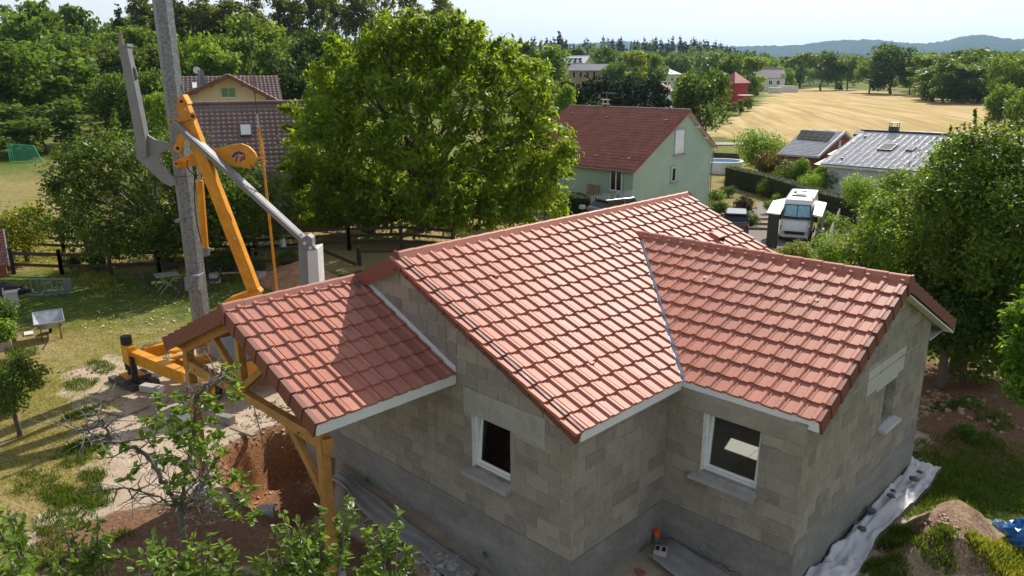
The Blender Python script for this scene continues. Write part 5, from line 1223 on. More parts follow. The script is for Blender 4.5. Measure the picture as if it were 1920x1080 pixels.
rv2 = arched(green, c_, EY, EX, 0.85, 1.25, MATS['green_reveal'], 'window_reveal', 0.002); add_window(green, c_+EX*0.04, EY, EX, -0.06, -0.03, 0.52, 0.98, sill=False, mull=0); wbox(c_, EY, EX, 0, -0.58, 0.95, 0.08, 0, 0.16, MB()).build('window_sill', M_CONC, green)
a = gax(1146, 320, 1, yF); b = gax(1163, 353, 1, yF); c_ = (a+b)/2
rv3 = arched(green, c_, EX, -EY, 1.35, 1.75, MATS['green_reveal'], 'window_reveal', 0.002); add_window(green, c_-EY*0.04, EX, -EY, 0.06, -0.08, 1.0, 1.4, sill=True)
for px, py in ((1073, 214), (1137, 221), (1186, 222), (1249, 227), (1118, 293), (1179, 299)):
    v = ray(px, py); nn = np.array((0, -s1, 1.0)); tt = (zA+0.1-s1*yA-CAM @ nn)/(v @ nn); p = CAM+v*tt
    MB().box(p-np.array((0.14, 0.1, 0.05)), p+np.array((0.14, 0.1, 0.10))).build('vent_tile', M_BRNT, groof)
# antenna and cowl on the ridge
ax_ = gax(1137, 203, 1, yA); MB().tube([(ax_[0], yA, zA), (ax_[0], yA, zA+1.25)], 0.025, 6).build('antenna_mast', M_GALV, green)
for k in range(3): MB().tube([(ax_[0]-0.1, yA-0.05, zA+1.2-0.03*k), (ax_[0]+1.05, yA-0.05+0.12*(k-1), zA+1.2-0.06*k)], 0.016, 5).build('antenna_rod', M_GALV, green)
cw_ = MB(); 
for dx_, dz_ in ((-0.22, 0), (0.22, 0)): cw_.box((ax_[0]-0.1+dx_-0.035, yA-0.05, zA+0.05), (ax_[0]-0.1+dx_+0.035, yA+0.05, zA+0.62))
cw_.box((ax_[0]-0.42, yA-0.2, zA+0.62), (ax_[0]+0.22, yA+0.2, zA+0.68)).box((ax_[0]-0.42, yA-0.2, zA+0.30), (ax_[0]+0.22, yA+0.2, zA+0.36)); cw_.build('chimney_cowl', simple('pale_cowl', (0.45, 0.40, 0.36), 0.8, 0.1, 3.0), green)
MB().tube([(GXP-1.4, yA+0.1, zA), (GXP-1.4, yA+0.1, zA+0.32)], 0.09, 8).build('vent_pipe', M_WREND, green)
MB().tube([(GXP+0.12, yB+0.15, zEB-0.4), (GXP+0.12, yB-0.02, zEB-0.7), (GXP+0.12, yB-0.02, -3.0)], 0.045, 6).build('downpipe', M_GALV, green)
MB().tube([(GXP-10.9, yF-0.30, zEF-0.2), (GXP+0.25, yF-0.30, zEF-0.2)], 0.07, 8).build('gutter', simple('grey_brown_gutter', (0.22, 0.19, 0.18), 0.5, 0.1, 4), green)

# -- brown roofed house behind the orchard tree
A_ = gd(566, 187, 49); B_ = gd(333, 190, 49); u = unit((A_-B_)*np.array((1, 1, 0))); w = np.array((u[1], -u[0], 0));  w = w if w @ FWH < 0 else -w
zr = 6.45; lnU = np.linalg.norm((A_-B_)[:2]); 
brown = thing('brown_roofed_house', 'long house with a big dark brown tiled roof and one skylight behind the orchard tree', 'house', (*(A_[:2]+B_[:2])/2, 0))
R0 = np.array((*B_[:2], zr)); hw1, ez1, hw2, ez2 = 6.6, 1.55, 5.0, 2.7
MB().prism([R0+w*(hw1-0.6)-K*(zr+0.4), R0-w*(hw2-0.4)-K*(zr+0.4), R0-w*(hw2-0.4)-K*(zr-ez2-0.2), R0-K*0.12, R0+w*(hw1-0.6)-K*(zr-ez1-0.35)], u*lnU).build('wall', M_BRWOOD, brown)
MB().prism([R0-u*0.4+w*hw1-K*(zr-ez1), R0-u*0.4, R0-u*0.4-w*hw2-K*(zr-ez2), R0-u*0.4-w*hw2-K*(zr-ez2+0.14), R0-u*0.4-K*0.16, R0-u*0.4+w*hw1-K*(zr-ez1+0.16)], u*(lnU+0.8)).build('roof', M_BRNT, brown)
broof = [q for q in bpy.data.objects if q.parent is brown and q.name.startswith('roof')][-1]
ln = math.hypot(hw1, zr-ez1); v = unit(w*hw1-K*(zr-ez1)); n = unit(w*(zr-ez1)+K*hw1); uu = u if np.cross(u, v) @ n > 0 else -u
tiled_slope((R0-u*0.4 if uu @ u > 0 else R0+u*(lnU+0.4))+n*0.006, uu, v, n, lnU+0.8, ln, 0.37, 0.30, 0.022, M_BRNT, broof)
for k in range(26):
    p = R0+u*(k*(lnU+0.3)/26)+K*0.07; MB().tube([p, p+u*0.38+K*0.02, p+u*0.40+K*0.05], [0.11, 0.12, 0.14], 8).build('ridge_tile', M_BRNT, broof)
def on_slope(px, py, p0, n):
    v_ = ray(px, py); return CAM+v_*(((p0-CAM) @ n)/(v_ @ n))
sk = on_slope(461, 246, R0, n); MB().obox(sk+n*0.05, uu, v, n, 0.32, 0.50, 0.07).build('skylight', simple('dark_frame', (0.035, 0.03, 0.03), 0.4, 0.1, 4), broof)
MB().obox(sk+n*0.115, uu, v, n, 0.27, 0.43, 0.012).build('pane', simple('bright_pane', (0.35, 0.38, 0.40), 0.04, 0.05, 1.0, spec=1.0, coat=1.0), broof)
MB().box(tuple(R0-w*3+u*6-np.array((0.2, 0.2, 2.8))), tuple(R0-w*3+u*6+np.array((0.2, 0.2, -0.4)))).build('chimney', M_WREND, broof)
eb = R0+w*hw1-K*(zr-ez1); MB().beam(eb-u*0.4-K*0.05+w*0.03, eb+u*(lnU+0.4)-K*0.05+w*0.03, 0.05, 0.16).build('eaves_board', simple('pale_eaves', (0.5, 0.46, 0.42), 0.6, 0.1, 3.0), brown)

# -- cream house with green shutters behind it
D3 = 62; ap = gd(428, 140, D3); el = gd(312, 192, D3); er = gd(522, 189, D3); u = unit((er-el)*np.array((1, 1, 0))); w = np.array((-u[1], u[0], 0)); w = w if w @ FWH > 0 else -w
cream = thing('cream_house', 'cream rendered house with brown roofs and green shutters in front of the dark wood', 'house', (*ap[:2], 0))
hl = np.linalg.norm((ap-el)[:2]); hr_ = np.linalg.norm((er-ap)[:2])
q0 = np.array((*ap[:2], 0)); ze_l = el[2]; ze_r = er[2]
MB().prism([q0-u*(hl-0.5)+K*-0.5, q0+u*(hr_-0.5)+K*-0.5, q0+u*(hr_-0.5)+K*(ze_r+0.2), q0+K*(ap[2]-0.2), q0-u*(hl-0.5)+K*(ze_l+0.2)], w*9).build('wall', M_CREAM, cream)
for sd, hh, ze2 in ((-1, hl, ze_l), (1, hr_, ze_r)):
    ln = math.hypot(hh, ap[2]-ze2); v = unit(u*sd*hh-K*(ap[2]-ze2)); n = unit(u*sd*(ap[2]-ze2)+K*hh); uu = w if np.cross(w, v) @ n > 0 else -w
    f = MB().obox(q0+K*ap[2]+v*ln/2-n*0.05+w*4.1, v, w, n, ln/2, 5.0, 0.07).build('roof', M_BRNT, cream)
    tiled_slope((q0+K*ap[2]-w*0.9 if uu @ w > 0 else q0+K*ap[2]+w*9.1)+n*0.03, uu, v, n, 10, ln, 0.36, 0.3, 0.03, M_BRNT, f)
    MB().obox(q0+K*ap[2]+v*ln/2-n*0.09-w*0.93, v, w, n, ln/2, 0.03, 0.13).build('bargeboard', M_BRWOOD, cream)
    for f_ in (0.3, 0.55, 0.8): MB().obox(q0+K*ap[2]+v*ln*f_-n*0.22-w*0.45, u, w, K, 0.08, 0.45, 0.09).build('purlin_end', M_BRWOOD, cream)
# cross roof behind: ridge across the view
ra_, rb_ = gd(348, 138.5, 67), gd(492, 147.5, 67); zz = (ra_[2]+rb_[2])/2
r0 = np.array((*ra_[:2], zz)); lu_ = np.linalg.norm((rb_-ra_)[:2]); uu2 = unit((rb_-ra_)*np.array((1, 1, 0))); ww2 = -w
lo = gd(325, 196, 61); 
v = unit(ww2*5.2-K*2.75); n = unit(ww2*2.75+K*5.2); ln = math.hypot(5.2, 2.75); q_ = uu2 if np.cross(uu2, v) @ n > 0 else -uu2
r_ = MB().obox(r0+uu2*lu_/2+v*ln/2-n*0.06, uu2, v, n, lu_/2+1.2, ln/2, 0.06).build('roof', M_BRNT, cream)
tiled_slope((r0-uu2*1.2 if q_ @ uu2 > 0 else r0+uu2*(lu_+1.2))+n*0.004, q_, v, n, lu_+2.4, ln, 0.36, 0.3, 0.03, M_BRNT, r_)
v2 = unit(-ww2*5.2-K*2.75); n2 = unit(-ww2*2.75+K*5.2); MB().obox(r0+uu2*lu_/2+v2*ln/2-n2*0.06, uu2, v2, n2, lu_/2+1.2, ln/2, 0.06).build('roof', M_BRNT, cream)
MB().prism([r0-uu2*0.8+ww2*4.8-K*(zz+0.3), r0-uu2*0.8-ww2*4.8-K*(zz+0.3), r0-uu2*0.8-ww2*4.8-K*2.75, r0-uu2*0.8-K*0.2, r0-uu2*0.8+ww2*4.8-K*2.75], uu2*(lu_+1.6)).build('wall', M_CREAM, cream)
ch = gd(377, 143, 65); MB().box(tuple(ch-np.array((0.17, 0.17, 1.2))), tuple(ch+np.array((0.17, 0.17, 0.45)))).build('chimney', M_GALV, cream)
MB().tube([gd(369, 131.5, 66), gd(369, 131.5, 66.08)], 0.27, 12).build('dish', M_WREND, cream)
fs_ = on_slope(365, 162, r0, n); MB().obox(fs_+n*0.05, uu2, v, n, 0.16, 0.42, 0.06).build('skylight', simple('bright_frame', (0.7, 0.7, 0.68), 0.3, 0.05, 2.0), r_)
for px in (421.5, 435):
    c_ = gd(px, 174, D3-0.05); MB().obox(c_, u, w, K, 0.20, 0.03, 0.32).build('shutter', M_SHUT, cream)
    for kk in (-0.2, 0.0, 0.2): MB().obox(c_-w*0.032+K*kk, u, w, K, 0.18, 0.006, 0.02).build('shutter_batten', M_SHUT, cream)
c_ = gd(428, 183, D3-0.08); MB().obox(c_, u, w, K, 0.52, 0.06, 0.035).build('window_sill', M_WREND, cream)

# -- grey roofed house with the solar panels
_a, _e = gz(1577, 246, 3.75), gz(1553, 292, 2.3); X4 = float(_a[0])+0.3; a4 = np.array((X4, _a[1], 3.75)); f4 = np.array((X4, _e[1]-0.3, 2.19)); b4 = np.array((X4, 2*_a[1]-_e[1]-0.6, 2.35)); Y4 = f4[1]-44.9
sol = thing('solar_house', 'small house with pale grey roof carrying dark solar panels by the hay field', 'house', (X4-2.5, 47, 0))
lx = X4-gz(1505, 243, 3.75)[0]
MB().prism([(X4-0.25, f4[1]+0.3, -4.0), (X4-0.25, b4[1]-0.25, -4.0), (X4-0.25, b4[1]-0.25, b4[2]-0.05), (X4-0.25, a4[1], a4[2]-0.1), (X4-0.25, f4[1]+0.3, f4[2]+0.1)], (-lx+0.3, 0, 0)).build('wall', simple('brick_brown', (0.26, 0.10, 0.06), 0.9, 0.25, 4.0), sol)
for e_, sd in ((f4, -1), (b4, 1)):
    dv = e_-a4; ln = np.linalg.norm(dv); v = dv/ln; n = unit(np.array((0, sd*abs(v[2]), abs(v[1])))); uu = EX if np.cross(EX, v) @ n > 0 else -EX
    f = MB().obox(a4+v*ln/2-EX*lx/2-n*0.06, EX, v, n, lx/2, ln/2, 0.05).build('roof', M_GRYT, sol)
    tiled_slope((a4-EX*lx if uu[0] > 0 else a4)+n*0.004, uu, v, n, lx, ln, 0.24, 0.3, 0.0, M_GRYT, f)
    if sd < 0: v4, n4, roof4 = v, n, f
M_PV = simple('solar_glass', (0.014, 0.015, 0.020), 0.6, 0.2, 1.0, spec=0.02)
c0 = [on_slope(*q, a4, n4) for q in ((1502, 245.5), (1566, 250.5), (1551, 267.5), (1493, 262.5))]
for i in range(5):
    for j in range(3):
        cc4 = []
        for (a, b) in ((i+0.03, j+0.03), (i+0.97, j+0.03), (i+0.97, j+0.97), (i+0.03, j+0.97)):
            s_, t_ = a/5, b/3; cc4.append((c0[0]*(1-s_)+c0[1]*s_)*(1-t_)+(c0[3]*(1-s_)+c0[2]*s_)*t_+n4*0.07)
        MB().prism(cc4, n4*0.03).build('solar_panel', M_PV, roof4)
for sd, e_ in ((-1, f4), (1, b4)): MB().beam(a4+EX*0.02+K*-0.02, e_+EX*0.02+K*-0.02, 0.06, 0.2).build('bargeboard', M_GRYT, sol)
MB().prism([(X4-0.24, a4[1]-0.5, 2.5), (X4-0.24, a4[1]+0.1, 2.5), (X4-0.24, a4[1]-0.1, 3.1), (X4-0.24, a4[1]-0.3, 3.1)], (0.04, 0, 0)).build('white_panel', M_WREND, sol)
# lean-to with red and dark roofs on its right
lt = thing('lean_to', 'low red and dark roofed lean-to between the two grey roofed houses', 'lean-to', (-9.2, Y4+44.5, 0))
MB().prism([(X4+0.3, Y4+43.6, 1.75), (X4+0.3, Y4+45.6, 2.0), (X4+2.6, Y4+45.6, 1.75), (X4+2.6, Y4+43.6, 1.5)], (0, 0, 0.08)).build('roof', simple('dull_red_sheet', (0.20, 0.05, 0.045), 0.5, 0.15, 3.0), lt)
MB().prism([(X4+0.3, Y4+45.7, 2.25), (X4+0.3, Y4+47.4, 2.5), (X4+2.9, Y4+47.4, 2.3), (X4+2.9, Y4+45.7, 2.05)], (0, 0, 0.08)).build('roof', simple('dark_sheet', (0.06, 0.06, 0.07), 0.4, 0.15, 3.0), lt)
MB().box((X4+0.4, Y4+43.9, -4.0), (X4+2.5, Y4+47.3, 1.6)).build('wall', M_BRWOOD, lt)

# -- large pale grey roof
rl, rr_ = gz(1616, 246, 4.08), gz(1830, 256, 4.08); y5 = rl[1]
big = thing('grey_roofed_house', 'house under a broad pale grey tiled roof with two skylights beside the solar panel house', 'house', ((rl[0]+2)/1-2+4, y5, 0))
e5l = gz(1567, 309, 2.4); x0, x1 = min(rl[0], e5l[0])-0.0, 3.0
v = unit(np.array((0, e5l[1]-y5, 2.4-4.08))); n = unit(np.array((0, -(4.08-2.4), y5-e5l[1]))); ln = math.hypot(y5-e5l[1], 1.68)
MB().box((x0+0.4, e5l[1]+0.35, -4.5), (x1-0.4, y5+(y5-e5l[1])-0.3, 2.3)).build('wall', simple('pale_grey_wall', (0.56, 0.57, 0.58), 0.85, 0.06, 1.0), big)
f = MB().prism([(x0, e5l[1], 2.34), (x0, y5, 4.02), (x0, 2*y5-e5l[1], 2.34), (x0, 2*y5-e5l[1], 2.22), (x0, y5, 3.90), (x0, e5l[1], 2.22)], (x1-x0, 0, 0)).build('roof', M_GRYT, big)
tiled_slope(np.array((x0, y5, 4.08)), EX, v, n, x1-x0, ln, 0.22, 0.42, 0.0, M_GRYT, f, step=0.022)
nb = unit(np.array((0, 4.08-2.4, y5-e5l[1]))); vb_ = unit(np.array((0, y5-e5l[1], -1.68))); tiled_slope(np.array((x1, y5, 4.08)), -EX, vb_, nb, x1-x0, ln, 0.22, 0.42, 0.0, M_GRYT, f, step=0.022)
MB().tube([(x0-0.05, y5, 4.15), (x1, y5, 4.15)], 0.09, 8).build('ridge', simple('dark_ridge', (0.05, 0.05, 0.055), 0.5, 0.1, 3), f)
MB().prism([(x0-0.35, y5-0.6, 3.9), (x0-0.35, y5, 4.2), (x0-0.35, y5+0.8, 3.85), (x0-0.35, y5+0.8, 3.7), (x0-0.35, y5, 4.0), (x0-0.35, y5-0.55, 3.75)], (0.6, 0, 0)).build('verge_cap', MATS['dark_ridge'], f)
for (px, py, a, b, c2, nm) in ((1664, 278, 0.44, 0.62, (0.16, 0.19, 0.20), 'skylight'), (1708, 281, 0.22, 0.40, (0.25, 0.33, 0.34), 'skylight')):
    p = on_slope(px, py, np.array((x0, y5, 4.08)), n); MB().obox(p+n*0.08, EX, v, n, a, b, 0.06).build(nm, MATS['dark_ridge'], f); MB().obox(p+n*0.145, EX, v, n, a*0.86, b*0.86, 0.01).build('pane', simple('skylight_pane_%d' % px, [c*0.7 for c in c2], 0.6, 0.1, 1.0, spec=0.02), f)
ch = gz(1673, 246, 4.2); MB().box((ch[0]-0.28, y5-0.25, 4.2), (ch[0]+0.28, y5+0.25, 4.5)).build('chimney', MATS['dark_ridge'], f)
ct = MB()
for a in (-0.24, 0.24):
    for b in (-0.2, 0.2): ct.box((ch[0]+a-0.02, y5+b-0.02, 4.5), (ch[0]+a+0.02, y5+b+0.02, 4.73))
ct.box((ch[0]-0.3, y5-0.25, 4.73), (ch[0]+0.3, y5+0.25, 4.77)).build('chimney_cowl', M_GALV, f)
for px, py in ((1579, 299), (1622, 258)):
    p = on_slope(px, py, np.array((x0, y5, 4.08)), n); MB().obox(p+n*0.08, EX, v, n, 0.07, 0.07, 0.05).build('vent_tile', MATS['dark_ridge'], f)

# these three stand lower down the slope, a third farther off than first measured: set their true distance and size
for t_ in (sol, lt, big):
    p_ = np.array(t_.location); k_ = 1.33; t_.location = [float(c) for c in CAM+(p_-CAM)*k_]; t_.scale = (k_, k_, k_)

# -- red tower, white houses, yellow institution far off
M_RED = simple('red_barn_paint', (0.36, 0.035, 0.03), 0.8, 0.1, 0.6)
tp = gz(1381.5, 194, 0.3); D6 = math.hypot(*(tp-CAM)[:2]); tw = thing('red_tower', 'small red tower with a red pyramid roof at the left edge of the hay field', 'tower', tp)
a6 = math.atan2(FWH[1], FWH[0])+math.radians(-58+90); 
c6 = tp + FWH*3.4; r6 = 3.25
def sq(r, z): return [np.array((c6[0]+r*math.cos(t), c6[1]+r*math.sin(t), z)) for t in (math.atan2(-FWH[1], -FWH[0])+math.radians(-14)+k*math.pi/2 for k in range(4))]
MB().ring_loft([sq(r6, -0.5), sq(r6, 5.1)]).build('wall', M_RED, tw)
MB().ring_loft([sq(r6*1.22, 4.95), sq(r6*1.22, 5.1), sq(0.05, 7.75)]).build('roof', simple('red_shingle', (0.30, 0.075, 0.07), 0.6, 0.12, 0.8), tw)
sA, sB = sq(r6, 3.3)[0], sq(r6, 3.3)[3]; sC = sq(r6, 3.3)[1]
for A1, B1 in ((sA, sB), (sA, sC)):
    p = A1+(B1-A1)*0.55; uu = unit(B1-A1); nn = np.cross(uu, K); nn = nn if nn @ FWH < 0 else -nn
    if nn @ FWH < -0.5: add_window(tw, p-K*3.3, uu, nn, 0, 3.5, 0.8, 1.1, frame_m=M_BRWOOD, sill=False); break
pq = gz(1397, 186, 1.6); MB().obox(pq+np.array((0, 0, 0.9)), _r, FWH, K, 1.5, 1.5, 0.08).build('porch_roof', M_WREND, tw); MB().obox(pq-K*0.4, _r, FWH, K, 1.2, 1.2, 1.2).build('porch_wall', M_RED, tw)
wp = GD(1441, 325)
t, u, w, P, ro = gable_house('white_house', 'white house with a grey roof half hidden by the pale willow at the field edge', wp+FWH*4, YAW*-1+math.pi*0+math.radians(0), 12, 8.5, 5.2, 8.6, M_WREND, simple('grey_brown_roof', (0.30, 0.26, 0.25), 0.7, 0.12, 0.5), tiles=False)
sgn = -1 if (w @ FWH) > 0 else 1
for s_ in (-3.6, 0.4, 3.4): add_window(t, wp+FWH*4+w*sgn*4.26-K*wp[2], u, w*sgn, s_, 3.3+wp[2], 1.3, 1.6, sill=False)
gp = GD(1474, 315); o = thing('white_garage', 'long low white garage to the right of the white house', 'garage', gp); MB().obox(gp+K*1.0, _r, FWH, K, 3.4, 3, 1.1).build('wall', M_WREND, o); MB().obox(gp+K*2.17, _r, FWH, K, 3.6, 3.2, 0.07).build('roof', M_GALV, o)
gp = GD(1453, 300); o = thing('grey_shed', 'low grey shed in front of the white house', 'shed', gp); MB().obox(gp+K*0.9, _r, FWH, K, 1.9, 1.5, 1.0).build('wall', M_GRYT, o); MB().obox(gp+K*1.97, _r, FWH, K, 2.1, 1.7, 0.06).build('roof', M_GRYT, o)
ip = GD(1082, 262); zt = gd(1082, 104, 262)[2]; ze8 = gd(1082, 118, 262)[2]; zb8 = gd(1082, 128, 262)[2]
M_INST = simple('buff_render', (0.58, 0.44, 0.26), 0.9, 0.06, 0.5); M_ALU = simple('pale_metal_roof', (0.62, 0.64, 0.66), 0.35, 0.08, 0.5)
ang8 = -YAW+math.radians(-24)
t, u, w, P, ro = gable_house('yellow_institution', 'tall buff building with a bright metal roof and dormers above the dark hedge', ip+FWH*5, ang8, 8.4, 8.6, ze8, zt-0.2, M_INST, M_ALU, tiles=False, cat='building')
sgn = -1 if (w @ FWH) > 0 else 1
for k in range(4): add_window(t, ip+FWH*5+w*sgn*4.32-K*ip[2], u, w*sgn, -3.0+2.0*k, (ze8+zb8)/2+0.6, 0.9, 1.8, sill=False, frame_m=M_BRWOOD, mull=0)
for k in range(4):
    p = ip+FWH*5+w*sgn*2.1+u*(-2.4+1.5*k)+K*(zt-ip[2]-1.35); MB().obox(p, u, w, K, 0.42, 0.8, 0.5).build('dormer', M_DARK, ro); MB().obox(p+K*0.55, u, w, K, 0.55, 0.9, 0.06).build('dormer_roof', M_ALU, ro)
low = gd(1105, 132, 250); o = thing('yellow_annexe', 'lower buff annexe with a grey roof in front of the tall buff building', 'building', GD(1105, 250)); g0 = GD(1105, 250)
MB().obox(g0+K*(low[2]-g0[2])/2, u, w, K, 5.6, 3.5, (low[2]-g0[2])/2).build('wall', simple('ochre_render', (0.42, 0.31, 0.17), 0.9, 0.15, 0.6), o); MB().prism([g0-u*6.2-w*4.2+K*(low[2]-g0[2]), g0-u*6.2+w*4.2+K*(low[2]-g0[2]), g0-u*6.2+K*(low[2]-g0[2]+1.9)], u*12.4).build('roof', simple('blue_grey_roof', (0.17, 0.19, 0.22), 0.5, 0.1, 0.5), o)
for k in range(4): add_window(o, g0-w*3.52*(1 if (w @ FWH) > 0 else -1), u, -w*(1 if (w @ FWH) > 0 else -1), -4+2.2*k, (low[2]-g0[2])-1.3, 0.9, 1.7, sill=False, frame_m=M_WREND, mull=0)
hp = GD(1246, 330); e9 = gd(1246, 140, 330)[2]; a9 = gd(1246, 127.5, 330)[2]; o = thing('white_bungalow', 'white walled house with a pale hipped roof beyond the tall conifer hedge', 'house', hp)
def rect(c, r1, r2, z): return [np.array((*(c+_r*a*r1+FWH*b*r2)[:2], z)) for a, b in ((-1,-1),(1,-1),(1,1),(-1,1))]
MB().ring_loft([rect(hp, 5.2, 4.5, hp[2]-1), rect(hp, 5.2, 4.5, e9)]).build('wall', M_WREND, o); MB().ring_loft([rect(hp, 6.0, 5.3, e9), rect(hp, 6.0, 5.3, e9+0.15), rect(hp, 0.6, 0.2, a9)]).build('roof', simple('pale_grey_roof', (0.50, 0.48, 0.46), 0.6, 0.08, 0.5), o)
add_window(o, hp-FWH*4.52-K*hp[2], _r, -FWH, -2.5, e9-1.8, 1.4, 1.3, sill=False); add_window(o, hp-FWH*4.52-K*hp[2], _r, -FWH, 2.2, e9-1.8, 1.4, 1.3, sill=False)
sp_ = GD(1236, 175); e10 = gd(1236, 170, 175)[2]; a10 = gd(1236, 156, 175)[2]
gable_house('small_brown_roofed_house', 'small house with a faded brown roof below the white bungalow', sp_+FWH*2, -YAW+math.radians(35), 4.6, 3.6, e10, a10, M_WREND, simple('faded_brown_roof', (0.30, 0.20, 0.17), 0.7, 0.12, 1.0), tiles=False)

# ------------------------------------------------------------------ vehicles
M_TYRE = simple('tyre', (0.02, 0.02, 0.02), 0.8, 0.1, 10); M_RIM = simple('alloy', (0.45, 0.46, 0.47), 0.3, 0.05, 10, metal=0.8)
M_RLIGHT = simple('tail_light', (0.35, 0.015, 0.015), 0.2, 0.05, 8, coat=1.0); M_HLIGHT = simple('head_light', (0.10, 0.11, 0.12), 0.08, 0.4, 12, coat=1.0)
M_PLATE = simple('number_plate', (0.6, 0.6, 0.56), 0.4, 0.05, 8)
def car(label, p, ang, paint, length=4.2, width=1.78, height=1.5):
    """x forward in the car's own axes"""
    t = thing('parked_car', label, 'car', p); u = np.array((math.cos(ang), math.sin(ang), 0)); v = np.array((-u[1], u[0], 0)); p = np.asarray(p, float)
    q = lambda x, y, z: p+u*x+v*y+K*z
    hl, hw = length/2, width/2
    st = [(-hl, 0.80, 0.42, 0.86), (-hl+0.10, 0.94, 0.30, 0.98), (-hl+0.7, 1.0, 0.24, 0.97), (-0.3, 1.0, 0.24, 0.93), (hl-1.25, 1.0, 0.24, 0.90), (hl-0.55, 0.97, 0.25, 0.80), (hl-0.10, 0.86, 0.30, 0.66), (hl, 0.70, 0.36, 0.56)]
    rings = []
    for x, wf_, zb, zt_ in st:
        w2 = hw*wf_; rings.append([q(x, y, z) for y, z in ((-w2*0.93, zb), (-w2, zb+0.16), (-w2, zt_-0.14), (-w2*0.92, zt_), (w2*0.92, zt_), (w2, zt_-0.14), (w2, zb+0.16), (w2*0.93, zb))])
    MB().ring_loft(rings).build('body', paint, t, bevel=0.03)
    gl = [(-hl+0.16, 0.90, 0.90), (-hl+0.62, 0.80, height-0.10), (-hl+0.9, 0.78, height-0.03), (0.15, 0.78, height-0.02), (0.55, 0.80, height-0.10), (hl-1.25, 0.90, 0.86)]
    MB().ring_loft([[q(x, y, z) for y, z in ((-hw*wf_*1.08, 0.82), (-hw*wf_, z), (hw*wf_, z), (hw*wf_*1.08, 0.82))] for x, wf_, z in gl]).build('windows', M_DGLASS, t)
    MB().ring_loft([[q(x, y, z) for y, z in ((-hw*wf_, height-0.09), (-hw*wf_*0.9, height+0.005), (hw*wf_*0.9, height+0.005), (hw*wf_, height-0.09))] for x, wf_ in ((-hl+0.45, 0.79), (-hl+0.75, 0.80), (0.3, 0.80), (0.55, 0.79))]).build('roof', paint, t, bevel=0.015)
    for s in (-1, 1):
        for (xa, za, xb, zb) in ((0.52, height-0.06, hl-1.2, 0.88), (-0.35, height-0.05, -0.30, 0.90), (-hl+0.70, height-0.06, -hl+0.28, 0.92)):
            MB().beam(q(xa, s*hw*0.80, za), q(xb, s*hw*0.945, zb), 0.05, 0.05).build('pillar', paint, t)
        for x in (-hl+0.78, hl-0.82):
            c = q(x, s*(hw-0.10), 0.32); wh = MB().tube([c-v*0.11, c+v*0.11], 0.32, 18).build('wheel', M_TYRE, t, bevel=0.02); MB().tube([c+v*s*0.112, c+v*s*0.118], 0.20, 12).build('rim', M_RIM, wh)
        MB().obox(q(-hl+0.06, s*hw*0.78, 0.80), v, u, K, 0.16, 0.05, 0.09).build('tail_light', M_RLIGHT, t); MB().obox(q(hl-0.10, s*hw*0.62, 0.60), v, u, K, 0.18, 0.07, 0.07).build('headlight', M_HLIGHT, t)
        MB().obox(q(hl-1.35, s*(hw+0.07), 0.95), v, u, K, 0.09, 0.05, 0.07).build('wing_mirror', paint, t, bevel=0.015)
    MB().obox(q(-hl-0.012, 0, 0.62), v, u, K, 0.26, 0.008, 0.055).build('number_plate', M_PLATE, t); MB().obox(q(-hl+0.02, 0, 0.34), v, u, K, hw*0.8, 0.06, 0.10).build('bumper', M_BLK, t, bevel=0.02)
    return t
M_NAVY = simple('dark_blue_paint', (0.012, 0.018, 0.034), 0.22, 0.05, 3, coat=1.0, spec=0.6); M_SLATE = simple('grey_blue_paint', (0.05, 0.065, 0.08), 0.25, 0.05, 3, coat=1.0)
car('dark blue car parked on the gravel beside the white camper van', G(1378, 432), math.radians(118), M_NAVY)
car('dark grey car parked by the white picket fence and green house', np.array((gax(1163, 412, 1, yF-2.7)[0], yF-2.7, gax(1163, 412, 1, yF-2.7)[2])), math.radians(74), M_SLATE)
# camper van
vp0 = G(1487, 456); vdir = unit((G(1505, 418)-vp0)*np.array((1, 1, 0))); vf = -vdir; vs_ = np.array((-vf[1], vf[0], 0)); ctr = vp0+vdir*3.0
van = thing('camper_van', 'white high-roofed camper van with blue-silver blinds behind its windscreen', 'camper van', (ctr[0], ctr[1], vp0[2]))
M_VAN = simple('white_van_paint', (0.78, 0.79, 0.80), 0.3, 0.03, 2.0, coat=0.6)
q = lambda x, y, z: np.array((ctr[0], ctr[1], vp0[2]))+vf*x+vs_*y+K*z
st = [(-2.98, 0.97, 0.42, 2.70), (-2.85, 1.0, 0.38, 2.76), (0.9, 1.0, 0.38, 2.76), (1.35, 1.0, 0.38, 2.62), (1.62, 0.98, 0.38, 2.28), (2.22, 0.96, 0.36, 1.40), (2.70, 0.93, 0.35, 1.10), (2.90, 0.86, 0.36, 0.92), (2.98, 0.78, 0.40, 0.75)]
rings = []
for x, wf_, zb, zt_ in st:
    w2 = 1.02*wf_; tp_ = 0.86 if zt_ > 2 else 0.93; rings.append([q(x, y, z) for y, z in ((-w2*0.95, zb), (-w2, zb+0.2), (-w2*(0.97 if zt_ > 2 else 1), zt_*0.75), (-w2*tp_, zt_-0.08), (-w2*tp_*0.85, zt_), (w2*tp_*0.85, zt_), (w2*tp_, zt_-0.08), (w2*(0.97 if zt_ > 2 else 1), zt_*0.75), (w2, zb+0.2), (w2*0.95, zb))])
MB().ring_loft(rings).build('body', M_VAN, van, bevel=0.02)
A1, A2 = q(1.60, 0, 2.33), q(2.235, 0, 1.45); sv = unit(A2-A1); sn_ = unit(np.cross(vs_, sv)); sn_ = sn_ if sn_ @ vf > 0 else -sn_; mid = (A1+A2)/2; hgt = np.linalg.norm(A2-A1)/2
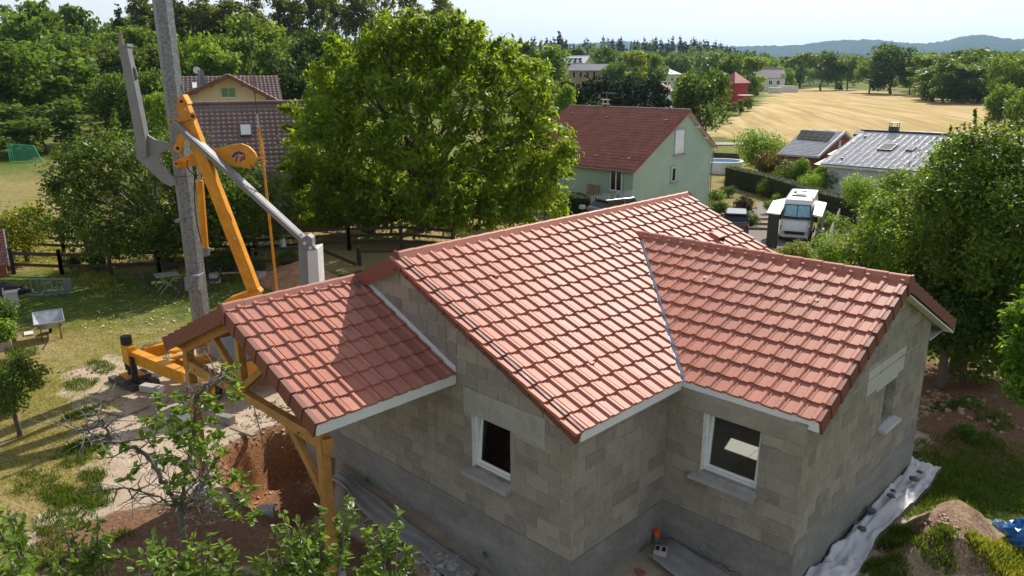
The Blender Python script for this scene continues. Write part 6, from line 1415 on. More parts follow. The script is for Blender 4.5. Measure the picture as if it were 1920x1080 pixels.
ws = MB().prism([mid-vs_*0.80-sv*hgt+sn_*0.015, mid+vs_*0.80-sv*hgt+sn_*0.015, mid+vs_*0.90+sv*hgt+sn_*0.015, mid-vs_*0.90+sv*hgt+sn_*0.015], sn_*0.02).build('windscreen', M_DGLASS, van)
for s in (-1, 1): MB().prism([mid+vs_*s*0.03-sv*hgt*0.86+sn_*0.036, mid+vs_*s*0.73-sv*hgt*0.86+sn_*0.036, mid+vs_*s*0.82+sv*hgt*0.62+sn_*0.036, mid+vs_*s*0.03+sv*hgt*0.70+sn_*0.036], sn_*0.006).build('blind', simple('blue_silver_blind', (0.30, 0.55, 0.62), 0.25, 0.12, 4.0, metal=0.3), ws)
for s in (-1, 1):
    MB().obox(q(2.72, s*0.74, 0.93), vs_, unit(vf+K*0.7), unit(K-vf*0.7), 0.17, 0.06, 0.14).build('headlight', M_HLIGHT, van)
    MB().obox(q(1.75, s*1.17, 1.45), vs_, vf, K, 0.13, 0.07, 0.17).build('wing_mirror', M_BLK, van, bevel=0.02)
    MB().obox(q(1.55, s*1.012, 1.62), vf, vs_, K, 0.36, 0.012, 0.30).build('side_window', M_DGLASS, van)
    for x in (-1.75, 1.85):
        c = q(x, s*0.90, 0.34); wh = MB().tube([c-vs_*0.12, c+vs_*0.12], 0.345, 18).build('wheel', M_TYRE, van, bevel=0.02); MB().tube([c+vs_*s*0.122, c+vs_*s*0.128], 0.2, 12).build('rim', M_RIM, wh)
MB().obox(q(2.965, 0, 0.66), vs_, vf, K, 0.62, 0.02, 0.13).build('grille', M_BLK, van, bevel=0.01); MB().obox(q(2.90, 0, 0.47), vs_, vf, K, 0.82, 0.10, 0.10).build('bumper', MATS['lit_post_and_bumper'], van, bevel=0.02)
for (x, y, a, b) in ((-0.2, 0.0, 0.34, 0.30), (-1.9, 0.1, 0.32, 0.18), (0.65, -0.05, 0.12, 0.45), (-1.1, -0.45, 0.30, 0.08)): MB().obox(q(x, y, 2.80), vf, vs_, K, a, b, 0.04).build('roof_vent', M_BLK if a < 0.31 else M_VAN, van, bevel=0.01)
MB().obox(q(2.995, 0, 0.50), vs_, vf, K, 0.26, 0.008, 0.055).build('number_plate', M_PLATE, van)
for s in (-1, 1): MB().beam(q(2.24, s*0.1, 1.44), q(1.98, s*0.55, 1.80), 0.02, 0.02).build('wiper', M_BLK, van); MB().obox(q(-0.4, s*1.021, 1.1), vf, vs_, K, 2.2, 0.004, 0.012).build('seam', M_BLK, van); MB().obox(q(-1.2, s*1.005, 1.75), vf, vs_, K, 0.55, 0.012, 0.25).build('side_window', M_DGLASS, van)
MB().obox(q(-0.6, 0.88, 2.74), vf, vs_, K, 1.9, 0.07, 0.07).build('awning_case', M_VAN, van, bevel=0.01)
# shelter with white roof sheets behind the van
shl = thing('carport', 'dark walled carport with white corrugated roof behind the camper van', 'carport', G(1478, 405))
ZC_ = vp0[2]+2.2
for (pts, nm) in (([(1449, 378), (1478, 372), (1462, 403), (1437, 400)], 0), ([(1530, 378), (1550, 382), (1541, 408), (1524, 404)], 1)):
    P4 = [gz(*p, ZC_) for p in pts]; MB().prism(P4, (0, 0, 0.05)).build('roof_sheet', M_WHITE, shl)
    for k in range(6):
        f_ = (k+0.5)/6; MB().beam(P4[0]*(1-f_)+P4[1]*f_+K*0.065, P4[3]*(1-f_)+P4[2]*f_+K*0.065, 0.07, 0.03).build('roof_rib', M_WHITE, shl)
cw = [gz(1442, 401, ZC_-0.05), gz(1462, 404, ZC_-0.05)]; MB().prism([cw[0], cw[1], cw[1]-K*2.4, cw[0]-K*2.4], FWH*0.1).build('side_wall', simple('anthracite', (0.03, 0.032, 0.037), 0.6, 0.1, 3), shl)
cw = [gz(1541, 408, ZC_-0.05), gz(1550, 383, ZC_-0.05)]; MB().prism([cw[0], cw[1], cw[1]-K*2.4, cw[0]-K*2.4], -_r*0.06).build('side_wall', MATS['anthracite'], shl)
# gate pillar and white garden wall on the right of the van
def pillar(px, py, h, label):
    p = G(px, py); o = thing('gate_pillar', label, 'pillar', p); MB().box((p[0]-0.18, p[1]-0.18, p[2]-0.2), (p[0]+0.18, p[1]+0.18, p[2]+h)).build('shaft', MATS['anthracite'] if h > 1.5 else M_CONC, o); MB().box((p[0]-0.24, p[1]-0.24, p[2]+h), (p[0]+0.24, p[1]+0.24, p[2]+h+0.07)).build('cap', M_WREND, o, bevel=0.01)
pillar(1574, 408, 0.95+0.35, 'grey gate pillar with a white cap at the end of the hedge')
pillar(1540, 440, 0.9, 'low pillar with a white cap beside the camper van'); pillar(1534, 455, 0.9, 'nearer low pillar in the shrubs beside the camper van')
fw0, fw1 = G(1572, 418), G(1553, 462); fl = thing('white_fence', 'white garden fence climbing to the grey gate pillar right of the van', 'fence', (fw0+fw1)/2)
for k in range(16):
    p = fw0+(fw1-fw0)*k/15; MB().box((p[0]-0.035, p[1]-0.035, p[2]-0.1), (p[0]+0.035, p[1]+0.035, p[2]+1.1)).build('slat', M_WHITE, fl)
for zz in (0.3, 0.8): MB().beam(fw0+K*zz, fw1+K*zz, 0.03, 0.07).build('rail', M_WHITE, fl)
# gravel steps edging
for k in range(3):
    a = G(1412+k*9, 430-k*9); plank('step_sleeper', a+K*0.08, math.radians(35), 1.0, 0.09, 0.09, ['lowest wooden step edging beside the gravel drive', 'middle wooden step edging beside the gravel drive', 'top wooden step edging beside the gravel drive'][k], M_WOOD, None, 'step')
# pile of pale planks by the dark car
for k, (px, py, an) in enumerate(((1352, 396, 0.9), (1357, 393, 1.05), (1346, 397, 0.75), (1366, 394, 1.2))):
    plank('plank', G(px, py)+K*(0.25+0.05*k), an, 0.95, 0.07, 0.02, ['lowest pale plank of the pile by the dark blue car', 'second pale plank of the pile by the dark blue car', 'skewed pale plank at the left of the pile by the dark blue car', 'pale plank lying apart at the right of the pile'][k], simple('fresh_plank', (0.55, 0.45, 0.27), 0.8, 0.1, 5, rand=0.1), None, 'plank')

# ------------------------------------------------------------------ fences
M_FENCE = simple('dark_fence_wood', (0.052, 0.030, 0.021), 0.75, 0.3, 4.0, rand=0.25)
def rail_fence(label, pts, zs, sp=2.3, hpost=1.15):
    f = thing('rail_fence', label, 'fence', (*pts[0], 0)); rg_ = random.Random(len(label))
    for (a, b) in zip(pts[:-1], pts[1:]):
        a = np.array(a); b = np.array(b); n_ = max(1, round(np.linalg.norm(b-a)/sp))
        for k in range(n_+1):
            p = a+(b-a)*k/n_; z = H(*p); MB().box((p[0]-0.07, p[1]-0.07, z-0.1), (p[0]+0.07, p[1]+0.07, z+hpost+rg_.uniform(-0.03, 0.04))).build('post', M_FENCE, f, bevel=0.01)
            if k < n_:
                q_ = a+(b-a)*(k+1)/n_; z2 = H(*q_)
                for zz in zs: MB().beam((p[0], p[1], z+zz+rg_.uniform(-0.03, 0.03)), (q_[0], q_[1], z2+zz+rg_.uniform(-0.03, 0.03)), 0.05, 0.13).build('rail', M_FENCE, f)
    return f
rail_fence('dark brown post and rail fence along the lawn behind the orchard tree', [tuple(gz(-150, 508)[:2]), tuple(gz(117, 517)[:2]), tuple(gz(300, 514)[:2]), tuple(gz(470, 508)[:2]), tuple(gz(600, 502)[:2])], (0.42, 0.92))
rail_fence('short dark rail fence beside the block house gable', [tuple(gz(674, 497)[:2]), tuple(gz(800, 497)[:2])], (0.65,), 5, 0.85)
rail_fence('far dark brown post and rail fence along the mown strip under the walnut', [tuple(gz(-150, 462)[:2]), tuple(gz(120, 474)[:2]), tuple(gz(480, 478)[:2]), tuple(gz(655, 470)[:2]), tuple(gz(850, 466)[:2])], (0.38, 0.72, 1.05))
a = gz(598, 496); b = gz(668, 500); tag(MB().beam(a+K*0.75, b+K*0.1, 0.06, 0.13).build('fallen_rail', M_FENCE, None), 'fallen dark rail sloping to the ground in the fence gap', 'rail')
# picket fence and pallet at the green house
yP = yF-0.3; pt0, pt1, pb0_ = gax(1106, 366, 1, yP), gax(1186, 356, 1, yP), gax(1105, 398, 1, yP)
pk = thing('picket_fence', 'white picket fence in front of the green house', 'fence', (pt0[0], yP, pb0_[2])); hp_ = pt0[2]-pb0_[2]
npk = int((pt1[0]-pt0[0])/0.21)
for k in range(npk+1):
    p = pt0+(pt1-pt0)*k/npk; MB().prism([p-EX*0.055-K*0.1, p+EX*0.055-K*0.1, p+EX*0.055-K*(hp_+0.2), p-EX*0.055-K*(hp_+0.2)][::-1]+[p], -EY*0.03).build('picket', M_WHITE, pk) if False else MB().prism([p-EX*0.055-K*(hp_+0.2), p+EX*0.055-K*(hp_+0.2), p+EX*0.055-K*0.08, p, p-EX*0.055-K*0.08], -EY*0.03).build('picket', M_WHITE, pk)
for zz in (0.25, hp_-0.15): MB().beam(pt0-K*zz+EY*0.03, pt1-K*zz+EY*0.03, 0.03, 0.08).build('rail', M_WHITE, pk)
pl = thing('pallet', 'weathered wooden pallet leaning upright against the green house', 'pallet', gax(1107, 365, 1, yF))
a = gax(1096, 368, 1, yF-0.35)[0]; zpl = gax(1107, 362, 1, yF-0.2)[2]-1.15
for k in range(6): MB().obox((a+0.12+k*0.17, yF-0.22, zpl+1.15), EX, unit(np.array((0, 1, -0.15))), unit(np.array((0, 0.15, 1))), 0.06, 0.012, 0.62).build('slat', simple('pallet_wood', (0.34, 0.22, 0.12), 0.85, 0.2, 5, rand=0.12), pl)
for zz in (0.6, 1.15, 1.7): MB().obox((a+0.55, yF-0.18+0.15*(zz-1.15)*1, zpl+zz), EX, EY, K, 0.56, 0.035, 0.05).build('bearer', MATS['pallet_wood'], pl)
p = G(1091, 416); p[2] += 1.0; mbx = thing('letter_box', 'small white letter box in the dark hedge by the road', 'letter box', (p[0], p[1], 0)); MB().box(tuple(p-np.array((0.17, 0.15, 0.12))), tuple(p+np.array((0.17, 0.15, 0.14)))).build('box', M_WHITE, mbx, bevel=0.015); MB().tube([(p[0], p[1], p[2]-1.0), (p[0], p[1], p[2]-0.1)], 0.03, 6).build('post', M_GALV, mbx)
# round white pool with blue rim beyond the green house
c = G(1352, 322); po = thing('garden_pool', 'white walled garden pool with blue water beyond the green house', 'pool', c)
ringp = lambda r, z: [np.array((c[0]+r*math.cos(a), c[1]+r*math.sin(a), c[2]+z)) for a in np.linspace(0, 2*math.pi, 25)[:-1]]
MB().ring_loft([ringp(2.3, -0.1), ringp(2.3, 1.2), ringp(2.12, 1.2), ringp(2.12, 0.95)], caps=False).build('pool_wall', M_WHITE, po); MB().ring_loft([ringp(2.12, 0.9), ringp(2.12, 1.0)]).build('water', simple('pool_water', (0.05, 0.36, 0.62), 0.06, 0.1, 1.0), po); MB().ring_loft([ringp(2.34, 1.2), ringp(2.34, 1.25), ringp(2.08, 1.25), ringp(2.08, 1.2)], caps=False).build('rim', M_WHITE, po)
fa_, fb_ = G(1338, 314), G(1382, 316); fd = thing('board_fence', 'dark brown board fence behind the garden pool', 'fence', fa_)
for k in range(18):
    p = fa_+(fb_-fa_)*k/17; MB().box((p[0]-0.12, p[1]-0.02, p[2]-0.2), (p[0]+0.12, p[1]+0.02, p[2]+1.7)).build('board', simple('fence_board_dark', (0.075, 0.05, 0.045), 0.8, 0.2, 3, rand=0.35), fd)
sh_ = G(1350, 304); o = thing('pool_shelter', 'low dark red roofed shelter behind the garden pool', 'shelter', sh_); MB().obox((sh_[0], sh_[1], sh_[2]+2.2), _r, FWH, K, 2.6, 1.6, 0.06).build('roof', simple('maroon_sheet', (0.10, 0.04, 0.04), 0.6, 0.1, 3), o)
for s in (-1, 1): MB().tube([sh_+_r*2.3*s, sh_+_r*2.3*s+K*2.2], 0.06, 6).build('post', M_BRWOOD, o)

# ------------------------------------------------------------------ garden things on the left lawn
wb = thing('wheelbarrow', 'galvanised wheelbarrow with red legs standing on the lawn', 'wheelbarrow', gz(94, 640))
b0 = gz(97, 632); by = unit((CAM-b0)*np.array((1, 1, 0))); bx = np.array((-by[1], by[0], 0))   # by points to the viewer (handles)
q = lambda x, y, z: b0+bx*x+by*y+K*z
M_ZTRAY = simple('galvanised_tray', (0.50, 0.53, 0.56), 0.32, 0.15, 6, metal=0.65); M_RPAINT = simple('red_tube_paint', (0.30, 0.025, 0.02), 0.4, 0.1, 8)
def trayring(y0, y1, w0, w1, z0, z1, i): return [q(-w0-i, y0+i, z0), q(w0+i, y0+i, z0), q(w1+i, y1-i, z1), q(-w1-i, y1-i, z1)]
top_o = [q(-0.42, 0.36, 0.58), q(0.42, 0.36, 0.58), q(0.42, -0.60, 0.74), q(-0.42, -0.60, 0.74)]; bot = [q(-0.27, 0.22, 0.36), q(0.27, 0.22, 0.36), q(0.27, -0.30, 0.36), q(-0.27, -0.30, 0.36)]
in_t = [p*0.985+0.015*(sum(top_o)/4) for p in top_o]; in_b = [p*0.97+0.03*(sum(bot)/4)+K*0.012 for p in bot]
MB().ring_loft([bot, top_o, in_t, in_b]).build('tray', M_ZTRAY, wb)
MB().tube(top_o+[top_o[0]], 0.018, 8).build('tray_rim', M_ZTRAY, wb)
for s in (-1, 1):
    MB().tube([q(s*0.12, -0.62, 0.22), q(s*0.24, -0.1, 0.33), q(s*0.28, 0.4, 0.45), q(s*0.31, 0.85, 0.60)], 0.02, 8).build('handle', M_RPAINT, wb); MB().tube([q(s*0.31, 0.80, 0.585), q(s*0.31, 0.95, 0.63)], 0.026, 8).build('grip', M_BLK, wb)
    MB().tube([q(s*0.26, 0.18, 0.38), q(s*0.29, 0.30, 0.0), q(s*0.26, 0.40, 0.0), q(s*0.27, 0.36, 0.42)], 0.018, 8).build('leg', M_RPAINT, wb)
wl = MB().tube([q(-0.05, -0.62, 0.20), q(0.05, -0.62, 0.20)], 0.20, 18).build('wheel', M_BLK, wb, bevel=0.02); MB().tube([q(-0.055, -0.62, 0.20), q(0.055, -0.62, 0.20)], 0.09, 12).build('rim', M_RPAINT, wl)
# step ladder lying on its edge
la, lb_ = gz(60, 553), gz(136, 549); M_ALUM = simple('aluminium', (0.20, 0.215, 0.235), 0.45, 0.08, 6, metal=0.4)
ld = thing('step_ladder', 'grey aluminium step ladder lying on its side on the shaded lawn', 'ladder', (la+lb_)/2); dl = unit(lb_-la); ll = np.linalg.norm(lb_-la)
MB().beam(la+K*0.06, lb_+K*0.12, 0.05, 0.07).build('rail', M_ALUM, ld); MB().beam(la+K*0.62, lb_+K*0.55, 0.05, 0.06).build('rail', M_ALUM, ld)
for k in range(6):
    p = la+dl*ll*(0.03+0.16*k); MB().beam(p+K*0.07, p+K*0.60, 0.09, 0.045, up=tuple(dl)).build('step', M_ALUM, ld)
p = la+dl*ll*0.92; MB().obox(p+K*0.34, dl, np.cross(dl, K), K, 0.14, 0.03, 0.23).build('top_platform', M_ALUM, ld)
nn_ = np.cross(dl, K); nn_ = nn_ if nn_ @ FWH < 0 else -nn_
MB().beam(la+nn_*0.35+K*0.03+dl*0.3, lb_+nn_*0.1+K*0.08, 0.04, 0.05).build('rail', M_ALUM, ld); MB().beam(la+K*0.02-dl*0.3, la+nn_*0.35+K*0.03+dl*0.3, 0.03, 0.04).build('stay', M_ALUM, ld)
# folding garden table, chairs
M_TAB = simple('grey_green_metal', (0.24, 0.27, 0.22), 0.5, 0.15, 6)
tp_ = gz(316, 548); gt = thing('garden_table', 'folding garden table with crossed legs under the orchard tree', 'table', tp_)
tq = lambda x, y, z: tp_+bx*x+by*y+K*z
MB().obox(tq(0, 0, 0.72), bx, by, K, 0.42, 0.35, 0.015).build('table_top', M_TAB, gt, bevel=0.005)
for y in (-0.28, 0.28):
    MB().beam(tq(-0.36, y, 0.0), tq(0.30, y, 0.71), 0.025, 0.035).build('leg', M_TAB, gt); MB().beam(tq(0.36, y, 0.0), tq(-0.30, y, 0.71), 0.025, 0.035).build('leg', M_TAB, gt)
M_CHW = simple('dark_chair_wood', (0.055, 0.045, 0.038), 0.7, 0.2, 6)
def chair(px, py, ang, label):
    p = gz(px, py); o = thing('garden_chair', label, 'chair', p); u = np.array((math.cos(ang), math.sin(ang), 0)); v = np.array((-u[1], u[0], 0)); f = lambda x, y, z: p+u*x+v*y+K*z
    for k in range(5): MB().obox(f(-0.17+k*0.085, 0, 0.44), u, v, K, 0.036, 0.21, 0.01).build('seat_slat', M_CHW, o)
    for k in range(3): MB().obox(f(-0.26-0.03*k, 0, 0.60+0.12*k), v, u, K, 0.21, 0.01, 0.04).build('back_slat', M_CHW, o)
    for s in (-1, 1):
        MB().beam(f(0.2, s*0.2, 0), f(-0.18, s*0.2, 0.5), 0.03, 0.035).build('leg', M_CHW, o); MB().beam(f(-0.2, s*0.21, 0), f(0.2, s*0.21, 0.44), 0.03, 0.035).build('leg', M_CHW, o); MB().beam(f(-0.2, s*0.2, 0.4), f(-0.34, s*0.2, 0.92), 0.03, 0.035).build('back_post', M_CHW, o)
ca = math.atan2(bx[1], bx[0])
chair(284, 546, ca+0.3, 'slatted garden chair to the left of the folding table'); chair(340, 556, ca+2.2, 'dark garden chair in front of the folding table'); chair(402, 545, ca+2.8, 'dark garden chair just right of the crane mast')
# bench of plant pots
M_POT = simple('black_pot', (0.02, 0.02, 0.02), 0.5, 0.1, 8); M_CRATE = simple('pale_crate', (0.46, 0.46, 0.43), 0.6, 0.15, 6)
pb0, pb1 = gz(398, 530), gz(497, 526); pd = unit(pb1-pb0); bn = thing('plant_bench', 'low bench on pale blocks carrying the plant pots behind the crane mast', 'bench', (pb0+pb1)/2)
MB().beam(pb0+K*0.42, pb1+K*0.42, 0.35, 0.05).build('board', M_WOOD, bn)
for f_ in (0.06, 0.94): c = pb0+(pb1-pb0)*f_; MB().box(tuple(c-np.array((0.16, 0.16, 0))), tuple(c+np.array((0.16, 0.16, 0.39)))).build('support', M_CRATE, bn)
LEAF_SMALL = leafmat('pot_leaf', (0.06, 0.11, 0.02), (0.12, 0.2, 0.02))
def pot(c, r, h, lb, plant=0.0, crate=False):
    o = thing('plant_pot' if not crate else 'plant_crate', lb, 'plant pot' if not crate else 'crate', c)
    if crate: MB().obox(c+K*h/2, pd, np.cross(pd, K), K, r, r*0.6, h/2).build('crate', M_POT, o)
    else: MB().ring_loft([[c+np.array((math.cos(a)*r*k, math.sin(a)*r*k, z)) for a in np.linspace(0, 2*math.pi, 11)[:-1]] for k, z in ((0.75, 0), (1.0, h), (0.85, h), (0.8, h*0.85))]).build('pot', M_POT, o)
    if plant:
        rr = np.random.default_rng(int(c[0]*100) & 255); b = MB()
        for _ in range(70):
            d = rr.normal(size=3)*np.array((r*1.1, r*1.1, plant*0.4)); p = c+K*(h+plant*0.5)+d; t_ = unit(rr.normal(size=3)+np.array((0, 0, 0.6)))*0.07; s_ = unit(np.cross(t_, rr.normal(size=3)))*0.03
            b.add([p, p+t_*0.6+s_, p+t_*1.5, p+t_*0.6-s_], [(0, 1, 2, 3)])
        b.build('leaves', LEAF_SMALL, o)
for k, (f_, r, h, pl_, cr_, lb) in enumerate(((0.02, 0.12, 0.26, 0.6, 0, 'black pot with a tall plant at the left end of the bench'), (0.17, 0.14, 0.16, 0, 0, 'low black pot second from the left on the plant bench'), (0.30, 0.16, 0.18, 0.25, 0, 'black pot with yellow green seedlings left of the bench middle'), (0.43, 0.16, 0.18, 0.22, 0, 'black pot with seedlings at the bench middle'), (0.57, 0.22, 0.16, 0, 1, 'black crate right of the bench middle'), (0.76, 0.24, 0.18, 0, 1, 'larger black crate on the right part of the bench'), (0.96, 0.17, 0.26, 0.55, 0, 'black pot with a bushy plant at the right end of the bench'))):
    pot(pb0+(pb1-pb0)*f_+K*0.45, r, h, lb, pl_, bool(cr_))
# raised bed, tarp, grey box at the left edge
def PB(px, py, z=0): return gz(px, py, z)
bedm = simple('weathered_board', (0.38, 0.31, 0.25), 0.85, 0.2, 5)
rb = thing('raised_bed', 'raised bed edged with pale boards at the left edge of the lawn', 'garden bed', PB(10, 640))
for a, b in (((22, 655), (18, 612)), ((18, 612), (16, 560)), ((18, 612), (-30, 618)), ((22, 655), (-40, 668))): MB().beam(PB(*a)+K*0.13, PB(*b)+K*0.13, 0.04, 0.30).build('board', bedm, rb)
MB().prism([PB(20, 653)+K*0.12, PB(-40, 665)+K*0.12, PB(-30, 620)+K*0.12, PB(17, 614)+K*0.12], (0, 0, 0.05)).build('soil', simple('bed_soil', (0.13, 0.07, 0.045), 0.95, 0.3, 6, bump=0.4), rb)
tag(MB().obox(PB(30, 632)+K*0.16, unit(PB(34, 640)-PB(26, 622)), by, K, 0.42, 0.03, 0.15).build('loose_board', M_CRATE, None), 'pale board leaning on the raised bed beside the lawn', 'board')
tag(MB().obox(PB(54, 626)+K*0.02, bx, by, K, 0.13, 0.20, 0.02).build('paper_sheet', simple('pale_paper', (0.6, 0.55, 0.45), 0.8, 0.05, 6), None), 'pale sheet lying on the lawn left of the wheelbarrow', 'sheet')
b_ = thing('grey_box', 'light grey box standing by the post at the left edge of the lawn', 'box', PB(24, 575)); c = PB(24, 575); MB().obox(c+K*0.28, bx, by, K, 0.22, 0.2, 0.28).build('body', M_CRATE, b_, bevel=0.01); MB().obox(c+K*0.57, bx, by, K, 0.24, 0.22, 0.015).build('lid', M_CRATE, b_)
tag(MB().tube([PB(16, 600), PB(16, 600)+K*1.15], 0.025, 8).build('stake', M_CRATE, None), 'thin grey stake at the left edge of the lawn', 'stake')
rr = np.random.default_rng(9); tr_ = []
for zz, qq in ((0.0, 1.0), (0.25, 0.95), (0.4, 0.6), (0.45, 0.1)): tr_.append([PB(18, 552)+bx*math.cos(a)*0.75*qq*rr.uniform(0.85, 1.1)+by*math.sin(a)*0.4*qq+K*(zz-bx[0]*0+0.1*math.cos(a)*-1*(zz > 0)) for a in np.linspace(0, 2*math.pi, 12)[:-1]])
tag(MB().ring_loft(tr_).build('black_cover', M_BLK, None), 'black plastic cover slumped over a heap at the left edge of the lawn', 'cover')
hd_ = gz(-22, 512); o = thing('garden_hut', 'corner of a small red tiled garden hut at the left edge', 'hut', hd_)
MB().obox(hd_+K*0.25, bx, by, K, 0.7, 1.2, 0.26).build('wall', simple('hut_brick', (0.26, 0.09, 0.06), 0.9, 0.15, 5), o)
uu = bx; vv = unit(by*1.0-K*1.35); n_ = unit(np.cross(uu, vv)); n_ = n_ if n_[2] > 0 else -n_
ro_ = MB().obox(hd_+by*0.7+K*1.15, uu, vv, n_, 0.82, 0.85, 0.03).build('roof', M_REDT, o)
tiled_slope(hd_+by*0.7+K*1.15-uu*0.82-vv*0.85+n_*0.035, uu, vv, n_, 1.64, 1.7, 0.14, 0.11, 0.012, simple('pinkish_tiles', (0.34, 0.16, 0.14), 0.7, 0.4, 9.0), ro_)
MB().obox(hd_+by*0.7+K*1.15+uu*0.84, uu, vv, n_, 0.025, 0.87, 0.06).build('bargeboard', M_CRATE, o)
# green goal net on the meadow
gn = gz(46, 304); go = thing('goal_net', 'small green netted goal on the left meadow', 'goal', gn); M_NET = simple('green_net', (0.06, 0.42, 0.24), 0.6, 0.1, 5)
s3 = 1.35; top_l, top_r = gn-_r*s3+K*1.75, gn+_r*s3*0.85+K*1.55; bl, br = gn-_r*s3*1.02, gn+_r*s3*1.3; bk = -FWH*1.0
for a, b in ((top_l, top_r), (bl, top_l), (br, top_r), (bl, br)): MB().tube([a, b], 0.04, 6).build('frame_tube', M_NET, go)
nb_ = MB()
for k in range(17):
    f_ = k/16; nb_.tube([bl*(1-f_)+br*f_, top_l*(1-f_)+top_r*f_], 0.016, 4); nb_.tube([bl*(1-f_)+top_l*f_, br*(1-f_)+top_r*f_], 0.016, 4)
ob = nb_.build('net', M_NET, go); tag(ob, kind='stuff')
p = gz(265, 222, 2.0)
def tbl(px, py, label):
    c = G(px, py); o = thing('picnic_table', label, 'table', c); MB().obox(c+K*0.75, _r, FWH, K, 1.6, 0.5, 0.05).build('table_top', M_CRATE, o)
    for s in (-1, 1): MB().obox(c+_r*s*1.2+K*0.36, _r, FWH, K, 0.08, 0.35, 0.36).build('leg', M_CRATE, o)
tbl(277, 224, 'pale picnic table in the garden left of the mast')
c = gz(299, 196, 3.2); o = thing('white_awning', 'white awning edge to the left of the mast behind the trees', 'awning', (c[0], c[1], H(c[0], c[1]))); MB().prism([c-_r*0.6-K*0.1, c+_r*0.9, c+_r*0.9+FWH*1.5, c-_r*0.6+FWH*1.5], (0, 0, 0.08)).build('cloth', M_WHITE, o)
for s in (-0.4, 0.8): MB().tube([c+_r*s+FWH*0.7, np.array((*(c+_r*s+FWH*0.7)[:2], H(*(c+_r*s+FWH*0.7)[:2])))], 0.05, 6).build('post', M_GALV, o)
for (px, py, lb, m_) in ((532, 480, 'green and white canister by the far fence', M_NET), (504, 470, 'small white canister left of the green one by the far fence', M_WHITE)):
    c = gz(px, py); o = thing('canister', lb, 'canister', c); MB().tube([c, c+K*0.45, c+K*0.46], [0.16, 0.16, 0.10], 10).build('body', m_, o); MB().tube([c+K*0.46, c+K*0.85], [0.15, 0.13], 10).build('top', M_WHITE, o)

# ------------------------------------------------------------------ vegetation
M_BARK = simple('grey_brown_bark', (0.10, 0.082, 0.066), 0.9, 0.35, 6.0, bump=0.4)
M_PLUMB = simple('lichen_grey_bark', (0.115, 0.105, 0.095), 0.9, 0.4, 14.0, bump=0.5, col2=(0.22, 0.21, 0.185))
L_BG = leafmat('leaf_background', (0.090, 0.131, 0.025), (0.216, 0.297, 0.030), 0.38)
L_CON = leafmat('needle_dark', (0.030, 0.050, 0.024), (0.05, 0.08, 0.025), 0.2, 0.6)
L_WAL = leafmat('walnut_leaf', (0.112, 0.180, 0.014), (0.36, 0.48, 0.020), 0.48, 0.45, 0.45)
L_CHE = leafmat('orchard_leaf', (0.078, 0.124, 0.023), (0.204, 0.300, 0.029), 0.40, 0.42, 0.45)
L_RGT = leafmat('thicket_leaf', (0.071, 0.124, 0.018), (0.225, 0.338, 0.022), 0.40, 0.45, 0.45)
L_PLUM = leafmat('plum_leaf', (0.098, 0.161, 0.030), (0.297, 0.418, 0.033), 0.42, 0.32, 0.40)
L_HEDGE = leafmat('hedge_leaf', (0.050, 0.075, 0.016), (0.10, 0.14, 0.02), 0.3, 0.6, 0.35)
def rand_dirs(r, n):
    d = r.normal(size=(n, 3)); return d/np.linalg.norm(d, axis=1, keepdims=True)
def cards(r, pos, outd, ls, lw, upw=0.45, rnd=0.75, droop=0.25, fold=0.18, svar=0.35):
    n = len(pos); nrm = outd*0.6+np.array((0, 0, upw))+rand_dirs(r, n)*rnd; nrm /= np.linalg.norm(nrm, axis=1, keepdims=True)
    t = np.cross(nrm, rand_dirs(r, n)); t /= np.linalg.norm(t, axis=1, keepdims=True)+1e-9; t[:, 2] -= droop; t += outd*0.25; t /= np.linalg.norm(t, axis=1, keepdims=True)
    s = np.cross(nrm, t); s /= np.linalg.norm(s, axis=1, keepdims=True)+1e-9; nn = np.cross(t, s)
    l = (ls*(1+svar*r.uniform(-1, 1, n)))[:, None]; w = (lw*(1+svar*r.uniform(-1, 1, n)))[:, None]
    V = np.stack([pos-t*l*0.5, pos+s*w*0.5+nn*w*fold, pos+t*l*0.5, pos-s*w*0.5+nn*w*fold], 1).reshape(-1, 3)
    F = np.arange(4*n).reshape(n, 4); return V, F
def crown_points(r, C_, R_, n, clumps=14, spread=0.33, fill=0.30, zsq=0.85):
    C_ = np.asarray(C_, float); R_ = np.asarray(R_, float); k = len(C_)
    pr_w = R_**2; idx = r.choice(k, n, p=pr_w/pr_w.sum())
    cd = rand_dirs(r, k*clumps).reshape(k, clumps, 3); cd[:, :, 2] = cd[:, :, 2]*0.85+0.12; crad = 0.55+0.45*r.uniform(0, 1, (k, clumps))**0.6
    ci = r.integers(0, clumps, n); d = cd[idx, ci]; rad = crad[idx, ci]
    p = C_[idx]+(d*rad[:, None]*0.86+r.normal(size=(n, 3))*spread*0.62)*R_[idx][:, None]*np.array((1, 1, zsq))
    q = rand_dirs(r, n); sel = r.uniform(0, 1, n) < fill
    p2 = C_[idx]+q*R_[idx][:, None]*(r.uniform(0.25, 1, n)**0.4)[:, None]*np.array((1, 1, zsq)); p[sel] = p2[sel]
    out = p-C_[idx]; out /= np.linalg.norm(out, axis=1, keepdims=True)+1e-9
    tint = np.clip(0.5+0.26*r.normal(size=n)+0.22*(r.uniform(-1, 1, (k, clumps))[idx, ci]), 0, 1)
    return p, out, tint
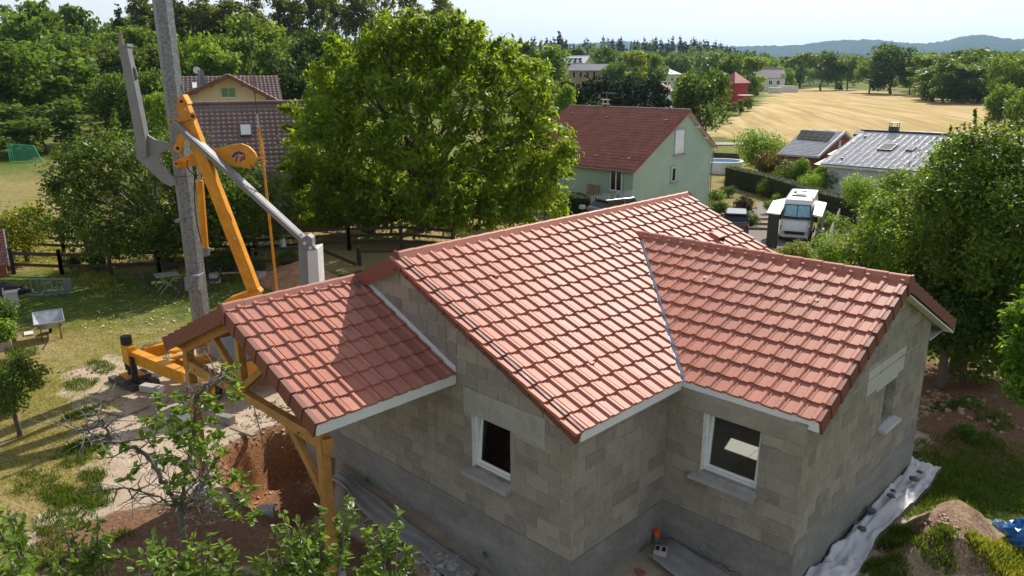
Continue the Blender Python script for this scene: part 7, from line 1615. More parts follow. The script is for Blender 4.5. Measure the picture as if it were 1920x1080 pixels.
def limbs(mb, r, base, C_, R_, tr, crotch=0.35, limbn=999):
    """trunk with bends, a limb to every lobe"""
    C_ = np.asarray(C_, float); base = np.asarray(base, float); cen = C_.mean(0); hcr = base[2]+(cen[2]-base[2])*crotch
    top = np.array((base[0]*0.4+cen[0]*0.6, base[1]*0.4+cen[1]*0.6, cen[2]+0.35*(C_[:, 2].max()-cen[2])))
    j = lambda s: r.normal(size=3)*s*np.array((1, 1, 0.3))
    pts = [base-K*0.3, base+K*0.15, base*0.75+np.array((*(top[:2]*0.25), 0.25*hcr))+0 if False else np.array((base[0], base[1], base[2]+(hcr-base[2])*0.5))+j(tr*0.5), np.array((base[0]*0.8+cen[0]*0.2, base[1]*0.8+cen[1]*0.2, hcr)), (np.array((base[0]*0.55+top[0]*0.45, base[1]*0.55+top[1]*0.45, (hcr+top[2])/2)))+j(tr), top]
    mb.tube(pts, [tr*1.35, tr*1.08, tr*0.95, tr*0.85, tr*0.5, tr*0.15], 8)
    for i in range(min(len(C_), limbn)):
        c = C_[i]; f = r.uniform(0.0, 0.8); st = pts[3]*(1-f)+pts[4]*f; m_ = st*0.5+c*0.5+np.array((0, 0, 0.10*np.linalg.norm(c-st)))*r.uniform(-0.5, 1)+j(0.08*np.linalg.norm(c-st))
        rr_ = tr*r.uniform(0.28, 0.45); mb.tube([st, m_, c], [rr_, rr_*0.65, rr_*0.25], 6)
        for _ in range(3):
            d = rand_dirs(r, 1)[0]*R_[i]*r.uniform(0.6, 0.95); d[2] = abs(d[2])*0.6; mb.tube([m_*0.4+c*0.6, c+d*0.5+j(0.05), c+d], [rr_*0.4, rr_*0.22, rr_*0.06], 5)
def hero_tree(name, label, cat, base, lobes, n, ls, lw, mat, tr, seed, group=None, shoots=(), clumps=14, spread=0.33, fill=0.3, crotch=0.35, droop=0.25, zsq=0.9, col=(1, 1, 1), limbn=40):
    r = np.random.default_rng(seed); C_ = np.array([l[0] for l in lobes]); R_ = np.array([l[1] for l in lobes])
    t = thing(name, label, cat, base, group); mb = MB(); limbs(mb, r, base, C_, R_, tr, crotch, limbn)
    mb.build('trunk', M_BARK, t, smooth=True)
    p, o, ti = crown_points(r, C_, R_, n, clumps, spread, fill, zsq)
    for (a, b, m_, sp) in shoots:        # leafy shoots that stand out of the crown
        a = np.asarray(a); b = np.asarray(b); f = r.uniform(0, 1, m_)[:, None]; sp_ = sp*(1.05-f)
        q_ = a*(1-f)+b*f+r.normal(size=(m_, 3))*sp_; p = np.vstack([p, q_]); o = np.vstack([o, rand_dirs(r, m_)]); ti = np.concatenate([ti, np.clip(0.65+0.25*r.normal(size=m_), 0, 1)])
    keep = p[:, 2] > height(p[:, 0], p[:, 1])+0.15; p, o, ti = p[keep], o[keep], ti[keep]
    V, F_ = cards(r, p, o, ls, lw, droop=droop); ob = addmesh('crown', npmesh('crown', V, F_, tint=ti), mat, t); ob.color = (*col, 1)
    return t
# --- the big walnut
r = np.random.default_rng(77)
wl_px = [(800,95),(720,100),(755,75),(845,85),(905,125),(960,170),(650,145),(1000,225),(622,215),(700,190),(800,175),(880,205),(950,275),(1025,280),(600,285),(680,280),(760,270),(850,300),(930,345),(1020,335),(585,350),(650,370),(730,370),(810,380),(890,395),(970,390),(1015,385),(615,410),(700,425),(780,432),(860,432),(935,425)]
lobes = []
for i, (px, py) in enumerate(wl_px):
    ex = ((px-800)/265.0)**2+((py-270)/235.0)**2; D = 41.5-5.0*math.sqrt(max(0.0, 1-ex))+r.uniform(-0.6, 0.6); R_ = r.uniform(1.55, 2.2)*(0.9 if ex > 0.6 else 1.0)
    c = gd(px, py, D); c[2] = max(c[2], 1.0+R_*0.35); lobes.append((c, R_))
    if ex < 0.85 and i % 2 == 0: c2 = gd(px, py+10, 44.5+r.uniform(-1, 2)); c2[2] = max(c2[2], 1.8); lobes.append((c2, R_))
wsh = []
for k in range(34):      # sprays reaching out of the dome
    an = r.uniform(0, 2*math.pi); px, py = 800+268*math.cos(an)*r.uniform(0.86, 1.0), 262+232*math.sin(an)*r.uniform(0.86, 1.0)
    if py > 425: continue
    D = 40.5+r.uniform(-2.5, 1.5); a_ = gd(800+(px-800)*0.86, 262+(py-262)*0.86, D); b_ = gd(800+(px-800)*1.09, 262+(py-262)*1.06-4, D); wsh.append((a_, b_, 260, 0.34))
hero_tree('walnut_tree', 'huge bright green walnut tree filling the middle behind the rail fence', 'tree', GD(795, 41.5), lobes, 76000, 0.30, 0.125, L_WAL, 0.42, 3, clumps=24, spread=0.165, fill=0.10, droop=0.55, shoots=wsh)
# --- orchard tree on the left
ch_px = [(290,300),(225,292),(340,318),(180,325),(140,365),(235,365),(305,392),(380,375),(430,352),(462,400),(112,405),(185,425),(255,440),(325,440),(395,432),(460,440),(150,300),(120,330),(420,410),(350,420),(480,370),(215,450),(150,440),(290,455),(370,322),(412,316),(452,330),(490,348),(508,392),(520,425),(345,345),(400,345)]
lobes = []
for px, py in ch_px:
    ex = ((px-290)/205.0)**2+((py-370)/115.0)**2; lobes.append((gd(px, py, 35.8-3.2*math.sqrt(max(0, 1-ex))+r.uniform(-0.5, 0.5)), r.uniform(0.95, 1.35)))
    if ex < 0.8: lobes.append((gd(px, py+4, 37.8), 1.2))
shoots = [(gd(a[0], a[1], 35), gd(b[0], b[1], 35), m_, 0.28) for a, b, m_ in (((210,290),(214,205),260),((190,285),(180,235),160),((250,280),(262,235),160),((300,280),(300,228),160),((330,290),(395,255),160),((170,300),(140,255),140),((420,320),(432,268),120),((120,330),(100,290),120),((470,360),(500,345),100))]
hero_tree('orchard_tree', 'wide old orchard tree with a short dark trunk behind the crane mast', 'tree', GD(316, 36.0), lobes, 46000, 0.165, 0.085, L_CHE, 0.34, 5, shoots=shoots, clumps=20, spread=0.2, fill=0.15, droop=0.3)
# --- thicket on the right
lob = lambda pts, D, r0, dj=1.2: [(gd(px, py, D+r.uniform(-dj, dj)), r0*r.uniform(0.85, 1.15)) for px, py in pts]
sh = lambda L_, D: [(gd(a[0], a[1], D), gd(b[0], b[1], D), m_, sp) for a, b, m_, sp in L_]
hero_tree('thicket_tree', 'tall dense green tree with upright shoots right of the wing roof', 'tree', GD(1795, 24.0), lob([(1700,440),(1760,400),(1830,390),(1890,400),(1700,520),(1770,490),(1850,480),(1910,490),(1760,570),(1840,560),(1910,580),(1860,640),(1790,330),(1850,320),(1905,330),(1940,430),(1950,540),(1790,620)], 24, 1.35), 78000, 0.125, 0.06, L_RGT, 0.22, 11,
          shoots=sh([((1790,330),(1782,235),150,0.15),((1775,340),(1768,262),110,0.15),((1835,320),(1828,205),170,0.15),((1860,320),(1868,246),130,0.15),((1905,320),(1912,236),130,0.15),((1755,380),(1745,295),110,0.15),((1810,310),(1804,262),110,0.15),((1700,430),(1712,340),110,0.15),((1850,300),(1848,226),100,0.12),((1885,330),(1890,262),110,0.15),((1730,400),(1722,330),90,0.15)], 24), clumps=18, spread=0.20, fill=0.16, crotch=0.5, col=(1.25, 1.2, 1.1))
hero_tree('thicket_tree', 'lighter leafy tree leaning over the white van side of the thicket', 'tree', GD(1640, 27.5), lob([(1662,445),(1682,412),(1650,495),(1682,468),(1705,428),(1712,482),(1705,372),(1632,484),(1726,382)], 27.5, 0.95), 34000, 0.12, 0.055, L_RGT, 0.13, 12,
          shoots=sh([((1660,435),(1640,388),120,0.15),((1682,402),(1674,340),140,0.15),((1690,380),(1694,318),140,0.15),((1640,475),(1606,448),120,0.15),((1668,424),(1654,366),100,0.15)], 27.5), col=(1.45, 1.4, 1.1), clumps=14, crotch=0.5)
hero_tree('thicket_tree', 'bright yellow-green branch tips of a tree at the right picture edge', 'tree', GD(1975, 15.5), lob([(1925,600),(1940,660),(1930,720),(1965,560),(1960,640),(1975,700)], 14.8, 0.42, 0.4), 5200, 0.13, 0.06, L_RGT, 0.10, 13, col=(1.3, 1.45, 1.0), crotch=0.6)
hero_tree('thicket_tree', 'dark low tree behind the spoil heap at the back corner of the wing', 'tree', GD(1760, 22.0), lob([(1735,560),(1760,600),(1830,600),(1900,620),(1700,600),(1800,560)], 22.6, 0.9, 0.8), 15000, 0.12, 0.06, L_RGT, 0.12, 14, col=(0.7, 0.75, 0.8), crotch=0.5)
# --- shrubs and bushes
def bush(label, px, D, ytop, wpx, n, ls, lw, mat, seed, col=(1, 1, 1), group=None, name='shrub', cat='shrub', ybot=None, spread=0.3):
    b = GD(px, D, 0.5) if ybot is None else G(px, ybot); D = math.hypot(*(b-CAM)[:2]); zt = gd(px, ytop, D)[2]; wid = wpx/FPX*D*1.02; h = max(0.4, zt-b[2]); rr = np.random.default_rng(seed); L_ = []
    for k in range(9):
        a = rr.uniform(0, 6.28); q_ = rr.uniform(0.1, 0.58); L_.append((b+np.array((math.cos(a)*wid/2*q_, math.sin(a)*wid/2*q_, h*rr.uniform(0.30, 0.68))), min(wid, h*1.4)*rr.uniform(0.24, 0.34)))
    L_.append((b+K*h*0.55, min(wid/2, h/2)*0.85))
    t = thing(name, label, cat, b, group); C_ = np.array([l[0] for l in L_]); R_ = np.array([l[1] for l in L_]); mb = MB()
    for k in range(6): c = C_[k]; mb.tube([b-K*0.1, b*0.6+c*0.4+K*0.05, c], [0.03+0.01*h, 0.025, 0.01], 5)
    mb.build('stem', M_BARK, t); p, o, ti = crown_points(rr, C_, R_, n, 12, spread, 0.3, 0.9); keep = p[:, 2] > b[2]+0.02; p, o, ti = p[keep], o[keep], ti[keep]
    V, F_ = cards(rr, p, o, ls, lw); ob = addmesh('crown', npmesh('crown', V, F_, tint=ti), mat, t); ob.color = (*col, 1); return t
bush('yellowing shrub in front of the camper van', 1490, 29.0, 452, 110, 5000, 0.13, 0.06, L_RGT, 21, (1.7, 1.25, 0.9), ybot=500)
bush('bright green shrub beside the yellowing one, below the gate pillar', 1562, 29.5, 432, 90, 5000, 0.13, 0.06, L_RGT, 22, (1.5, 1.6, 1.0), ybot=515)
bush('leafy shrub climbing between van and white fence', 1560, 36.0, 398, 60, 2600, 0.12, 0.06, L_RGT, 23, (1.7, 1.7, 1.0), ybot=442)
bush('light green feathery bush in front of the grey roofed house', 1608, 60, 304, 78, 6000, 0.17, 0.06, L_RGT, 24, (1.9, 1.9, 1.2))
bush('second feathery bush lower right of the first, by the thicket', 1668, 56, 318, 84, 6000, 0.17, 0.06, L_RGT, 25, (1.6, 1.6, 1.1))
bush('small clipped round bush on the lawn by the green house', 1366, 40.0, 347, 36, 2200, 0.10, 0.06, L_HEDGE, 26, (1.4, 1.5, 1.1), spread=0.12, ybot=369)
bush('dark brown leaved round bush above the dark blue car', 1395, 35.0, 361, 56, 4200, 0.11, 0.06, L_HEDGE, 27, (1.1, 0.55, 0.7), spread=0.14, ybot=402)
bush('green shrub against the corner of the green house', 1338, 42.0, 352, 40, 2600, 0.13, 0.06, L_RGT, 28, (1.2, 1.2, 1.0), ybot=388)
bush('low dark shrub below the green house corner', 1345, 38.5, 372, 60, 3000, 0.12, 0.06, L_RGT, 29, (0.7, 0.75, 0.8), ybot=404)
bush('dull olive shrub beside the gravel steps', 1408, 32.5, 396, 44, 2600, 0.10, 0.05, L_RGT, 30, (0.9, 0.85, 0.9), ybot=424)
bush('small yellow green bush at the hedge foot', 1457, 40.0, 360, 22, 1200, 0.09, 0.05, L_RGT, 31, (1.7, 1.6, 0.9), ybot=384)
bush('rust tinged bush in front of the long hedge', 1442, 40.5, 334, 44, 2800, 0.12, 0.06, L_RGT, 32, (1.5, 1.1, 0.9), ybot=370)
bush('small green bush beside the carport', 1440, 36.5, 374, 26, 1400, 0.10, 0.05, L_RGT, 33, (1.5, 1.6, 0.8), ybot=400)
bush('bright maple-like bush behind the long hedge', 1428, 85, 234, 96, 7000, 0.24, 0.13, L_RGT, 34, (1.6, 1.7, 0.9))
bush('dark red leaved bush behind the long hedge', 1436, 81, 275, 62, 3500, 0.2, 0.1, L_RGT, 35, (1.3, 0.65, 0.9))
bush('olive green shrub behind the hedge, right of the red leaved one', 1478, 77, 292, 66, 3500, 0.18, 0.09, L_RGT, 36, (1.0, 0.95, 0.8))
bush('tall green shrub in front of the solar panel house', 1500, 76, 278, 40, 2600, 0.18, 0.08, L_RGT, 37, (1.2, 1.3, 0.9))
bush('rounded light shrub at the corner of the solar panel house', 1540, 74, 282, 36, 2600, 0.16, 0.08, L_RGT, 38, (1.7, 1.8, 1.0))
bush('olive rounded shrub left of the broad grey roof', 1556, 72, 302, 44, 2600, 0.16, 0.08, L_RGT, 39, (1.2, 1.1, 0.8))
bush('small pale leaved plants behind the hedge top', 1515, 71, 313, 52, 2600, 0.16, 0.07, L_RGT, 40, (2.0, 2.0, 1.1))
bush('yellow flowering bush along the fence at the far left', 48, 40.5, 372, 112, 5600, 0.16, 0.07, L_CHE, 41, (2.0, 1.5, 0.7))
bush('green bush at the left end of the lawn by the black cover', -6, 29.0, 545, 66, 2500, 0.12, 0.06, L_CHE, 42, (1.0, 1.1, 1.0))
bush('plants growing in the raised bed', 4, 27.6, 590, 44, 1500, 0.12, 0.06, L_CHE, 43, (1.8, 1.9, 0.9))
bush('low bush at the left picture edge above the small tree', 5, 22.0, 678, 70, 2400, 0.10, 0.05, L_CHE, 44, (1.3, 1.4, 0.9))
bush('weeds at the foot of the far fence left of the head post', 545, 34.5, 470, 60, 2200, 0.12, 0.04, L_CHE, 45, (1.3, 1.3, 0.9))
bush('dark weeds under the far fence right of the orchard trunk', 440, 34.2, 468, 120, 3000, 0.12, 0.05, L_CHE, 46, (0.9, 0.9, 0.8))
bush('dark weeds under the far fence left of the orchard trunk', 180, 37.5, 470, 150, 3600, 0.12, 0.05, L_CHE, 47, (0.8, 0.9, 0.8))
bush('low weeds by the short fence beside the gable', 700, 31.0, 503, 110, 2600, 0.10, 0.04, L_CHE, 48, (0.9, 0.95, 0.8))
bush('low green plants at the back edge of the spoil heap', 1812, 12.9, 800, 36, 900, 0.07, 0.04, L_CHE, 49, (1.0, 1.25, 0.9), ybot=826)
# small orchard sapling on the lawn
r = np.random.default_rng(8)
hero_tree('young_tree', 'small thin-stemmed fruit tree on the dry lawn at the left edge', 'tree', G(38, 817), lob([(20,700),(45,690),(60,715),(15,735),(40,730),(-5,715),(70,700),(30,755),(5,760)], 20.0, 0.30, 0.3), 1900, 0.10, 0.05, L_CHE, 0.055, 15, clumps=9, crotch=0.75, spread=0.4)
# hedges
def hedge(label, pts, h, w, n, seed, mat=L_HEDGE, col=(1, 1, 1), ls=0.11, lw=0.06):
    t = thing('hedge', label, 'hedge', pts[0]); rr = np.random.default_rng(seed); P_, O_ = [], []; shade_core = MB()
    segs = list(zip(pts[:-1], pts[1:])); tot = sum(np.linalg.norm(b-a) for a, b in segs)
    for a, b in segs:
        d = unit(b-a); sd = np.cross(d, K); ln = np.linalg.norm(b-a); m_ = int(n*ln/tot)
        shade_core.obox((a+b)/2+K*h*0.48, d, sd, K, ln/2, w/2-0.10, h*0.46)
        s = rr.uniform(0, ln, m_); side = rr.uniform(0, 1, m_); per = 2*h+w; q_ = side*per
        y = np.where(q_ < h, -w/2, np.where(q_ < h+w, q_-h-w/2, w/2)); z = np.where(q_ < h, q_, np.where(q_ < h+w, h, per-q_))
        nz_ = 0.10*(fbm(s*0.9+seed, z*1.2+y, seed)-0.5)*2
        out = np.where((q_ < h)[:, None], -sd, np.where((q_ < h+w)[:, None], K, sd)); p = a+d*s[:, None]+sd*y[:, None]+K*z[:, None]+out*(nz_+rr.normal(size=m_)*0.035)[:, None]
        P_.append(p); O_.append(out)
    shade_core.build('shade_core', simple('hedge_shade_core', (0.018, 0.024, 0.009), 0.95, 0.3, 5), t)  # added dark box blocks light and paints the shade behind the leaves
    p = np.vstack(P_); o = np.vstack(O_); V, F_ = cards(rr, p, o, ls, lw, upw=0.15, rnd=0.6); ob = addmesh('foliage', npmesh('foliage', V, F_, tint=rr.uniform(0, 1, len(p))), mat, t); ob.color = (*col, 1)
hedge('long clipped green hedge running back from the gate pillar past the carport', [G(1366, 348), G(1442, 368), G(1540, 404), G(1612, 424)], 1.9, 1.1, 16000, 3)
hedge('clipped hedge return with a browned top beside the gate pillar', [G(1560, 412), G(1640, 398)], 1.5, 1.6, 7000, 4, col=(1.2, 1.1, 0.8))
hedge('clipped dark hedge with a brown top beside the white picket fence', [G(1025, 402), G(1098, 410)], 1.55, 2.2, 8000, 5, col=(0.95, 0.95, 0.8))
# --- background tree kinds, shared meshes
def kind_mesh(kind, seed):
    rr = np.random.default_rng(seed); L_ = []
    if kind == 'round':
        for k in range(22): a = rr.uniform(0, 6.28); q_ = rr.uniform(0.2, 1)**0.6; L_.append(((math.cos(a)*3.1*q_, math.sin(a)*3.1*q_, 5.0+rr.uniform(-4.2, 3.4)*(1.12-0.5*q_)), rr.uniform(1.15, 1.75)))
        n, ls = 4600, 0.50
    elif kind == 'oval':
        for k in range(18): a = rr.uniform(0, 6.28); z = rr.uniform(0.9, 8.9); q_ = (0.35+0.65*math.sin(math.pi*min(1, (z-0.4)/9.6))**0.8)*rr.uniform(0.3, 1); L_.append(((math.cos(a)*2.1*q_, math.sin(a)*2.1*q_, z), rr.uniform(0.95, 1.4)))
        n, ls = 4200, 0.44
    elif kind == 'poplar':
        for k in range(20): a = rr.uniform(0, 6.28); z = rr.uniform(2.2, 9.6); q_ = rr.uniform(0.1, 1)*(1.1-0.55*abs(z-5)/5); L_.append(((math.cos(a)*1.25*q_, math.sin(a)*1.25*q_, z), rr.uniform(0.5, 0.8)))
        n, ls = 3400, 0.26
    elif kind == 'conifer':
        for k in range(60): z = rr.uniform(0.3, 9.7)*rr.uniform(0.8, 1); q_ = (1.03-z/10); a = rr.uniform(0, 6.28); L_.append(((math.cos(a)*1.9*q_*rr.uniform(0.4, 1), math.sin(a)*1.9*q_*rr.uniform(0.4, 1), z), 0.28+0.75*q_*rr.uniform(0.5, 1)))
        n, ls = 5200, 0.30
    C_ = np.array([l[0] for l in L_]); R_ = np.array([l[1] for l in L_]); p, o, ti = crown_points(rr, C_, R_, n, 9, 0.36, 0.3, 0.85 if kind != 'conifer' else 0.6)
    p[:, 2] = np.clip(p[:, 2], 0.25, None); p[:, 2] *= 10.0/p[:, 2].max()
    V, F_ = cards(rr, p, o, ls, ls*0.62, upw=0.15, rnd=1.1, droop=0.5 if kind == 'conifer' else 0.2)
    me = npmesh('crown', V, F_, tint=ti); me.materials.append(L_CON if kind == 'conifer' else L_BG)
    mb = MB(); limbs(mb, rr, np.zeros(3), C_, R_, 0.20, 0.4 if kind != 'conifer' else 0.6, 8); tm = mb.mesh('trunk', True); tm.materials.append(M_BARK)
    return me, tm, 2*np.percentile(np.hypot(p[:, 0], p[:, 1]), 97), (V, ti)
KINDS = {k: [kind_mesh(k, s) for s in ss_] for k, ss_ in (('round', (1, 2, 3, 4)), ('oval', (5, 6, 7)), ('poplar', (8, 9)), ('conifer', (10, 11)))}
rT = random.Random(21)
def place(kind, px, D, ytop, wpx, label, col=(1, 1, 1), group=None, name=None, base=None, cat='tree'):
    me, tm, kw, _ = rT.choice(KINDS[kind]); b = GD(px, D, 4.0) if base is None else base; h = gd(px, ytop, D)[2]-b[2]; wid = wpx/FPX*(D*0.99)
    t = thing(name or {'round': 'broadleaf_tree', 'oval': 'broadleaf_tree', 'poplar': 'poplar_tree', 'conifer': 'conifer_tree'}[kind], label, cat, b, group)
    t.scale = (wid/kw, wid/kw, h/10.0); t.rotation_euler = (0, 0, rT.uniform(0, 6.28))
    for nm, m_ in (('crown', me), ('trunk', tm)):
        o = bpy.data.objects.new(nm, m_); COL.objects.link(o); o.parent = t; o.color = (*col, 1)
    return t
DK, MD, LT, YL, BL_, PA, BR = (0.95, 1.08, 0.85), (1.2, 1.3, 0.95), (1.55, 1.65, 0.95), (1.9, 1.75, 0.9), (0.62, 0.78, 0.95), (1.7, 1.75, 1.8), (0.85, 0.72, 0.8)
# individually recognisable background trees
for a in [
 ('round', 82, 118, 68, 185, 'broad dark spreading tree at the edge of the left meadow', DK),
 ('round', -20, 112, 62, 150, 'dark tree cut by the left picture edge', DK),
 ('round', 70, 96, 182, 150, 'rounded green bush tree below the broad dark tree on the left', (0.95, 1.0, 0.85)),
 ('round', 14, 92, 232, 90, 'lower bush at the left edge beside the green goal', (1.0, 1.0, 0.8)),
 ('round', 150, 150, 56, 130, 'dark wooded crown on the skyline behind the meadow tree', DK),
 ('oval', 62, 175, 30, 90, 'dark tree standing highest on the left skyline', DK),
 ('round', 215, 140, 84, 130, 'olive green tree behind the grey goose-neck tube', (0.95, 0.9, 0.75)),
 ('round', 262, 150, 38, 120, 'tall green tree between the goose-neck tube and the mast', MD),
 ('round', 212, 104, 132, 90, 'small dark orchard tree on the meadow left of the mast', DK),
 ('round', 268, 100, 128, 100, 'dark bushy tree in front of the meadow behind the mast', DK),
 ('round', 290, 88, 165, 60, 'bright leafy bush between the mast and the left meadow', LT),
 ('conifer', 232, 185, 8, 36, 'lone dark conifer breaking the skyline left of the mast', DK),
 ('conifer', 40, 200, 36, 20, 'small pointed conifer on the far left skyline', DK),
 ('conifer', 170, 200, 44, 18, 'small pointed conifer right of the far left crowns', DK),
 ('conifer', 130, 205, 46, 16, 'tiny pointed conifer on the left skyline', DK),
 ('round', 365, 112, 60, 95, 'fresh green tree behind the left end of the cream house', LT),
 ('oval', 398, 105, 82, 70, 'bright green tree just above the cream house roof', LT),
 ('round', 480, 135, 18, 165, 'large light green round tree above the cream house', (1.35, 1.35, 0.95)),
 ('oval', 425, 108, 96, 60, 'pale grey-green willow above the cream gable', PA),
 ('oval', 520, 100, 78, 85, 'olive tree to the right of the pale willow', (1.1, 1.1, 0.8)),
 ('oval', 460, 118, 70, 70, 'mid green tree behind the hoist rope', MD),
 ('round', 560, 96, 90, 120, 'deep dark tree right of the cream house', (0.4, 0.48, 0.5)),
 ('round', 615, 110, 50, 130, 'dark tree at the left flank of the walnut', (0.5, 0.58, 0.6)),
 ('round', 1010, 190, 78, 110, 'mid green tree behind the right flank of the walnut', MD),
 ('round', 1040, 120, 135, 70, 'olive tree beside the walnut above the red roof', (0.95, 0.95, 0.8)),
 ('oval', 1058, 78, 158, 50, 'bright lime green tree at the left end of the red roof', (1.7, 1.9, 1.0)),
 ('round', 1024, 95, 150, 60, 'dull green tree tucked between walnut and lime green tree', MD),
 ('round', 1128, 300, 80, 62, 'round dark tree behind the buff building', DK),
 ('conifer', 1047, 330, 58, 34, 'tall dark conifer left of the buff building roof', DK),
 ('round', 1060, 300, 78, 70, 'dark tree left behind the buff building', DK),
 ('oval', 1192, 240, 95, 48, 'yellowish flowering tree between the buff building and the bungalow', (2.1, 1.8, 1.2)),
 ('round', 1222, 250, 92, 56, 'green tree just right of the yellowish one', MD),
 ('round', 1148, 235, 116, 44, 'dark small tree at the end of the buff annexe', DK),
 ('round', 1270, 350, 97, 60, 'dark round tree behind the white bungalow', DK),
 ('round', 1312, 105, 122, 112, 'dark round tree left of the red tower', (0.75, 0.85, 0.8)),
 ('round', 1280, 115, 140, 50, 'brighter crown at the left side of the dark round tree', LT),
 ('oval', 1408, 225, 106, 46, 'pale silvery willow beside the red tower', PA),
 ('round', 1380, 260, 96, 70, 'dark tree behind the red tower', DK),
 ('round', 1440, 340, 107, 44, 'tree with yellow green top behind the white house', LT),
 ('round', 1473, 330, 127, 32, 'bright small tree at the right end of the white house', (1.6, 1.7, 1.0)),
 ('oval', 1500, 380, 100, 56, 'soft green tree left of the first big field tree', LT),
 ('round', 1540, 345, 92, 66, 'large dark tree alone at the left of the far field edge', (0.75, 0.85, 0.75)),
 ('round', 1590, 350, 100, 50, 'green tree between the two big field trees', MD),
 ('round', 1672, 300, 76, 94, 'largest dark tree at the far edge of the hay field', (0.72, 0.82, 0.75)),
 ('round', 1632, 310, 104, 52, 'mid green tree left of the largest field tree', MD),
 ('round', 1708, 295, 110, 44, 'green tree right of the largest field tree', (1.1, 1.2, 0.9)),
 ('conifer', 1577, 352, 148, 10, 'tiny dark conifer on the far field edge', DK),
 ('oval', 1570, 352, 154, 8, 'tiny round bush on the far field edge', DK),
 ('round', 1404, 175, 180, 17, 'dark clipped round bush beside the red tower', DK),
 ('oval', 1390, 165, 186, 14, 'slender small tree in front of the red tower', MD),
 ('round', 1373, 165, 190, 22, 'young tree in front of the red tower', MD),
 ('round', 1350, 165, 192, 28, 'low green bush left of the tower foot', LT),
 ('round', 1414, 235, 160, 20, 'round green bush below the silvery willow', MD),
 ('round', 1890, 135, 152, 62, 'pale round bush at the right end of the hay field', (1.2, 1.3, 1.15)),
 ('round', 1930, 120, 165, 70, 'pale round bush at the right picture edge by the field', (1.2, 1.3, 1.1)),
 ('oval', 1808, 240, 132, 34, 'bright small tree at the right field edge', (1.5, 1.6, 1.0)),
 ('oval', 1836, 228, 122, 36, 'second bright small tree at the right field edge', (1.35, 1.45, 1.0)),
 ('round', 1865, 220, 120, 40, 'dark green tree behind the small right field trees', MD)]:
    place(a[0], a[1], a[2], a[3], a[4], a[5], a[6])
rr = random.Random(5)
for k in range(24):   # tall conifer screen behind the green house
    px = 1074+k*7.3+rr.uniform(-3, 3); place('conifer', px, 92+rr.uniform(-5, 5), 146+rr.uniform(-7, 14), 50, 'dark conifer in the tall screen behind the green house roof', (0.75, 0.85, 0.75), 'conifers of the tall screen behind the green house')
for k, (px, D, yt, w_) in enumerate([(272,165,-8,40),(335,170,-30,46),(372,165,-42,50),(405,172,-30,46),(440,165,-46,50),(470,170,-36,46),(500,168,-20,40),(545,160,-26,46),(575,165,-44,50),(605,160,-38,46),(640,168,-20,44),(680,160,-34,50),(715,166,-40,46),(745,160,-28,44),(780,168,-12,40),(822,165,-10,42),(846,172,2,34)]):
    place('poplar', px, D, yt, w_*1.25, 'tall brownish poplar in the row along the top of the picture', (1.2, 1.0, 1.05), 'row of tall poplars behind the houses')
for k in range(16):   # wood behind the two left houses
    px = 300+k*22+rr.uniform(-9, 9); place('round', px, 122+rr.uniform(0, 40), 58+rr.uniform(-15, 30), 95, 'dark tree of the wood behind the cream house', (0.9, 1.02, 0.8), 'trees of the wood behind the cream house')
for k in range(26):   # right hand wood
    px = 1735+k*8.5+rr.uniform(-5, 5); D = 232+rr.uniform(-18, 60)-k*1.5; place(rr.choice(('round', 'oval', 'round')), px, D, 112+rr.uniform(-14, 18), 52, 'green tree of the wood right of the hay field', rr.choice((MD, LT, DK, (1.2, 1.25, 0.95))), 'trees of the wood right of the hay field')
# far woods that read as one mass
def mass(name, label, spec, seed, kinds, cols=((1, 1, 1),), sub=0.30):
    rg_ = np.random.default_rng(seed); Vs, Ts = [], []
    for (p0, p1, D0, D1, h0, h1, cnt) in spec:
        for _ in range(cnt):
            px = rg_.uniform(p0, p1); D = math.sqrt(rg_.uniform(D0*D0, D1*D1)); b = GD(px, D)
            if sdist(np.array([b[0]]), np.array([b[1]]), POLY_FIELD)[0] < 5: continue
            V, ti = KINDS[kinds[rg_.integers(len(kinds))]][0][3]; V = V.reshape(-1, 4, 3); s_ = rg_.choice(len(V), int(len(V)*sub), replace=False); a = rg_.uniform(0, 6.28); h = rg_.uniform(h0, h1); sx = h/10*rg_.uniform(0.8, 1.15)
            Q = V[s_].reshape(-1, 3).copy(); c_ = Q.reshape(-1, 4, 3).mean(1, keepdims=True); Q = ((Q.reshape(-1, 4, 3)-c_)*2.0+c_).reshape(-1, 3)
            x = Q[:, 0]*math.cos(a)-Q[:, 1]*math.sin(a); y = Q[:, 0]*math.sin(a)+Q[:, 1]*math.cos(a)
            Vs.append(np.stack([x*sx+b[0], y*sx+b[1], Q[:, 2]*h/10+b[2]], 1)); Ts.append(np.clip(ti[s_]*0.5+rg_.uniform(0.0, 0.6), 0, 1))
    V = np.vstack(Vs); o = addmesh(name, npmesh(name, V, np.arange(len(V)).reshape(-1, 4), tint=np.concatenate(Ts)), L_CON if kinds[0] == 'conifer' else L_BG); o.color = (*cols[0], 1); return tag(o, label, kind='stuff')
mass('woodland', 'far dark conifer wood on the rise behind the village', [(860, 1420, 560, 900, 14, 22, 230), (1380, 1960, 620, 900, 12, 18, 90), (880, 1010, 380, 520, 14, 20, 20)], 1, ('conifer',), ((0.8, 0.9, 1.0),), 0.11)
mass('woodland', 'far broadleaf wood spread behind the village and the hay field', [(870, 1420, 330, 620, 11, 17, 120), (1380, 1980, 400, 700, 11, 17, 190), (1700, 2050, 250, 420, 9, 15, 90), (560, 1000, 150, 330, 9, 15, 60)], 2, ('round', 'oval'), ((0.85, 0.95, 0.95),), 0.13)
mass('woodland', 'wood on the slope at the upper left', [(-120, 330, 160, 320, 9, 15, 110), (300, 720, 165, 300, 10, 16, 90)], 3, ('round', 'oval'), ((0.92, 1.02, 0.82),), 0.14)
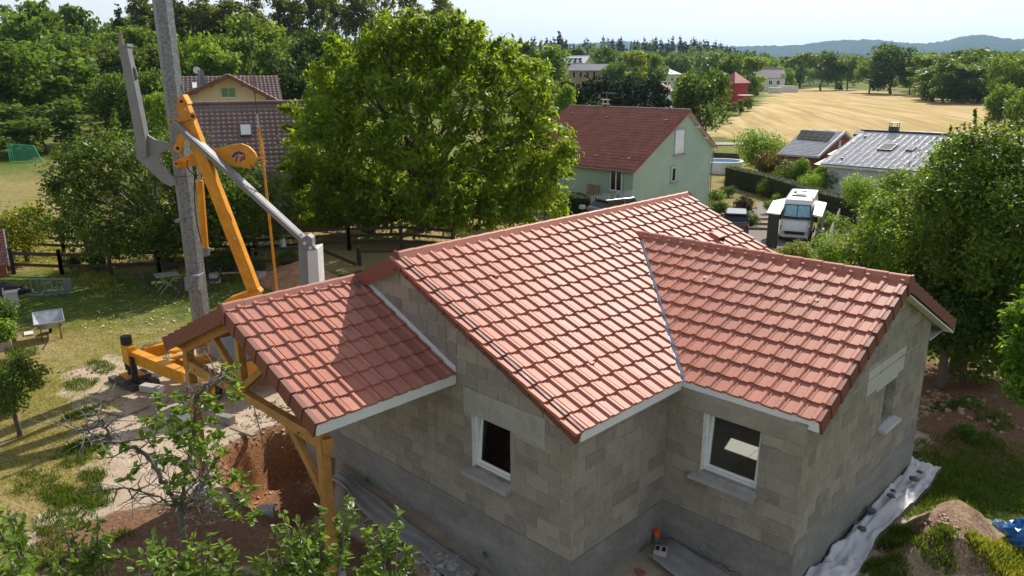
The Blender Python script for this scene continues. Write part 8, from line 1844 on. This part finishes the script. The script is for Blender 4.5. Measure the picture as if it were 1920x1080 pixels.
mass('woodland', 'low woodland undergrowth below the poplars and along the left meadow', [(-80, 300, 118, 160, 3, 6, 50), (300, 640, 88, 130, 4, 8, 60), (1740, 2000, 205, 240, 3, 6, 40), (1500, 1760, 345, 380, 3, 6, 20)], 4, ('round',), ((0.95, 1.0, 0.8),), 0.14)

# --- foreground fruit trees close to the camera
def leafblades(r, base, tip, nrm, wid):
    """arrays of leaves, each an eight triangle folded oval"""
    n = len(base); t = tip-base; l = np.linalg.norm(t, axis=1, keepdims=True); t = t/l; s = np.cross(t, nrm); s /= np.linalg.norm(s, axis=1, keepdims=True)+1e-9; nn = np.cross(s, t); w = wid[:, None]
    bend = -0.10*l
    P = [base, base+t*l*0.34+nn*(-0.10*w), base+t*l*0.68+nn*(-0.10*w+bend*0.5), tip+nn*bend, base+t*l*0.30+s*w*0.46+nn*w*0.10, base+t*l*0.66+s*w*0.42+nn*(w*0.08+bend*0.5), base+t*l*0.30-s*w*0.46+nn*w*0.10, base+t*l*0.66-s*w*0.42+nn*(w*0.08+bend*0.5)]
    V = np.stack(P, 1).reshape(-1, 3); tri = np.array([(0,1,4),(1,5,4),(1,2,5),(2,3,5),(0,6,1),(1,6,7),(1,7,2),(2,7,3)])
    F_ = (np.arange(n)[:, None, None]*8+tri[None]).reshape(-1, 3); return V, F_
def spur_leaves(r, centers, per, ln, w, upb=0.5, dirs=None):
    B, T_, N_, W_ = [], [], [], []
    for i, c in enumerate(centers):
        k = r.integers(max(2, per-3), per+3)
        for j in range(k):
            d = rand_dirs(r, 1)[0]; d[2] = d[2]*0.6+upb; d /= np.linalg.norm(d); l = ln*r.uniform(0.6, 1.15); b = c+rand_dirs(r, 1)[0]*0.02
            B.append(b); T_.append(b+d*l); N_.append(unit(np.array((0, 0, 1.0))+rand_dirs(r, 1)[0]*0.7)); W_.append(w*r.uniform(0.7, 1.15)*l/ln)
    return leafblades(r, np.array(B), np.array(T_), np.array(N_), np.array(W_))
def smooth_path(pts, r, n=4, jit=0.012):
    out = []
    for a, b in zip(pts[:-1], pts[1:]):
        for k in range(n): out.append(a+(b-a)*k/n+r.normal(size=3)*jit*(k > 0))
    return out+[pts[-1]]
r = np.random.default_rng(101)
DP = 7.2
pp_ = lambda L_, D=DP, d1=None: [gd(x, y, D+((d1-D)*i/max(1, len(L_)-1) if d1 else 0)) for i, (x, y) in enumerate(L_)]
plum = thing('plum_tree', 'sparse grey-branched plum tree standing in front of the earthworks', 'tree', np.array((*gd(345, 1000, DP)[:2], H(*gd(345, 1000, DP)[:2]))))
bb = gd(345, 1000, DP); wood = MB()
def branch(L_, r0, r1, D=DP, d1=None, jit=0.010, n=7):
    P = smooth_path(pp_(L_, D, d1) if not isinstance(L_[0], np.ndarray) else L_, r, 4, jit); wood.tube(P, list(np.linspace(r0*0.68, r1*0.75, len(P))), n); return P
tr_ = [np.array((bb[0]-0.1, bb[1]+0.1, H(bb[0], bb[1])-0.2)), np.array((bb[0]-0.06, bb[1]+0.03, 1.4)), np.array((bb[0]+0.02, bb[1], 2.6)), gd(346, 1040, DP), gd(342, 985, DP), gd(336, 955, DP)]
wood.tube(tr_, [0.075, 0.055, 0.045, 0.038, 0.034, 0.029], 9)
main = [branch([(337,958),(326,935),(310,912),(300,890),(288,868),(270,850),(248,838),(225,830),(200,829)], 0.036, 0.018, DP, 6.8),
        branch([(216,832),(204,812),(196,795),(186,782),(170,771)], 0.020, 0.007, 6.85, 6.7), branch([(200,829),(172,815),(158,808),(145,806)], 0.012, 0.004, 6.8, 6.6),
        branch([(340,958),(345,925),(350,880),(357,830),(366,785),(372,745),(385,725)], 0.030, 0.014, DP, 7.0),
        branch([(385,725),(398,712),(412,703),(425,702)], 0.013, 0.006, 7.0, 6.9), branch([(372,745),(362,760),(356,740),(352,722)], 0.010, 0.004),
        branch([(345,950),(360,935),(372,915),(385,905),(392,880)], 0.024, 0.008, DP, 7.5), branch([(335,955),(310,940),(285,928),(262,918),(240,915),(210,914)], 0.020, 0.004, DP, 6.9),
        branch([(340,940),(352,918),(375,900),(400,880),(420,868)], 0.018, 0.005, DP, 7.4), branch([(348,955),(370,950),(395,958),(420,965),(440,985)], 0.018, 0.005, DP, 7.0)]
twig_tips = []
for P in main:
    for i in range(2, len(P)-1):
        if r.uniform() < 0.75:
            d = rand_dirs(r, 1)[0]*r.uniform(0.14, 0.42); d[2] = d[2]*0.7+0.05; e = P[i]+d; m_ = P[i]+d*0.5+rand_dirs(r, 1)[0]*0.04; wood.tube([P[i], m_, e], [0.008, 0.005, 0.0025], 5); twig_tips += [e, m_]
            for _ in range(2):
                d2 = d*0.5+rand_dirs(r, 1)[0]*0.16; wood.tube([m_, m_+d2*0.6+rand_dirs(r, 1)[0]*0.02, m_+d2], [0.004, 0.003, 0.0015], 4); twig_tips.append(m_+d2)
# dead twig tangle right of the fork
for k in range(46):
    a = gd(r.uniform(345, 400), r.uniform(850, 990), r.uniform(6.9, 7.5)); d = rand_dirs(r, 1)[0]*r.uniform(0.15, 0.40); wood.tube([a, a+d*0.5+rand_dirs(r, 1)[0]*0.05, a+d], [0.005, 0.0035, 0.0015], 4)
wood.build('trunk', M_PLUMB, plum, smooth=True)
cl_px = [(295,745),(305,760),(332,742),(342,752),(300,800),(282,815),(272,822),(292,830),(330,790),(340,800),(350,815),(372,800),(385,792),(402,790),(398,815),(345,835),(360,848),(390,830),(405,842),(420,850),(332,868),(342,885),(350,902),(318,855),(310,868),(440,890),(455,900),(468,915),(402,930),(418,940),(432,960),(450,968),(472,972),(360,870),(382,760),(395,748),(410,765),(440,745),(418,690),(444,690),(438,715),(446,728),(430,735),(424,702),(330,900),(322,915),(258,880),(240,900),(330,775),(348,770),(318,790),(322,812),(375,835),(380,860),(398,872),(410,895),(425,910),(386,905),(300,780),(365,820),(335,825),(356,795),(410,820),(292,860),(340,935),(460,940),(478,960),(445,925),(276,790),(195,842),(186,835),(234,838)]
cents = [gd(x+r.uniform(-4, 4), y+r.uniform(-4, 4), r.uniform(6.7, 7.5)) for x, y in cl_px for _ in range(2)]
V, F_ = spur_leaves(r, cents, 9, 0.080, 0.047, 0.15)
ob = addmesh('foliage', npmesh('foliage', V, F_, smooth=False, tint=np.repeat(r.uniform(0.1, 0.9, len(F_)//8), 8)), L_PLUM, plum)
for c in cents[::2]:
    pass
def shoot_tree(label, stems, seed, D=6.0, name='fruit_tree', ln=0.085, w=0.048, per=5, step=0.05):
    """upright leafy shoots rising from a common stem below the frame"""
    rg_ = np.random.default_rng(seed); tips = [gd(x, y, D+dd) for x, y, dd, m_ in stems]; mx_ = np.mean(tips, axis=0); bz = H(mx_[0], mx_[1]); b = np.array((mx_[0], mx_[1], bz)); fork = np.array((mx_[0], mx_[1], min(t_[2] for t_ in tips)-0.8))
    t = thing(name, label, 'tree', b); wd = MB(); wd.tube([b-K*0.2, (b+fork)/2+rg_.normal(size=3)*0.03, fork], [0.07, 0.055, 0.045], 8); cen = []
    for tip, (x, y, dd, lf) in zip(tips, stems):
        knee = fork*0.35+tip*0.65-K*0.28+rg_.normal(size=3)*0.03; P = smooth_path([fork, knee, tip], rg_, 5, 0.012); wd.tube(P, list(np.linspace(0.022, 0.004, len(P))), 6)
        dlt = tip-knee; nst = max(3, int(lf/step))
        for k in range(nst): f = k/nst; c = tip-(tip-knee)/np.linalg.norm(tip-knee)*(lf*f); cen += [c]
        for _ in range(2):
            kk = P[rg_.integers(4, len(P)-2)]; d = rand_dirs(rg_, 1)[0]*0.28; d[2] = abs(d[2])*0.8+0.08; wd.tube([kk, kk+d], [0.007, 0.003], 5)
            for f in np.linspace(0.3, 1, 5): cen.append(kk+d*f)
    wd.build('trunk', M_PLUMB, t, smooth=True); V, F_ = spur_leaves(rg_, cen, per, ln, w, 0.25)
    addmesh('foliage', npmesh('foliage', V, F_, tint=np.repeat(rg_.uniform(0.1, 1, len(F_)//8), 8)), L_PLUM, t)
shoot_tree('leafy fruit tree shoots at the bottom left corner', [(14,955,0,0.30),(28,968,0.2,0.3),(6,1000,-0.1,0.3),(40,1030,0.1,0.25),(60,1045,0.2,0.25),(20,1050,-0.2,0.3),(-20,940,0,0.3)], 1, 5.8)
shoot_tree('thin upright fruit tree shoots left of the plum trunk at the bottom', [(110,975,0.1,0.42),(130,970,0.3,0.3),(182,962,0.2,0.50),(196,1005,0.0,0.3),(165,1030,0.1,0.3),(100,1040,-0.1,0.3),(145,1060,0.0,0.25)], 2, 6.2, step=0.065)
shoot_tree('dense leafy fruit tree crown at the bottom below the plum trunk', [(285,1008,0,0.3),(305,1025,0.2,0.3),(272,1040,-0.2,0.3),(330,1040,0.1,0.3),(360,1010,0.2,0.3),(395,1005,0.1,0.35),(420,1020,0,0.3),(345,1060,0,0.3),(300,1062,-0.2,0.3),(385,1050,-0.1,0.3),(440,1050,0.1,0.3),(415,1060,-0.2,0.3),(255,1065,0,0.25)], 3, 6.0, per=5)
shoot_tree('bushy fruit tree crown right of the plum trunk reaching the porch post', [(515,985,0.2,0.3),(540,995,0,0.3),(560,980,0.1,0.35),(582,990,0.2,0.35),(598,975,0.1,0.3),(575,1015,-0.2,0.3),(535,1030,0,0.3),(590,1025,0,0.3),(650,936,0,0.24),(662,955,0.2,0.25),(500,1035,0.1,0.3),(560,1050,-0.2,0.3),(480,1050,0,0.25),(590,1055,-0.1,0.25),(530,965,0.1,0.2)], 4, 6.0, per=5)
shoot_tree('light leafy shoots at the bottom right of the porch post', [(712,988,0.1,0.30),(745,962,0.2,0.22),(690,1000,0,0.3),(722,1010,0,0.25),(735,1020,0.2,0.2),(700,1030,-0.1,0.3),(760,1035,0,0.22),(775,1040,0.1,0.2),(745,1058,0,0.2),(700,1060,0.1,0.2),(665,1065,0,0.2)], 5, 6.4, per=5)

# --- grass blades on the near lawns, fallen leaves
def grass(name, label, spec, seed, mat, col=(1, 1, 1)):
    rg_ = np.random.default_rng(seed); Vs, Ts = [], []
    for (cx, cy, rx, ry, n, h, cl) in spec:
        m_ = max(1, n//cl); a = rg_.uniform(0, 6.28, m_); q_ = np.sqrt(rg_.uniform(0, 1, m_)); X_ = np.repeat(cx+rx*q_*np.cos(a), cl)+rg_.normal(size=m_*cl)*0.05; Y_ = np.repeat(cy+ry*q_*np.sin(a), cl)+rg_.normal(size=m_*cl)*0.05
        SHP = np.array([G(*a_)[:2] for a_, b_ in SHEET_ROWS]+[G(*b_)[:2] for a_, b_ in SHEET_ROWS[::-1]]) if 'SHP' not in globals() else globals()['SHP']
        inside = (sdist(X_, Y_, SHP) < 0.03) | ((X_ > XL-0.2) & (X_ < XR+0.1) & (Y_ > 0) & (Y_ < L)) | ((X_ > 3.5) & (X_ < XG+0.15) & (Y_ > YWF-0.1) & (Y_ < YB+0.1)); X_, Y_ = X_[~inside], Y_[~inside]
        k = len(X_); b = np.stack([X_, Y_, height(X_, Y_)-0.01], 1); hh = h*rg_.uniform(0.5, 1.3, k)[:, None]; an = rg_.uniform(0, 6.28, k); ln = rg_.normal(size=(k, 3))*0.45; ln[:, 2] = 1; ln /= np.linalg.norm(ln, axis=1, keepdims=True); sd = np.stack([np.cos(an), np.sin(an), 0*an], 1)*(0.006+0.05*hh)
        Vs.append(np.stack([b-sd, b+sd, b+ln*hh], 1).reshape(-1, 3)); Ts.append(rg_.uniform(0, 1, k))
    V = np.vstack(Vs); o = addmesh(name, npmesh(name, V, np.arange(len(V)).reshape(-1, 3), tint=np.concatenate(Ts)), mat); o.color = (*col, 1); return tag(o, label, kind='stuff')
L_GRASS = leafmat('grass_blade', (0.085, 0.135, 0.022), (0.20, 0.28, 0.025), 0.4, 0.5, 0.45)
def gp(px, py, rx, ry, n, h, cl=8): p = G(px, py); return (p[0], p[1], rx, ry, n, h, cl)
grass('grass', 'green grass growing right of the house and round the earth mound', [gp(1668, 1010, 0.40, 0.5, 2600, 0.13), gp(1705, 945, 0.4, 0.6, 2200, 0.10), gp(1655, 1062, 0.4, 0.3, 1500, 0.12), gp(1760, 925, 1.0, 0.8, 5000, 0.11), gp(1850, 910, 1.2, 1.0, 5200, 0.10), gp(1800, 860, 1.6, 1.2, 4200, 0.10), gp(1770, 1000, 0.2, 0.2, 500, 0.14), gp(1845, 1065, 0.4, 0.3, 500, 0.13), gp(1910, 1070, 0.5, 0.4, 800, 0.14), gp(1745, 870, 0.6, 0.6, 1600, 0.10), gp(1830, 820, 0.5, 0.4, 600, 0.16), gp(1780, 760, 0.4, 0.3, 500, 0.15), gp(1740, 1060, 0.4, 0.3, 700, 0.14), gp(1860, 780, 0.5, 0.5, 600, 0.15), gp(1890, 860, 1.2, 1.0, 2600, 0.1)], 1, L_GRASS)
grass('grass', 'tufts of green grass along the edge of the sandy ground on the left lawn', [gp(165, 835, 0.35, 0.5, 1500, 0.13), gp(160, 775, 0.3, 0.5, 1100, 0.13), gp(150, 720, 0.5, 0.4, 1000, 0.10), gp(190, 690, 0.8, 0.3, 1000, 0.10), gp(135, 860, 0.5, 0.4, 700, 0.12), gp(175, 895, 0.35, 0.2, 500, 0.14), gp(180, 930, 0.5, 0.3, 900, 0.12), gp(140, 945, 0.8, 0.3, 900, 0.12), gp(70, 910, 0.8, 0.4, 900, 0.11), gp(110, 930, 0.5, 0.3, 700, 0.12), gp(230, 1005, 0.25, 0.2, 160, 0.12), gp(20, 690, 1.0, 0.4, 900, 0.16), gp(40, 660, 0.8, 0.4, 700, 0.16), gp(100, 985, 0.6, 0.3, 600, 0.12), gp(280, 670, 1.0, 0.5, 900, 0.09), gp(90, 1040, 0.6, 0.3, 600, 0.13)], 2, L_GRASS, (0.85, 0.85, 0.9))
grass('grass', 'dry straw-coloured grass on the left lawn and the corner mound', [gp(100, 760, 2.2, 1.6, 11000, 0.055), gp(90, 870, 1.8, 1.2, 7000, 0.06), gp(200, 640, 3.5, 1.2, 9000, 0.05), gp(60, 700, 1.5, 1.0, 4000, 0.06), gp(1870, 1050, 0.5, 0.4, 1500, 0.14), gp(1905, 1030, 0.3, 0.3, 600, 0.14), gp(300, 600, 6, 2.5, 8000, 0.05), gp(100, 490, 7, 1.2, 6000, 0.16), gp(380, 490, 7, 1.0, 6000, 0.16)], 3, L_GRASS, (2.5, 1.75, 1.6))
rg = np.random.default_rng(4); n = 420; lp2 = np.array([G(rg.uniform(150, 560), rg.uniform(512, 628)) for _ in range(n)]); d = rand_dirs(rg, n); d[:, 2] = 0.15*abs(d[:, 2]); V, F_ = cards(rg, lp2+np.array((0, 0, 0.035)), np.tile(K, (n, 1)), 0.10, 0.06, upw=1.5, rnd=0.35, droop=0)
tag(addmesh('fallen_leaves', npmesh('fallen_leaves', V, F_, tint=rg.uniform(0, 1, n)), simple('pale_fallen_leaf', (0.55, 0.50, 0.24), 0.6, 0.2, 8)), 'pale fallen leaves dotted over the shaded lawn', kind='stuff')
